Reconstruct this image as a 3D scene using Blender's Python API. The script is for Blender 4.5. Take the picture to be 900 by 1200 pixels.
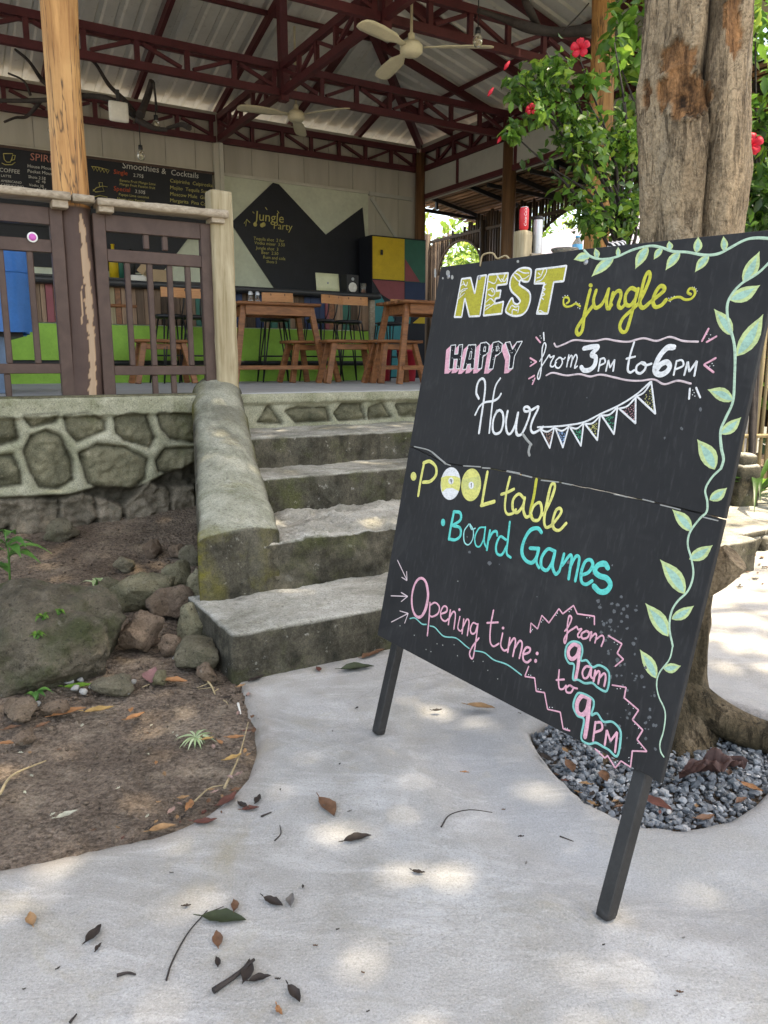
import bpy, bmesh, math, random
import numpy as np
from mathutils import Vector, Matrix, noise
for o in list(bpy.data.objects): bpy.data.objects.remove(o)
S = bpy.context.scene
COL = S.collection
rad = math.radians
# ------------------------------------------------------------------ camera
FPX, CZ = 907.0, 1.25
PITCH = math.atan(172 / FPX)
cd = bpy.data.cameras.new('camera'); cam = bpy.data.objects.new('camera', cd); COL.objects.link(cam)
cam.location = (0, 0, CZ); cam.rotation_euler = (math.pi/2 - PITCH, 0, 0)
cd.sensor_fit = 'VERTICAL'; cd.sensor_height = 36; cd.lens = FPX / 1200 * 36
cd.clip_start = .05; cd.clip_end = 800
S.camera = cam
# ------------------------------------------------------------------ sky, sun, exposure
SUN_DIR = Vector((0.27, -0.13, 0.95)).normalized()
w = bpy.data.worlds.new('World'); S.world = w; w.use_nodes = True
nt = w.node_tree; nt.nodes.clear()
sk = nt.nodes.new('ShaderNodeTexSky'); sk.sky_type = 'NISHITA'; sk.sun_disc = False
sk.sun_elevation = math.asin(SUN_DIR.z); sk.sun_rotation = math.atan2(SUN_DIR.x, SUN_DIR.y)
sk.air_density = 1.0; sk.dust_density = 3.0; sk.ozone_density = .6
bg = nt.nodes.new('ShaderNodeBackground'); bg.inputs['Strength'].default_value = .15
ow = nt.nodes.new('ShaderNodeOutputWorld')
nt.links.new(sk.outputs[0], bg.inputs['Color']); nt.links.new(bg.outputs[0], ow.inputs['Surface'])
sl = bpy.data.lights.new('sun', 'SUN'); sl.energy = 2.0; sl.angle = rad(.55); sl.color = (1, .94, .84)
so = bpy.data.objects.new('sun', sl); COL.objects.link(so)
so.rotation_euler = SUN_DIR.to_track_quat('Z', 'Y').to_euler(); so.location = (4, -3, 12)
S.view_settings.view_transform = 'Standard'; S.view_settings.look = 'None'
S.view_settings.exposure = 2.4; S.view_settings.gamma = 1
S.view_settings.use_white_balance = True; S.view_settings.white_balance_temperature = 8100
S.cycles.use_denoising = True
S.cycles.max_bounces = 8; S.cycles.diffuse_bounces = 4; S.cycles.transparent_max_bounces = 8
S.cycles.sample_clamp_indirect = 6
# ------------------------------------------------------------------ pixel helpers: where a spot of the photograph lies in the world
C0 = Vector((0, 0, CZ)); FC = Vector((0, math.cos(PITCH), -math.sin(PITCH))); UC = Vector((0, math.sin(PITCH), math.cos(PITCH))); XC = Vector((1, 0, 0))
AZ = math.atan(1550 / math.hypot(FPX, 172))
U = Vector((math.sin(AZ), math.cos(AZ), 0)); V = Vector((-math.cos(AZ), math.sin(AZ), 0)); UP = Vector((0, 0, 1))
RZ = math.atan2(U.y, U.x)
RB = Matrix((U, V, UP)).transposed()           # building frame -> world
def W(u, v, z): return U*u + V*v + UP*z
def ray(x, y): return XC*(x-450) + FC*FPX - UC*(y-600)
def at_z(x, y, z): d = ray(x, y); return C0 + d*((z-CZ)/d.z)
def at_v(x, y, v): d = ray(x, y); return C0 + d*(v/d.dot(V))
def at_u(x, y, u): d = ray(x, y); return C0 + d*(u/d.dot(U))
def at_y(x, y, Y): d = ray(x, y); return C0 + d*(Y/d.y)
def pix(P):
    d = Vector(P)-C0; k = d.dot(FC)
    return 450+FPX*d.dot(XC)/k, 600-FPX*d.dot(UC)/k
def uu(x, y, v): return at_v(x, y, v).dot(U)
def zz(x, y, v): return at_v(x, y, v).z
# ------------------------------------------------------------------ materials
MATS = {}
def hexl(h):
    h = h.lstrip('#'); r = [int(h[i:i+2], 16)/255 for i in (0, 2, 4)]
    return tuple(c/12.92 if c <= .04045 else ((c+.055)/1.055)**2.4 for c in r)
class NT:
    def __init__(s, name):
        s.m = bpy.data.materials.new(name); s.m.use_nodes = True; s.t = s.m.node_tree; s.t.nodes.clear()
        s.out = s.n('ShaderNodeOutputMaterial'); s.p = s.n('ShaderNodeBsdfPrincipled'); s.l(s.p.outputs[0], s.out.inputs[0])
        s.co = s.n('ShaderNodeTexCoord').outputs['Object']
    def n(s, t, **k):
        x = s.t.nodes.new(t)
        for a, b in k.items(): setattr(x, a, b)
        return x
    def l(s, a, b): s.t.links.new(a, b)
    def mapping(s, scale, rot=(0,0,0), co=None):
        m = s.n('ShaderNodeMapping'); m.inputs['Scale'].default_value = scale; m.inputs['Rotation'].default_value = rot
        s.l(co or s.co, m.inputs[0]); return m.outputs[0]
    def noise(s, scale, detail=5, rough=.6, co=None, dist=0):
        x = s.n('ShaderNodeTexNoise'); x.inputs['Scale'].default_value = scale; x.inputs['Detail'].default_value = detail
        x.inputs['Roughness'].default_value = rough; x.inputs['Distortion'].default_value = dist
        s.l(co or s.co, x.inputs['Vector']); return x.outputs['Fac']
    def voro(s, scale, feature='F1', co=None):
        x = s.n('ShaderNodeTexVoronoi', feature=feature); x.inputs['Scale'].default_value = scale; s.l(co or s.co, x.inputs['Vector']); return x
    def ramp(s, f, stops, interp='LINEAR'):
        r = s.n('ShaderNodeValToRGB'); r.color_ramp.interpolation = interp; e = r.color_ramp.elements
        while len(e) < len(stops): e.new(.5)
        for q, (p, c) in zip(e, stops): q.position = p; q.color = (c, c, c, 1) if isinstance(c, (int, float)) else tuple(c)+(1,)
        s.l(f, r.inputs[0]); return r.outputs[0]
    def mix(s, f, a, b, mode='MIX'):
        x = s.n('ShaderNodeMix', data_type='RGBA', blend_type=mode)
        for v, i in ((f, 0), (a, 6), (b, 7)):
            if isinstance(v, (int, float)): x.inputs[i].default_value = v if i == 0 else (v, v, v, 1)
            elif isinstance(v, tuple): x.inputs[i].default_value = v+(1,)
            else: s.l(v, x.inputs[i])
        return x.outputs[2]
    def math(s, op, a, b=0., clamp=False):
        x = s.n('ShaderNodeMath', operation=op, use_clamp=clamp)
        for v, i in ((a, 0), (b, 1)):
            if isinstance(v, (int, float)): x.inputs[i].default_value = v
            else: s.l(v, x.inputs[i])
        return x.outputs[0]
    def grit(s, col, scale=170, lo=.6, hi=1.35):
        return s.mix(1., col, s.ramp(s.noise(scale, 5, .8), [(.32, lo), (.5, 1.), (.68, hi)]), 'MULTIPLY')
    def attr(s, name): return s.n('ShaderNodeAttribute', attribute_name=name).outputs['Fac']
    def island(s): return s.n('ShaderNodeNewGeometry').outputs['Random Per Island']
    def oinfo(s): return s.n('ShaderNodeObjectInfo').outputs['Random']
    def normal_z(s):
        g = s.n('ShaderNodeNewGeometry'); x = s.n('ShaderNodeSeparateXYZ'); s.l(g.outputs['Normal'], x.inputs[0]); return x.outputs[2]
    def sep(s, co=None):
        x = s.n('ShaderNodeSeparateXYZ'); s.l(co or s.co, x.inputs[0]); return x.outputs
    def fin(s, col=None, rough=.7, bump=None, bs=.3, bd=.01, metal=0., spec=.4, transl=0., alpha=None):
        if col is not None:
            if isinstance(col, tuple): s.p.inputs['Base Color'].default_value = col+(1,)
            else: s.l(col, s.p.inputs['Base Color'])
        if isinstance(rough, (int, float)): s.p.inputs['Roughness'].default_value = rough
        else: s.l(rough, s.p.inputs['Roughness'])
        s.p.inputs['Metallic'].default_value = metal; s.p.inputs['Specular IOR Level'].default_value = spec
        if bump is not None:
            b = s.n('ShaderNodeBump'); b.inputs['Strength'].default_value = bs; b.inputs['Distance'].default_value = bd
            s.l(bump, b.inputs['Height']); s.l(b.outputs[0], s.p.inputs['Normal'])
        if transl:
            t = s.n('ShaderNodeBsdfTranslucent'); mx = s.n('ShaderNodeMixShader'); mx.inputs[0].default_value = transl
            if isinstance(col, tuple): t.inputs[0].default_value = col+(1,)
            elif col is not None: s.l(col, t.inputs[0])
            s.l(s.p.outputs[0], mx.inputs[1]); s.l(t.outputs[0], mx.inputs[2]); s.l(mx.outputs[0], s.out.inputs[0])
        return s.m
def simple(name, c, rough=.6, var=.25, scale=6, bump=.15, metal=0., spec=.4, per_obj=0., bd=.006):
    "a plain material with mottling, fine grain and a little bump"
    t = NT(name)
    n1 = t.noise(scale, 6, .65); n2 = t.noise(scale*7, 3, .6)
    f = t.math('ADD', t.math('MULTIPLY', n1, .7), t.math('MULTIPLY', n2, .3))
    col = t.mix(t.ramp(f, [(.3, 0.), (.7, 1.)]), tuple(x*(1-var) for x in c), tuple(min(1, x*(1+var)) for x in c))
    if per_obj: col = t.mix(1., col, t.ramp(t.oinfo(), [(0, 1-per_obj), (1, 1+per_obj)]), 'MULTIPLY')
    MATS[name] = t.fin(col, rough, f, bump, bd, metal, spec); return MATS[name]
def wood(name, c1, c2, scale=(3, 40, 40), rough=.6, island=0., bump=.25, spec=.35):
    t = NT(name); co = t.mapping(scale)
    n1 = t.noise(1., 6, .65, co, .4); n2 = t.noise(3., 3, .5)
    f = t.math('ADD', t.math('MULTIPLY', n1, .75), t.math('MULTIPLY', n2, .25))
    col = t.mix(t.ramp(f, [(.32, 0.), (.68, 1.)]), c1, c2)
    if island: col = t.mix(1., col, t.ramp(t.island(), [(0, 1-island), (1, 1+island)]), 'MULTIPLY')
    MATS[name] = t.fin(col, rough, n1, bump, .004, 0, spec); return MATS[name]
def leafmat(name, c1, c2, transl=.35, rough=.4, c3=None):
    t = NT(name); r = t.island()
    col = t.ramp(r, [(0, c1), (.75, c2), (1, c3 or c2)])
    n = t.noise(9, 3); col = t.mix(1., col, t.ramp(n, [(.3, .75), (.7, 1.2)]), 'MULTIPLY')
    MATS[name] = t.fin(col, rough, transl=transl, spec=.45); return MATS[name]

def mk_materials():
    # concrete path
    t = NT('path_concrete'); big = t.noise(.9, 6, .6); mid = t.noise(5, 6, .65); fine = t.noise(120, 3, .7); sp = t.voro(230)
    co = t.mapping((1.5, 4.5, 1), (0, 0, rad(35))); sw = t.noise(1.1, 6, .65, co, 2.8)
    col = t.mix(t.ramp(big, [(.36, 0.), (.62, 1.)]), (.235, .234, .224), (.42, .418, .402))
    col = t.mix(t.ramp(mid, [(.3, .8), (.62, 0.)]), col, (.25, .24, .21))
    col = t.mix(t.ramp(sw, [(.5, 0.), (.75, .45)]), col, (.55, .55, .54))
    st = t.noise(1.7, 5, .7, None, .8); col = t.mix(t.ramp(st, [(.54, 0.), (.72, .75)]), col, (.27, .245, .18))
    col = t.mix(t.ramp(fine, [(.3, .55), (.45, 0.)]), col, (.19, .185, .17))
    col = t.mix(t.ramp(t.noise(170, 2), [(.60, 0.), (.72, .3)]), col, (.55, .54, .51))
    cr = t.voro(.55, 'DISTANCE_TO_EDGE', t.mapping((1, 1, 1), (0, 0, .4))); dn = t.n('ShaderNodeVectorMath', operation='ADD'); nz_ = t.n('ShaderNodeTexNoise'); nz_.inputs['Scale'].default_value = 2.2; nz_.inputs['Detail'].default_value = 6; t.l(t.co, nz_.inputs['Vector']); t.l(t.co, dn.inputs[0]); t.l(nz_.outputs['Color'], dn.inputs[1])
    cr = t.voro(.55, 'DISTANCE_TO_EDGE', dn.outputs[0]); col = t.mix(t.math('MULTIPLY', t.ramp(cr.outputs['Distance'], [(.0, .8), (.0045, 0.)]), t.ramp(t.noise(1.1, 3), [(.45, 0.), (.6, 1.)])), col, (.13, .12, .10))
    smo = t.attr('trowel'); col = t.mix(smo, col, (.30, .315, .325)); col = t.mix(t.ramp(t.noise(2.6, 5, .7, None, 1.), [(.60, 0.), (.72, .5)]), col, (.33, .31, .24))
    col = t.grit(col, 210, .72, 1.18)
    dirt = t.attr('dirt'); col = t.mix(t.math('MULTIPLY', dirt, t.ramp(mid, [(.3, .2), (.7, 1.)])), col, (.25, .2, .15))
    h = t.math('ADD', t.math('MULTIPLY', fine, .7), t.math('ADD', t.math('MULTIPLY', sw, 1.4), t.math('MULTIPLY', mid, .5)))
    MATS['path'] = t.fin(col, .85, h, .45, .012, 0, .25)
    # soil
    t = NT('soil'); big = t.noise(2.2, 6, .65); fine = t.noise(45, 6, .75); sp = t.voro(60)
    col = t.mix(t.ramp(big, [(.3, 0.), (.7, 1.)]), (.10, .075, .056), (.27, .215, .165))
    col = t.mix(t.ramp(fine, [(.34, .85), (.56, 0.)]), col, (.035, .027, .02))
    col = t.mix(t.ramp(sp.outputs['Distance'], [(.1, .5), (.25, 0.)]), col, (.24, .20, .155))
    col = t.mix(t.ramp(t.noise(5, 4), [(.56, 0.), (.72, .6)]), col, (.33, .27, .20))
    col = t.grit(col, 110, .5, 1.5)
    MATS['soil'] = t.fin(col, .95, t.math('ADD', fine, t.math('MULTIPLY', sp.outputs['Distance'], .8)), .8, .02, 0, .15)
    # weathered concrete with moss on the upright faces
    def mossy(name, pale, dark, moss, mossamt, bump=.5):
        t = NT(name); big = t.noise(3., 6, .7); fine = t.noise(55, 5, .7); nz = t.normal_z()
        col = t.mix(t.ramp(t.noise(2.2, 7, .75, None, .4), [(.36, 0.), (.6, 1.)]), dark, pale)
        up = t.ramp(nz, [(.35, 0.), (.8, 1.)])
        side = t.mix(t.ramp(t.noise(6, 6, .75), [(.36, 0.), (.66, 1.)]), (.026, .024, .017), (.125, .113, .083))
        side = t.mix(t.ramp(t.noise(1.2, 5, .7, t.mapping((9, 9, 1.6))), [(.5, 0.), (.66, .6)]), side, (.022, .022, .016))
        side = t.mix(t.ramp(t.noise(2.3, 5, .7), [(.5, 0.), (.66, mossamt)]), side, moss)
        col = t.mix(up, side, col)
        col = t.mix(t.ramp(t.noise(4.5, 6, .7, None, .5), [(.56, 0.), (.68, .7*mossamt)]), col, moss)
        col = t.mix(t.ramp(fine, [(.28, .7), (.45, 0.)]), col, (.05, .048, .04))
        col = t.mix(t.ramp(t.noise(16, 4, .7), [(.63, 0.), (.7, .5)]), col, (.42, .41, .36))
        col = t.mix(t.ramp(t.noise(1.6, 6, .72, None, .6), [(.52, 0.), (.64, .6)]), col, (.10, .097, .075))
        col = t.mix(t.math('MULTIPLY', t.attr('strip'), t.ramp(t.noise(9, 5, .7), [(.36, .15), (.55, .95)])), col, (.15, .135, .018))
        col = t.grit(col, 130, .55, 1.35); g3 = t.noise(140, 4, .8)
        MATS[name] = t.fin(col, .92, t.math('ADD', t.math('MULTIPLY', big, .5), t.math('ADD', fine, t.math('MULTIPLY', g3, .5))), bump*1.5, .012, 0, .2)
    mossy('step', (.46, .45, .40), (.21, .205, .165), (.075, .085, .028), .6)
    mossy('parapet', (.36, .36, .29), (.17, .175, .125), (.13, .12, .02), .55, .35)
    # retaining wall: stones and mortar told apart by an attribute
    t = NT('stonewall'); a = t.attr('mortar'); big = t.noise(4, 6, .7); fine = t.noise(50, 5, .75)
    stn = t.mix(t.ramp(big, [(.3, 0.), (.7, 1.)]), (.055, .055, .035), (.215, .20, .13))
    stn = t.mix(t.ramp(t.noise(9, 5, .7), [(.58, 0.), (.7, .7)]), stn, (.3, .27, .19))
    mor = t.mix(t.ramp(big, [(.3, 0.), (.7, 1.)]), (.20, .205, .13), (.38, .37, .28))
    col = t.mix(a, stn, mor)
    col = t.mix(t.ramp(t.noise(2.6, 5, .7), [(.55, 0.), (.72, .6)]), col, (.09, .10, .035))
    low = t.attr('low'); col = t.mix(low, col, t.mix(t.ramp(big, [(.35, 0.), (.7, 1.)]), (.08, .07, .05), (.25, .215, .165)))
    col = t.mix(t.ramp(fine, [(.3, .6), (.45, 0.)]), col, (.05, .05, .035))
    col = t.mix(t.attr('crev'), col, (.03, .028, .02)); col = t.grit(col, 130, .55, 1.4)
    MATS['stonewall'] = t.fin(col, .93, t.math('ADD', big, fine), .6, .012, 0, .2)
    for nm, c1, c2, m in (('rock_grey', (.12, .108, .075), (.30, .27, .19), .45), ('rock_brown', (.14, .10, .07), (.32, .24, .175), .1), ('rock_olive', (.15, .14, .08), (.36, .33, .22), .3), ('boulder', (.06, .053, .036), (.22, .19, .14), .75)):
        t = NT(nm); big = t.noise(5, 6, .7); fine = t.noise(60, 5, .75)
        col = t.mix(t.ramp(big, [(.3, 0.), (.7, 1.)]), c1, c2)
        col = t.mix(t.ramp(t.noise(3.2, 6, .7), [(.47, 0.), (.62, m)]), col, (.055, .07, .025))
        col = t.mix(t.ramp(fine, [(.32, .85), (.46, 0.)]), col, (.03, .027, .022))
        col = t.mix(t.ramp(t.noise(22, 4, .7), [(.62, 0.), (.72, .5)]), col, (.33, .31, .26))
        col = t.grit(col, 190, .7, 1.3)
        MATS[nm] = t.fin(col, .93, t.math('ADD', big, fine), 1., .03, 0, .2)
    t = NT('gravel'); r = t.island(); col = t.ramp(r, [(0, (.10, .113, .125)), (.5, (.17, .19, .205)), (.85, (.25, .27, .285)), (1, (.36, .37, .37))])
    col = t.mix(1., col, t.ramp(t.noise(60, 4), [(.3, .7), (.7, 1.25)]), 'MULTIPLY'); MATS['gravel'] = t.fin(col, .85, t.noise(150, 3), .4, .004, 0, .3)
    simple('pale_chip', (.3, .3, .28), .9, .3, 30); simple('terrace', (.40, .40, .395), .75, .2, 3, .2)
    simple('ground', (.12, .10, .07), .95, .4, 1.2, .6, bd=.05)
    # sign
    t = NT('board'); n = t.noise(4, 6, .7); co = t.mapping((90, 90, 3)); g = t.noise(1., 3, .6, co); f = t.noise(30, 4, .7)
    col = t.mix(t.ramp(n, [(.3, 0.), (.75, 1.)]), (.012, .012, .0125), (.027, .027, .0275))
    col = t.mix(t.ramp(t.noise(1.8, 5, .75, None, .6), [(.54, 0.), (.78, .55)]), col, (.075, .075, .072))
    col = t.mix(t.ramp(g, [(.55, 0.), (.8, .25)]), col, (.09, .09, .088))
    col = t.mix(t.ramp(f, [(.7, 0.), (.8, .35)]), col, (.16, .16, .15))
    MATS['board'] = t.fin(col, t.ramp(n, [(.3, .58), (.7, .75)]), g, .12, .003, 0, .22)
    simple('sign_leg', (.016, .0155, .015), .55, .6, 16, .3); simple('board_edge', (.035, .033, .03), .8, .4, 30)
    chalk = dict(white='#f0f0ee', olive='#bdb548', lime='#cfcb52', lemon='#e9e487', lemon2='#d9d98a', pink='#f2b6c4', blush='#e3cfd0', dark='#2b2c2f', turq='#5ad8cc', turq2='#9fe6e0', teal='#86cfc4', mint='#bfdcc0', leafedge='#cfe0a0', leafcore='#acd4c0', smear='#a8a8a2', faint='#6d6f70', sp_brown='#b08a78', sp_blue='#8fb0d8', sp_green='#4fb38a', sp_yellow='#d9d488', sp_pink='#d39aa0')
    for k, h in chalk.items():
        t = NT('chalk_'+k); c = hexl(h); c = tuple(x*.8 for x in c)
        f = t.noise(160, 4, .8); g = t.noise(25, 4, .7); k2 = t.noise(1., 4, .7, t.mapping((70, 70, 200), (.5, .3, 0)))
        worn = t.ramp(t.math('ADD', t.math('MULTIPLY', f, .4), t.math('ADD', t.math('MULTIPLY', g, .25), t.math('MULTIPLY', k2, .35))), [(.36, .75), (.54, 0.)])
        MATS['chalk_'+k] = t.fin(t.mix(worn, c, tuple(x*.45+.015 for x in c)), .9, f, .2, .001, 0, .1)
    # woods
    t = NT('log'); co = t.mapping((22, 22, 1.3)); n = t.noise(1., 6, .65, co, .6); b = t.noise(2.5, 5, .6)
    col = t.mix(t.ramp(n, [(.3, 0.), (.68, 1.)]), (.24, .095, .028), (.58, .32, .125))
    col = t.mix(t.ramp(b, [(.5, 0.), (.75, .55)]), col, (.66, .40, .17))
    cr = t.noise(1.0, 4, .6, t.mapping((9, 9, .55)), 1.2); col = t.mix(t.ramp(cr, [(.482, 0.), (.5, .9), (.518, 0.)]), col, (.06, .035, .022))
    kn = t.voro(2.3); col = t.mix(t.ramp(kn.outputs['Distance'], [(.03, .8), (.07, 0.)]), col, (.07, .04, .02))
    paint = t.attr('paint'); col = t.mix(paint, col, t.mix(t.ramp(b, [(.3, 0.), (.7, 1.)]), (.052, .030, .024), (.09, .056, .045)))
    bare = t.attr('bare'); col = t.mix(bare, col, t.mix(n, (.24, .155, .09), (.50, .37, .26)))
    MATS['log'] = t.fin(col, .6, n, .4, .006, 0, .3)
    wood('weathered', (.21, .165, .115), (.46, .39, .30), (4, 60, 60), .85); wood('oldpost', (.19, .145, .07), (.46, .395, .27), (30, 30, 2), .85)
    wood('railpaint', (.052, .030, .023), (.092, .057, .045), (10, 10, 10), .55, 0, .1)
    wood('table_wood', (.10, .038, .016), (.32, .13, .05), (6, 30, 30), .45, .25); wood('stool_back', (.36, .15, .06), (.58, .28, .11), (6, 40, 40), .4)
    wood('plank_mix', (.09, .055, .035), (.26, .17, .11), (40, 40, 3), .7, .75)
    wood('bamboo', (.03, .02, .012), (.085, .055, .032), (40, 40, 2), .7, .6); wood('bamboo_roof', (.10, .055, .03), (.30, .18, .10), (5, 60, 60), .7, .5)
    wood('stick', (.2, .15, .08), (.42, .34, .2), (40, 40, 2), .85, .5); wood('oldbranch', (.015, .012, .011), (.05, .04, .036), (20, 20, 20), .8)
    wood('dark_column', (.06, .03, .015), (.2, .1, .045), (25, 25, 1.5), .5)
    # bark
    t = NT('bark'); n = t.noise(4, 7, .7, None, .3); co = t.mapping((9, 9, 2.2)); v = t.noise(1., 6, .7, co, .8); f = t.noise(70, 4, .7); fn = t.math('MULTIPLY', t.ramp(t.noise(1., 5, .75, t.mapping((17, 17, 3.2)), 1.2), [(.40, 1.), (.49, 0.)]), t.ramp(t.noise(38, 4, .7), [(.35, .35), (.6, 1.)]))
    col = t.mix(t.ramp(v, [(.28, 0.), (.7, 1.)]), (.17, .118, .07), (.42, .32, .205))
    col = t.mix(t.ramp(n, [(.54, 0.), (.68, .6)]), col, (.36, .30, .215))
    ck = t.noise(1.0, 5, .65, t.mapping((5, 5, 1.6)), 1.6); col = t.mix(t.ramp(ck, [(.488, 0.), (.5, .55), (.512, 0.)]), col, (.06, .04, .026))
    col = t.mix(t.ramp(f if False else t.noise(34, 5, .75), [(.32, .7), (.46, 0.)]), col, (.055, .038, .025))
    fm = t.math('MULTIPLY', fn, t.ramp(t.noise(2.4, 4, .6), [(.40, .15), (.62, .85)])); col = t.mix(fm, col, (.085, .058, .037))
    wd = t.attr('wood'); wn = t.noise(1., 6, .7, t.mapping((26, 26, 3)), .8); col = t.mix(wd, col, t.mix(t.ramp(wn, [(.3, 0.), (.7, 1.)]), (.06, .03, .016), (.40, .20, .085)))
    col = t.grit(col, 90, .6, 1.35)
    gr = t.attr('groove'); col = t.mix(gr, col, (.016, .01, .007))
    ms = t.attr('moss'); col = t.mix(t.math('MULTIPLY', ms, t.ramp(n, [(.5, 1.), (.68, .55)])), col, (.017, .016, .009))
    MATS['bark'] = t.fin(col, .9, t.math('SUBTRACT', t.math('ADD', v, t.math('MULTIPLY', f, .35)), t.math('MULTIPLY', fm, .7)), 1., .025, 0, .2)
    # metals, walls
    simple('red_steel', (.085, .018, .022), .55, .3, 5, .1); simple('black_metal', (.012, .012, .013), .45, .3, 20, .1); simple('grey_steel', (.3, .3, .3), .4, .2, 20, .1, .7)
    simple('blue_leg', (.13, .2, .3), .5, .2, 12, .1)
    t = NT('roof_sheet'); n = t.noise(1.1, 5, .65); f = t.noise(12, 4, .7)
    col = t.mix(t.ramp(n, [(.3, 0.), (.7, 1.)]), (.54, .54, .50), (.74, .74, .69)); col = t.mix(t.ramp(f, [(.58, 0.), (.75, .5)]), col, (.30, .25, .22))
    MATS['roof_sheet'] = t.fin(col, .55, f, .05, .004, .25, .4)
    t = NT('cladding'); co = t.mapping((1, 1, .15)); n = t.noise(3, 5, .6, co); col = t.mix(t.ramp(n, [(.3, 0.), (.7, 1.)]), (.40, .385, .325), (.56, .54, .47)); MATS['cladding'] = t.fin(col, .7, n, .1, .004)
    simple('wall_panel', (.56, .60, .48), .7, .16, 3, .1); simple('grey_panel', (.46, .47, .43), .7, .12, 2, .1); simple('frame_strip', (.55, .54, .47), .6, .1, 8)
    simple('menu_black', (.007, .009, .015), .55, .4, 5, .05); simple('lime_paint', (.23, .44, .055), .6, .2, 6, .1); simple('counter', (.025, .026, .028), .4, .3, 8, .1)
    for k, c in dict(yellow=(.55, .38, .02), green=(.02, .12, .085), rose=(.24, .06, .07), navy=(.012, .03, .085), tealp=(.02, .2, .22), redp=(.35, .012, .025), bluecover=(.03, .18, .52), cream=(.62, .57, .40), offw=(.62, .60, .54), laptop=(.55, .56, .36), canred=(.55, .02, .03), white=(.75, .75, .74), black=(.015, .015, .016), stickerp=(.6, .12, .45), orange=(.7, .22, .05), lilac=(.2, .185, .22), grey=(.3, .32, .33), box=(.32, .22, .12), silver=(.6, .62, .64), bluebox=(.08, .32, .55), chair=(.3, .28, .26)).items():
        simple('paint_'+k, c, .35 if k in ('bluecover', 'canred', 'laptop') else .55, .14, 7, .08, .8 if k == 'silver' else 0.)
    for k, c in dict(mw='#d9d9d2', my='#c8bf77', mr='#d8603a', mp='#c98a7c').items():
        t = NT('menu_'+k); MATS['menu_'+k] = t.fin(tuple(x*.8 for x in hexl(c)), .9)
    t = NT('glass'); t.p.inputs['Transmission Weight'].default_value = .9; MATS['glass'] = t.fin((.85, .88, .86), .08, spec=.6)
    t = NT('bulb'); t.p.inputs['Transmission Weight'].default_value = .8; MATS['bulb'] = t.fin((.75, .68, .5), .1, spec=.6)
    # leaves
    leafmat('hib_leaf', (.026, .075, .016), (.12, .25, .04), .42, .32, (.25, .38, .05))
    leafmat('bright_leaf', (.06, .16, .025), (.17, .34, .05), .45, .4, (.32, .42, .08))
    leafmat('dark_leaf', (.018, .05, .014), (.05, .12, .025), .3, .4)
    leafmat('crown_leaf', (.03, .08, .02), (.08, .17, .04), .25, .45)
    leafmat('far_leaf', (.09, .18, .03), (.26, .40, .07), .4, .5, (.42, .46, .10))
    leafmat('weed_leaf', (.04, .13, .03), (.12, .28, .06), .3, .4)
    leafmat('tuft', (.2, .3, .12), (.42, .5, .3), .2, .6)
    for k, c in dict(tan=(.26, .155, .075), orange=(.29, .14, .06), brown=(.13, .068, .038), dark=(.028, .021, .017), red=(.10, .038, .028), green=(.030, .040, .018), lime=(.12, .24, .03), maroon=(.05, .024, .020), purple=(.22, .12, .115), pale=(.38, .38, .29), yellow=(.33, .21, .075), pinkish=(.3, .2, .165), grey=(.14, .13, .12)).items():
        t = NT('fallen_'+k); n = t.noise(25, 5, .7); col = t.mix(t.ramp(n, [(.3, 0.), (.7, 1.)]), tuple(x*.6 for x in c), tuple(min(1, x*1.35) for x in c)); MATS['fallen_'+k] = t.fin(col, .6, n, .4, .004, 0, .3)
    t = NT('petal'); MATS['petal'] = t.fin((.62, .02, .045), .5, transl=.25)
mk_materials()
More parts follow.
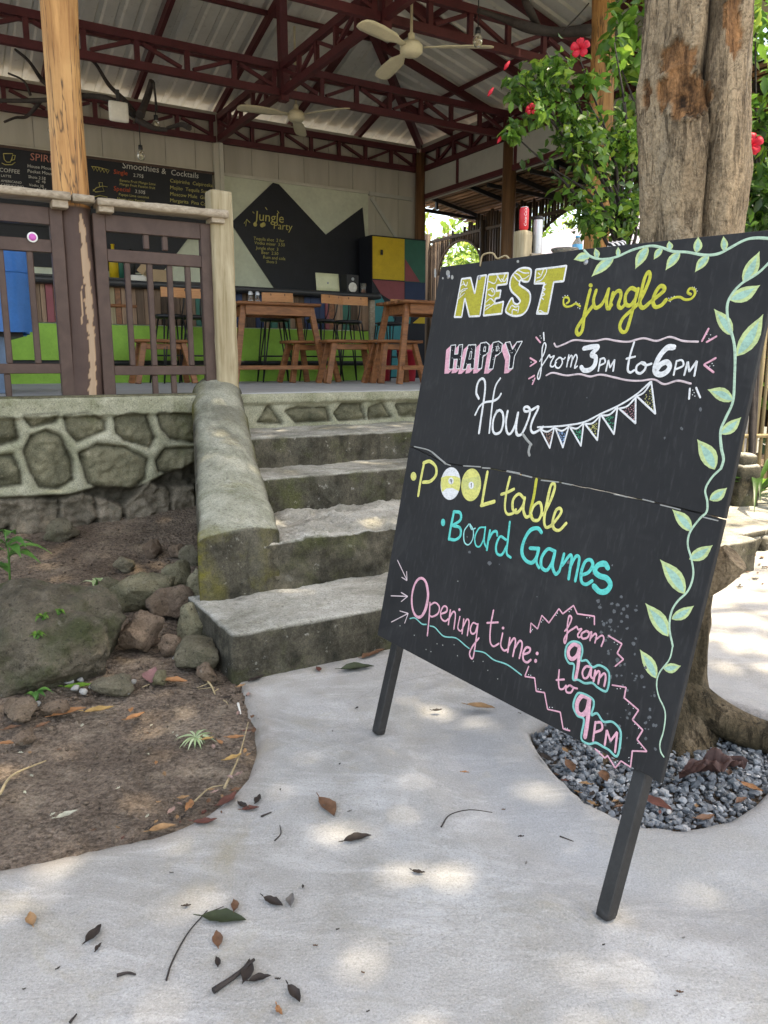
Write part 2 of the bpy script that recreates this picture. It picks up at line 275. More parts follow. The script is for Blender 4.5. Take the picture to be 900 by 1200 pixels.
# ------------------------------------------------------------------ mesh builders
def topo(o):
    while o.parent: o = o.parent
    return o
class MB:
    def __init__(s): s.v = []; s.f = []; s.sm = []; s.at = {}
    def add(s, vs, fs, smooth=False, **at):
        b = len(s.v); s.v += [tuple(p) for p in vs]; s.f += [tuple(i+b for i in f) for f in fs]; s.sm += [smooth]*len(fs)
        for k, val in at.items():
            s.at.setdefault(k, {}); vals = val if hasattr(val, '__len__') else [val]*len(vs)
            for i, x in enumerate(vals): s.at[k][b+i] = x
        return s
    def box(s, c, d, R=None):
        c = Vector(c); R = R or Matrix.Identity(3)
        vs = [c + R @ Vector((x*d[0]/2, y*d[1]/2, z*d[2]/2)) for x in (-1, 1) for y in (-1, 1) for z in (-1, 1)]
        return s.add(vs, [(0,1,3,2), (4,6,7,5), (0,4,5,1), (2,3,7,6), (0,2,6,4), (1,5,7,3)])
    def beam(s, p0, p1, w, h, up=UP):
        p0, p1 = Vector(p0), Vector(p1); a = (p1-p0); L = a.length; a.normalize()
        up = Vector(up)
        if abs(a.dot(up)) > .98: up = V if abs(a.dot(V)) < .9 else U
        b = up.cross(a).normalized(); c = a.cross(b)
        return s.box((p0+p1)/2, (L, w, h), Matrix((a, b, c)).transposed())
    def tube(s, pts, rr, n=8, cap=True, smooth=True, wob=0, seed=0):
        pts = [Vector(p) for p in pts]; m = len(pts)
        if not hasattr(rr, '__len__'): rr = [rr]*m
        vs = []; t0 = None; x = None
        for i, p in enumerate(pts):
            t = (pts[min(i+1, m-1)]-pts[max(i-1, 0)]).normalized()
            if x is None:
                x = t.orthogonal().normalized()
            else:
                x = (x - t*x.dot(t)).normalized()
            y = t.cross(x)
            for k in range(n):
                a = 2*math.pi*k/n; r = rr[i]
                if wob: r *= 1+wob*noise.noise((p+x*math.cos(a)*r*2+y*math.sin(a)*r*2)*3+Vector((seed, 0, 0)))
                vs.append(p+(x*math.cos(a)+y*math.sin(a))*r)
        fs = [(i*n+k, i*n+(k+1) % n, (i+1)*n+(k+1) % n, (i+1)*n+k) for i in range(m-1) for k in range(n)]
        s.add(vs, fs, smooth)
        if cap:
            b = len(s.v)-len(vs); s.f.append(tuple(b+k for k in range(n))[::-1]); s.f.append(tuple(b+(m-1)*n+k for k in range(n))); s.sm += [False, False]
        return s
    def lathe(s, prof, c, n=20, ax=None):
        ax = ax or (XC, Vector((0, 1, 0)), UP); c = Vector(c); vs = []
        for r, z in prof:
            for k in range(n):
                a = 2*math.pi*k/n; vs.append(c+ax[0]*(r*math.cos(a))+ax[1]*(r*math.sin(a))+ax[2]*z)
        m = len(prof); fs = [(i*n+k, i*n+(k+1) % n, (i+1)*n+(k+1) % n, (i+1)*n+k) for i in range(m-1) for k in range(n)]
        return s.add(vs, fs, True)
    def prism(s, poly, th, o, x, y, n):
        "polygon in the plane (o; x, y) made th thick along -n"
        o = Vector(o); m = len(poly); f = [o+x*a+y*b for a, b in poly]; k = [p-n*th for p in f]
        return s.add(f+k, [tuple(range(m)), tuple(range(2*m-1, m-1, -1))]+[(i, i+m, (i+1) % m+m, (i+1) % m) for i in range(m)])
    def grid(s, P, smooth=True, **at):
        "P: rows of points"
        r, c = len(P), len(P[0]); vs = [p for row in P for p in row]
        return s.add(vs, [(i*c+j, i*c+j+1, (i+1)*c+j+1, (i+1)*c+j) for i in range(r-1) for j in range(c-1)], smooth, **at)
    def rbox(s, c, d, R=None, r=.02, res=.04, amp=0., sc=4., seed=0., fine=.25):
        "box with rounded, worn, uneven faces"
        c = Vector(c); R = R or Matrix.Identity(3); h = [x/2 for x in d]; vs = []; fs = []; idx = {}
        ns = [max(2, int(round(x/res))) for x in d]
        def vid(p):
            k = tuple(round(q*4000) for q in p)
            if k not in idx:
                q = Vector(p); inn = Vector([max(-h[i]+r, min(h[i]-r, q[i])) for i in range(3)]); e = q-inn
                e = e.normalized() if e.length > 1e-9 else Vector((0, 0, 1)); q = inn+e*r; wp = c+R @ q
                if amp: q = q+e*amp*(noise.noise(wp*sc+Vector((seed, 0, 0)))+fine*noise.noise(wp*sc*5+Vector((0, seed, 0))))
                idx[k] = len(vs); vs.append(c+R @ q)
            return idx[k]
        for a in range(3):
            b1, b2 = (a+1) % 3, (a+2) % 3
            for sg in (-1, 1):
                for i in range(ns[b1]):
                    for j in range(ns[b2]):
                        q = []
                        for di, dj in ((0,0), (1,0), (1,1), (0,1)):
                            p = [0, 0, 0]; p[a] = sg*h[a]; p[b1] = -h[b1]+d[b1]*(i+di)/ns[b1]; p[b2] = -h[b2]+d[b2]*(j+dj)/ns[b2]; q.append(vid(p))
                        fs.append(tuple(q) if sg > 0 else tuple(q[::-1]))
        return s.add(vs, fs, True)
    def build(s, name, mat, parent=None, bevel=0., seg=1, smooth_angle=None):
        me = bpy.data.meshes.new(name); off = topo(parent).location if parent else Vector((0, 0, 0))
        me.from_pydata([tuple(Vector(p)-off) for p in s.v], [], s.f)
        if s.sm: me.polygons.foreach_set('use_smooth', s.sm)
        for k, d in s.at.items():
            a = me.attributes.new(k, 'FLOAT', 'POINT'); arr = np.zeros(len(s.v), np.float32)
            for i, x in d.items(): arr[i] = x
            a.data.foreach_set('value', arr)
        for mm in (mat if isinstance(mat, (list, tuple)) else [mat]): me.materials.append(MATS[mm])
        me.update(); o = bpy.data.objects.new(name, me); COL.objects.link(o)
        if parent: o.parent = parent
        if bevel:
            b = o.modifiers.new('bevel', 'BEVEL'); b.width = bevel; b.segments = seg; b.limit_method = 'ANGLE'
        return o
def tag(o, label=None, cat=None, group=None, kind=None):
    for k, x in (('label', label), ('category', cat), ('group', group), ('kind', kind)):
        if x: o[k] = x
    return o
def thing(name, label, cat, loc=(0, 0, 0), group=None):
    o = bpy.data.objects.new(name, None); COL.objects.link(o); o.location = loc; o.empty_display_size = .1
    return tag(o, label, cat, group)
def copy_tree(o, parent=None):
    c = o.copy(); COL.objects.link(c); c.parent = parent
    for ch in [q for q in COL.objects if q.parent == o]: copy_tree(ch, c)
    return c
def put(o, loc, rz=0., label=None):
    o.location = loc; o.rotation_euler = (0, 0, rz)
    if label: o['label'] = label
    return o
def bez(pts, n=10):
    "Catmull-Rom through the points"
    P = [Vector(p) for p in pts]; P = [P[0]*2-P[1]]+P+[P[-1]*2-P[-2]]; out = []
    for i in range(1, len(P)-2):
        a, b, c, d = P[i-1:i+3]
        for k in range(n):
            t = k/n; out.append(.5*((2*b)+(c-a)*t+(2*a-5*b+4*c-d)*t*t+(3*b-a-3*c+d)*t**3))
    out.append(P[-2]); return out
def np_sd(poly, X, Y):
    "signed distance to a polygon, negative inside"
    d = np.full(X.shape, 1e9); ins = np.zeros(X.shape, bool); n = len(poly)
    for i in range(n):
        ax, ay = poly[i]; bx, by = poly[(i+1) % n]; ex, ey = bx-ax, by-ay
        t = np.clip(((X-ax)*ex+(Y-ay)*ey)/(ex*ex+ey*ey+1e-12), 0, 1); d = np.minimum(d, np.hypot(X-ax-t*ex, Y-ay-t*ey))
        c = (ay > Y) != (by > Y); xi = (bx-ax)*(Y-ay)/(by-ay+1e-12)+ax; ins ^= c & (X < xi)
    return np.where(ins, -d, d)
def fbm(x, y, z=0., sc=1., o=4):
    a = 0; k = .5; 
    for i in range(o): a += k*noise.noise((x*sc, y*sc, z+i*7.3)); sc *= 2.1; k *= .5
    return a
def sstep(a, b, x): t = np.clip((x-a)/(b-a), 0, 1); return t*t*(3-2*t)
def leaves(pts, size, ratio=.45, seed=0, droop=.3, up=.5, n=3, outward=None):
    "MB of many separate leaf blades: each a folded almond, one island"
    R = random.Random(seed); mb = MB()
    for p in pts:
        p = Vector(p); L = size*R.uniform(.6, 1.25); wd = L*ratio*R.uniform(.8, 1.2)
        d = Vector((R.gauss(0, 1), R.gauss(0, 1), R.gauss(-droop, .6)))
        if outward is not None: d += (p-outward).normalized()*.8
        d.normalize(); nn = Vector((R.gauss(0, 1), R.gauss(0, 1), up*3+R.gauss(0, 1))); nn = (nn-d*nn.dot(d))
        if nn.length < 1e-3: nn = d.orthogonal()
        nn.normalize(); sd = d.cross(nn)
        c1 = p+d*L*.35-nn*L*.03; c2 = p+d*L*.7-nn*L*.07; tip = p+d*L-nn*L*.2
        f = nn*wd*.18
        vs = [p, c1+sd*wd*.5+f, c1, c1-sd*wd*.5+f, c2+sd*wd*.36+f*.7, c2, c2-sd*wd*.36+f*.7, tip]
        mb.add(vs, [(0, 2, 1), (0, 3, 2), (1, 2, 5, 4), (2, 3, 6, 5), (4, 5, 7), (5, 6, 7)], True)
    return mb
def rock(mb, c, d, seed, rot=0., sub=3, rough=.22, lo=.55, npl=11):
    bm = bmesh.new(); bmesh.ops.create_icosphere(bm, subdivisions=sub, radius=1); R = random.Random(seed)
    pl = [(Vector((R.gauss(0, 1), R.gauss(0, 1), R.gauss(0, .8))).normalized(), R.uniform(lo, .86)) for _ in range(npl)]
    Rm = Matrix.Rotation(rot, 3, 'Z'); vs = []
    for v in bm.verts:
        p = v.co.copy()
        for nn, k in pl:
            q = p.dot(nn)
            if q > k: p -= nn*(q-k)*.93
        p *= 1+rough*noise.noise(p*1.3+Vector((seed, 0, 0)))+.4*rough*noise.noise(p*4+Vector((0, seed, 0)))+.18*rough*noise.noise(p*12)
        vs.append(Vector(c)+Rm @ Vector((p.x*d[0]/1.7, p.y*d[1]/1.7, p.z*d[2]/1.7)))
    mb.add(vs, [tuple(v.index for v in f.verts) for f in bm.faces], True); bm.free(); return mb
# ------------------------------------------------------------------ the ground: path, soil, gravel, terrace
ZT, VT, VWALL = 1.055, 5.2, 5.15
def xy(px, py, z=0): p = at_z(px, py, z); return (p.x, p.y)
SOIL = [xy(*q) for q in [(-260, 1040), (0, 1012), (60, 1000), (130, 985), (190, 972), (232, 955), (266, 930), (290, 903), (300, 872), (296, 842), (284, 818), (278, 803)]]
SOIL += [(W(.97, 2.84, 0).x, W(.97, 2.84, 0).y), (W(1.12, 3.3, 0).x, W(1.12, 3.3, 0).y), (W(1.7, 5.4, 0).x, W(1.7, 5.4, 0).y), (W(-3, 5.4, 0).x, W(-3, 5.4, 0).y)]
GRAV = [xy(*q) for q in [(620, 850), (632, 872), (650, 897), (690, 935), (740, 960), (795, 967), (850, 956), (882, 936), (905, 912), (960, 880), (940, 850), (890, 838), (840, 822), (760, 800), (690, 810)]]
def zsoil(x, y):
    P = Vector((x, y, 0)); v = P.dot(V); u = P.dot(U)
    t = max(0., min(1., (v-2.6)/2.5)); b = -.015+.27*t**1.25
    b += .06*max(0., min(1., (v-4.3)/.8))*max(0, min(1, (u-.7)/.7))
    return b+.035*fbm(x, y, 0, 2.2)+.018*fbm(x, y, 5, 9)+.007*fbm(x, y, 9, 30, 2)
def on_soil(px, py):
    d = ray(px, py); k = .8/FPX
    while k < 12/FPX:
        p = C0+d*k
        if p.z <= zsoil(p.x, p.y): return p
        k += .004/FPX
    return at_z(px, py, 0)
tag(MB().grid([[(-120, -60, -.22), (120, -60, -.22)], [(-120, 160, -.22), (120, 160, -.22)]]).build('ground', 'ground'), kind='structure')
def build_path():
    xs = np.concatenate([np.arange(-4, -2.2, .12), np.arange(-2.2, 1.9, .025), np.arange(1.9, 7.1, .1)])
    ys = np.concatenate([np.arange(-3, .6, .2), np.arange(.6, 3.4, .025), np.arange(3.4, 7.2, .1)])
    X, Y = np.meshgrid(xs, ys); s1 = np_sd(SOIL, X, Y); s2 = np_sd(GRAV, X, Y); sd = np.minimum(s1, s2)
    Z = -.11*(1-sstep(-.05, .035, sd))
    dirt = (1-sstep(.0, .10, s1))*.75+(1-sstep(0, .07, s2))*.25
    und = np.array([[.012*fbm(x, y, 3, 1.1, 3)+.003*fbm(x, y, 8, 7, 2) for x in xs] for y in ys]); Z = Z+und
    # shallow trowelled swale round the tree hole
    Z -= .02*np.exp(-((s2-.28)/.12)**2)*(s2 > 0)
    nb = np.array([[noise.noise((x*1.7, y*1.7, 4)) for x in xs] for y in ys])
    smo = (1-sstep(.22, .46, s2+.10*nb))*(s2 > 0)*.55
    Z += .0035*np.sin(s2*58+2*nb)*np.clip((s2-.2)/.1, 0, 1)*np.clip((.75-s2)/.25, 0, 1)*np.clip(.55+nb*1.6, 0, 1)*(Y < 3)      # trowel ridges
    mb = MB(); mb.grid([[(X[i, j], Y[i, j], Z[i, j]) for j in range(len(xs))] for i in range(len(ys))], True, dirt=list(dirt.ravel()), trowel=list(smo.ravel()))
    tag(mb.build('path', 'path'), kind='structure')
build_path()
def zpath(x, y): return .012*fbm(x, y, 3, 1.1, 3)+.003*fbm(x, y, 8, 7, 2)
def build_soil():
    xs = np.arange(-4.2, -.1, .03); ys = np.arange(1.3, 6.6, .03)
    rows = [[(x, y, zsoil(x, y)-.02) for x in xs] for y in ys]
    mb = MB(); X, Y = np.meshgrid(xs, ys); sd = np_sd(SOIL, X, Y); r, c = X.shape
    vs = [p for row in rows for p in row]
    vs = [(p[0], p[1], p[2]-(.12 if s > .03 else 0)) for p, s in zip(vs, sd.ravel())]
    fs = [(i*c+j, i*c+j+1, (i+1)*c+j+1, (i+1)*c+j) for i in range(r-1) for j in range(c-1) if sd[i, j] < .12]
    mb.add(vs, fs, True); tag(mb.build('soil', 'soil'), kind='structure')
build_soil()
def build_gravel():
    R = random.Random(5); mb = MB(); xs = [p[0] for p in GRAV]; ys = [p[1] for p in GRAV]; N = 0
    bm = bmesh.new(); bmesh.ops.create_icosphere(bm, subdivisions=1, radius=1); base = [v.co.copy() for v in bm.verts]; fs = [tuple(v.index for v in f.verts) for f in bm.faces]; bm.free()
    while N < 4200:
        x, y = R.uniform(min(xs), max(xs)), R.uniform(min(ys), max(ys))
        if np_sd(GRAV, np.array([x]), np.array([y]))[0] > -.005: continue
        N += 1; s = R.choice((.006, .008, .010, .013))*R.uniform(.8, 1.25); d = Vector((s*R.uniform(.7, 1.4), s*R.uniform(.7, 1.3), s*R.uniform(.5, .9)))
        E = Matrix.Rotation(R.uniform(0, 6), 3, 'Z') @ Matrix.Rotation(R.uniform(-.7, .7), 3, 'X'); c = Vector((x, y, -.045+R.uniform(-.01, .02)))
        mb.add([c+E @ Vector((b.x*d.x*R.uniform(.5, 1.35), b.y*d.y*R.uniform(.5, 1.35), b.z*d.z*R.uniform(.5, 1.35))) for b in base], fs)
    tag(mb.build('gravel', 'gravel'), kind='stuff')
    gb = MB(); gb.prism([p for p in GRAV], .03, (0, 0, -.065), XC, Vector((0, 1, 0)), UP); tag(gb.build('gravel_bed', 'soil'), kind='structure')
build_gravel()
mb = MB(); mb.box(W(1.9, 8.90, (ZT-.2)/2), (12.2, 7.2, ZT+.2), RB); tag(mb.build('terrace_floor', 'terrace'), kind='structure')
# kerbed platform on the right beyond the path
mb = MB(); mb.rbox(W(6.0, 3.75, .13), (3.2, 1.3, .05), RB, .015, .05, .012, 5, 2)
for i in range(22): u_ = 4.42+i*.145; mb.rbox(W(u_+.07, 3.17, .045), (.15, .14, .13), RB, .04, .03, .035, 8, i)
tag(mb.build('kerb', 'step'), kind='structure')
mb = MB(); mb.rbox(W(7.2, 5.0, .0), (5.4, 1.2, .5), RB, .1, .15, .06, 2, 4); tag(mb.build('planting_bed', 'soil'), kind='structure')
# ------------------------------------------------------------------ stone steps
VS = [2.815, 3.31, 4.01, 4.43]; ZS = [.20, .435, .631, .815]
st = thing('stone_steps', 'mossy grey concrete steps rising from the path to the bar terrace', 'steps', W(2.5, 3.0, 0))
zl = -.12
for k, (v0, z1) in enumerate(zip(VS, ZS)):
    u0 = (.98, 1.31, 1.46, 1.60)[k]; u1 = 4.35
    mb = MB(); v1 = VS[k+1]+.12 if k < 3 else 5.16
    mb.rbox(W((u0+u1)/2, (v0+v1)/2, (zl+z1)/2), (u1-u0, v1-v0, z1-zl), RB, .010, .022, .012 if k != 1 else .036, 5 if k != 1 else 6, k*3.1, .55)
    mb.build('step', 'step', st); zl = z1-.05
# fieldstone faces set in mortar, worked as one relief with a mortar attribute
def stone_face(name, polys, u0, u1, z0, z1, v, parent, res=.011, cap=.0, low=None, thick=.028, lowp=()):
    us = np.arange(u0, u1+res, res); zs = np.arange(z0, z1+res/2, res); X, Y = np.meshgrid(us, zs)
    sd = np.full(X.shape, 9.)
    for p in polys: sd = np.minimum(sd, np_sd(p, X, Y))
    sd = sd-.010
    wob = np.array([[.012*noise.noise((x*14, z*14, 2))+.008*noise.noise((x*40, z*40, 4)) for x in us] for z in zs])
    mort = sstep(-.008, .006, sd+wob*.7)
    tex = np.array([[.025*noise.noise((x*7, z*7, 1))+.014*noise.noise((x*22, z*22, 6))+.006*noise.noise((x*60, z*60, 9)) for x in us] for z in zs])
    H = mort*thick*(.55+.45*np.clip(sd/.03, 0, 1))-.016*np.exp(-((sd+.008)/.009)**2)+(1-mort)*.022*np.clip(-sd/.05, 0, 1)+(1-mort)*(tex-.004)+mort*.2*tex
    lw = np.zeros(X.shape)
    if low is not None:
        lw = 1-sstep(-.02, .02, Y-np.array([[low(x) for x in us] for z in zs])); sl_ = np.full(X.shape, 9.)
        for p in lowp: sl_ = np.minimum(sl_, np_sd(p, X, Y))
        gap = sstep(-.012, .012, sl_+wob)*lw; H = H*(1-lw)+lw*(tex*1.6+.012-.05*gap); mort = mort*(1-lw)
    if cap: 
        cp = sstep(z1-cap-.012, z1-cap+.012, Y+wob*.6); H = H*(1-cp)+cp*(.05+.25*tex); mort = np.maximum(mort, cp)
        top = sstep(z1-.02, z1, Y); H = H-top*.02
    mb = MB(); mb.grid([[W(us[j], v-H[i, j], zs[i]) for j in range(len(us))] for i in range(len(zs))], True, mortar=list(mort.ravel()), low=list(lw.ravel()), crev=list(np.clip((np.exp(-((sd+.007)/.007)**2)*(1-lw)*.55+(gap if low is not None else 0)*.8), 0, 1).ravel()))
    return mb.build(name, 'stonewall', parent)
def wz(x, y): p = at_v(x/3, 440+y/3, VWALL); return (p.dot(U), p.z)
SP = [[(85,265),(110,215),(160,195),(210,215),(250,300),(250,365),(200,395),(140,390),(110,340)], [(280,275),(340,245),(440,255),(515,295),(505,360),(450,415),(400,420),(310,375)],
 [(225,140),(300,128),(365,160),(365,190),(270,230),(235,190)], [(405,150),(450,130),(510,140),(540,220),(525,250),(440,225),(410,200)], [(550,130),(690,140),(690,235),(600,220),(570,190)],
 [(550,300),(580,260),(690,255),(688,320),(650,350),(560,335)], [(-60,135),(45,150),(60,220),(-5,245),(-70,225)], [(-80,290),(40,280),(65,330),(70,380),(-20,392),(-85,360)], [(80,140),(200,130),(190,160),(110,178)]]
polys = [[wz(*q) for q in p] for p in SP]
shift = polys[1][0][0]-polys[1][0][0]+1.42
more_p = [[(2*.30-u-.08, z) for u, z in p] for p in polys if min(u for u, z in p) > .36]+[[(u-2.75, z) for u, z in p] for p in polys]
lowline = [(-3, .45), (.3, .47), (.45, .46), (.75, .45), (.95, .49), (1.15, .46), (1.35, .53), (1.55, .60), (1.7, .62), (2, .62)]
def lowf(u):
    for (a, b), (c, d) in zip(lowline, lowline[1:]):
        if a <= u <= c: return b+(d-b)*(u-a)/(c-a)
    return .6
LOWP = [[wz(*q) for q in p] for p in [[(-20,430),(42,445),(30,530),(-20,560)],[(52,445),(140,432),(200,440),(205,520),(150,560),(60,570),(45,530)],[(212,436),(285,410),(330,430),(345,500),(300,545),(215,540)],[(338,428),(400,450),(432,462),(430,520),(390,550),(350,540)],[(438,455),(520,372),(592,392),(596,480),(520,520),(440,520)],[(604,392),(684,384),(684,505),(606,492)],[(215,548),(430,528),(430,640),(200,640)],[(40,580),(200,565),(195,660),(30,660)],[(440,530),(690,510),(690,640),(440,640)]]]
LOWP += [[(u-1.0, z) for u, z in p] for p in LOWP[:6]]
rw = thing('retaining_wall', 'fieldstone retaining wall with thick mossy mortar bands under the terrace edge', 'wall', W(0, VWALL, 0))
stone_face('stonework', polys+more_p, -2.6, 1.72, -.1, ZT+.006, VWALL, rw, .009, .125, lowf, .036, LOWP)
mb = MB(); mb.box(W(-.45, VWALL+.035, ZT+.0045), (4.3, .15, .011), RB); mb.build('coping', 'stonewall', rw)
SP2 = [[(300,494),(312,476),(327,495)],[(333,482),(345,478),(380,478),(384,492),(345,494)],[(390,484),(398,474),(420,474),(425,490),(395,492)],[(430,478),(445,472),(455,488),(430,490)],[(462,474),(500,472),(505,488),(465,486)],[(512,470),(545,468),(548,484),(514,486)],[(556,468),(590,470),(586,482),(558,482)]]
polys2 = [[(lambda p: (p.dot(U), p.z))(at_v(x, y, VT)) for x, y in p] for p in SP2]
stone_face('riser_stonework', polys2, 1.8, 4.4, .79, ZT+.004, 5.17, st, .011, .075, None, .02)
# sloping rounded cheek wall at the left of the steps
pp = thing('step_parapet', 'rounded sloping concrete cheek wall left of the steps, mossy at its foot', 'parapet', W(1.2, 3.4, 0))
mb = MB(); sec = []
path = [(3.32, .515, .0), (3.5, .578, 0), (4.0, .745, 0), (4.5, .91, 0), (5.0, 1.085, 0), (5.25, 1.165, 0), (5.36, 1.175, 0)]
rows = []; mp = []
vs_ = np.linspace(3.32, 5.40, 60)
for v in vs_:
    zt = np.interp(v, [p[0] for p in path]+[5.41], [p[1] for p in path]+[1.16]); q = (v-3.32)/(5.4-3.32)
    ul = 1.01+q*.64; ur_ = 1.40+q*.60; row = []; c = (ul+ur_)/2; hw = (ur_-ul)/2; rise = .05+.085*min(1, q*2.5)
    prof = [(-1, -.75), (-1, -.4), (-1, -.2), (-1.0, -.12)]+[(-math.cos(a), math.sin(a)) for a in np.linspace(0.0, math.pi, 15)]+[(1.0, -.12), (1, -.2), (1, -.4), (1, -.75)]
    for x, y in prof:
        z = zt-rise+(y*rise if y >= 0 else y)
        P = W(c+x*hw, v, max(z, -.1)); nv = .014*noise.noise(P*5)+.005*noise.noise(P*22)
        row.append(P+UP*nv*(1 if y >= 0 else 0)+U*nv*x*.6)
    rows.append(row)
r0 = rows[0]; cc = W(1.2, 3.325, .25)
for k in (.03, .2, .45, .7, .95):
    rows.insert(0, [p+(cc-p)*k-V*(.018*min(1, k*3)+.02*noise.noise((p+(cc-p)*k)*9)) for p in r0])
mb.box(W(1.3, 3.6, .2), (.16, .45, .5), RB); mb.box(W(1.225, 3.356, .055), (.12, .10, .41), RB); nb_ = len(mb.v); mb.grid(rows, True); cn = len(rows[0]); mb.at['strip'] = {nb_+i*cn+j: (max(0., min(1., 1.15-(Vector(rows[i][j]).dot(U)-1.0)/.085+.8*noise.noise(Vector(rows[i][j])*14))) if i < 8 else .35 if i > len(rows)-14 and j < 9 else 0.) for i in range(len(rows)) for j in range(cn)}; mb.build('cheek', 'parapet', pp)
# ------------------------------------------------------------------ railing of the terrace
VR = 5.25
rl = thing('wooden_railing', 'dark brown slatted terrace railing with weathered plank handrail left of the steps', 'railing', W(.6, VR, ZT))
def R_(px, py): p = at_v(px, py, VR); return p.dot(U), p.z
def stick(mb, a, b, w, d=.035, v=VR):       # a bar of the railing seen between two pixels
    (u0, z0), (u1, z1) = R_(*a), R_(*b); mb.beam(W(u0, v, z0), W(u1, v, z1), d if abs(z1-z0) > abs(u1-u0) else d, w, U if abs(z1-z0) > abs(u1-u0) else UP); return mb
zr = R_(120, 240)[1]
def rail_panel(ul, ur_, bals, stubs, tops, zt, z2, zb):
    for uc in (ul, ur_):
        mb = MB(); mb.box(W(uc, VR, (ZT+zt)/2), (.075, .05, zt-ZT), RB); mb.build('stile', 'railpaint', rl, .004)
    for za, h in ((zt-.05, .10), (z2, .075), (zb, .06)):
        mb = MB(); mb.box(W((ul+ur_)/2, VR+.002, za), (ur_-ul-.075, .045, h), RB); mb.build('rail', 'railpaint', rl, .003)
    for ub in bals: 
        mb = MB(); mb.box(W(ub, VR+.004, (z2+zb)/2), (.036, .03, z2-zb-.06), RB); mb.build('baluster', 'railpaint', rl, .005)
    for ub in tops:
        mb = MB(); mb.box(W(ub, VR+.004, (z2+zt)/2-.012), (.036, .03, zt-z2-.13), RB); mb.build('baluster', 'railpaint', rl, .005)
    for ub in stubs:
        mb = MB(); mb.box(W(ub, VR+.004, (ZT+zb)/2-.015), (.036, .03, zb-ZT-.03), RB); mb.build('baluster', 'railpaint', rl, .005)
zt_ = R_(180, 257)[1]; z2_ = R_(180, 303)[1]; zb_ = R_(190, 434)[1]
rail_panel(uu(122, 350, VR)-.005, uu(243, 350, VR), [uu(x, 365, VR) for x in (152, 178, 201, 222)], [uu(x, 450, VR) for x in (182, 204)], [uu(171, 282, VR), uu(193, 282, VR)], zt_, z2_, zb_)
uL = uu(74, 350, VR)-.01; zt2 = R_(30, 241)[1]; z22 = R_(30, 287)[1]
rail_panel(uL-1.25, uL, [uL-.16, uL-.32, uL-.48, uL-.64, uL-.80, uL-.96, uL-1.12], [uL-.34, uL-.66, uL-.98], [], zt2, z22, R_(30, 432)[1])
# sticker
p = at_v(38, 278, VR-.03); mb = MB(); mb.lathe([(0, .003), (.026, .003), (.03, .001), (.03, 0)], p, 20, (U, UP, -V)); s_ = mb.build('sticker', 'paint_white', rl)
mb = MB(); mb.lathe([(0, .0045), (.021, .0045), (.021, .002)], p, 20, (U, UP, -V)); mb.build('sticker_print', 'paint_stickerp', s_)
for (a, b, dz) in ((-.9, uu(80, 235, VR)-.0, 0), (uu(80, 235, VR)+.006, uu(108, 240, VR), -.004), (uu(109, 240, VR)+.004, uu(262, 258, VR), -.012)):
    mb = MB(); z0 = zr+.012+dz; mb.rbox(W((a+b)/2, VR-.03, z0), (b-a, .17, .048), RB, .008, .03, .006, 6, a, .4); mb.build('handrail', 'weathered', rl)
for x in (68, 121, 250):
    mb = MB(); mb.box(W(uu(x, 245, VR), VR-.045, zr-.035), (.09, .10, .045), RB); mb.build('bracket', 'weathered', rl, .004)
ua, ub = uu(240, 330, VR), uu(272, 330, VR); mb = MB(); zp = R_(253, 224)[1]
mb.rbox(W((uu(247, 330, VR)+uu(275, 330, VR))/2-.005, VR+.01, (ZT+zp)/2), (.15, .14, zp-ZT), RB, .012, .03, .005, 6, 3, .4); mb.build('post', 'oldpost', rl)
# ------------------------------------------------------------------ pavilion
VB, UR, VM, UA, VN = 10.8, 7.07, 8.6, 3.8, 6.4
ZE, SL = 4.56, .28; VRIDGE = 8.0
pv = thing('pavilion', 'open bar pavilion with dark red steel trusses under a corrugated metal roof', 'pavilion', W(3.8, 8, ZT))
def corr(k): return (0, .0, .028, .028)[k % 4]
def roof_strip(a, b, wdir, n, lenf, name):
    "corrugated slope: eave line from a along wdir in n ribs; lenf(s) gives the upslope end point"
    mb = MB(); lo = []; hi = []
    for k in range(n*4+1):
        s = (k//4)*.21+(0, .12, .14, .19)[k % 4]; p, q = lenf(s)
        if p is None: continue
        h = UP*corr(k); lo.append(p+h); hi.append(q+h)
    mb.grid([lo, [l+(h-l)*.5 for l, h in zip(lo, hi)], hi], False); return mb.build(name, 'roof_sheet', pv)
ov = .45; ze = ZE+.14-SL*ov; VTOP = VB+ov; UTOP = UR+ov; VF = 4.55
def back(s):
    u = UTOP-s; v1 = max(VRIDGE, VTOP-s); return W(u, VTOP, ze), W(u, v1, ze+SL*(VTOP-v1))
def front(s):
    u = UTOP-s; v1 = min(VRIDGE, VF-.45+s); zf = ze+SL*(VTOP-VRIDGE)-SL*(VRIDGE-(VF-.45)); return W(u, VF-.45, zf), W(u, v1, zf+SL*(v1-VF+.45))
def right(s):
    v = VTOP-s; t = min(s, v-(VF-.45)); t = max(0, t); return W(UTOP, v, ze), W(UTOP-t, v, ze+SL*t)
roof_strip(0, 0, 0, 50, back, 'roof_sheet'); roof_strip(0, 0, 0, 50, front, 'roof_sheet'); roof_strip(0, 0, 0, 34, right, 'roof_sheet')
def zr_back(u, v): return ze+SL*min(VTOP-v, UTOP-u)
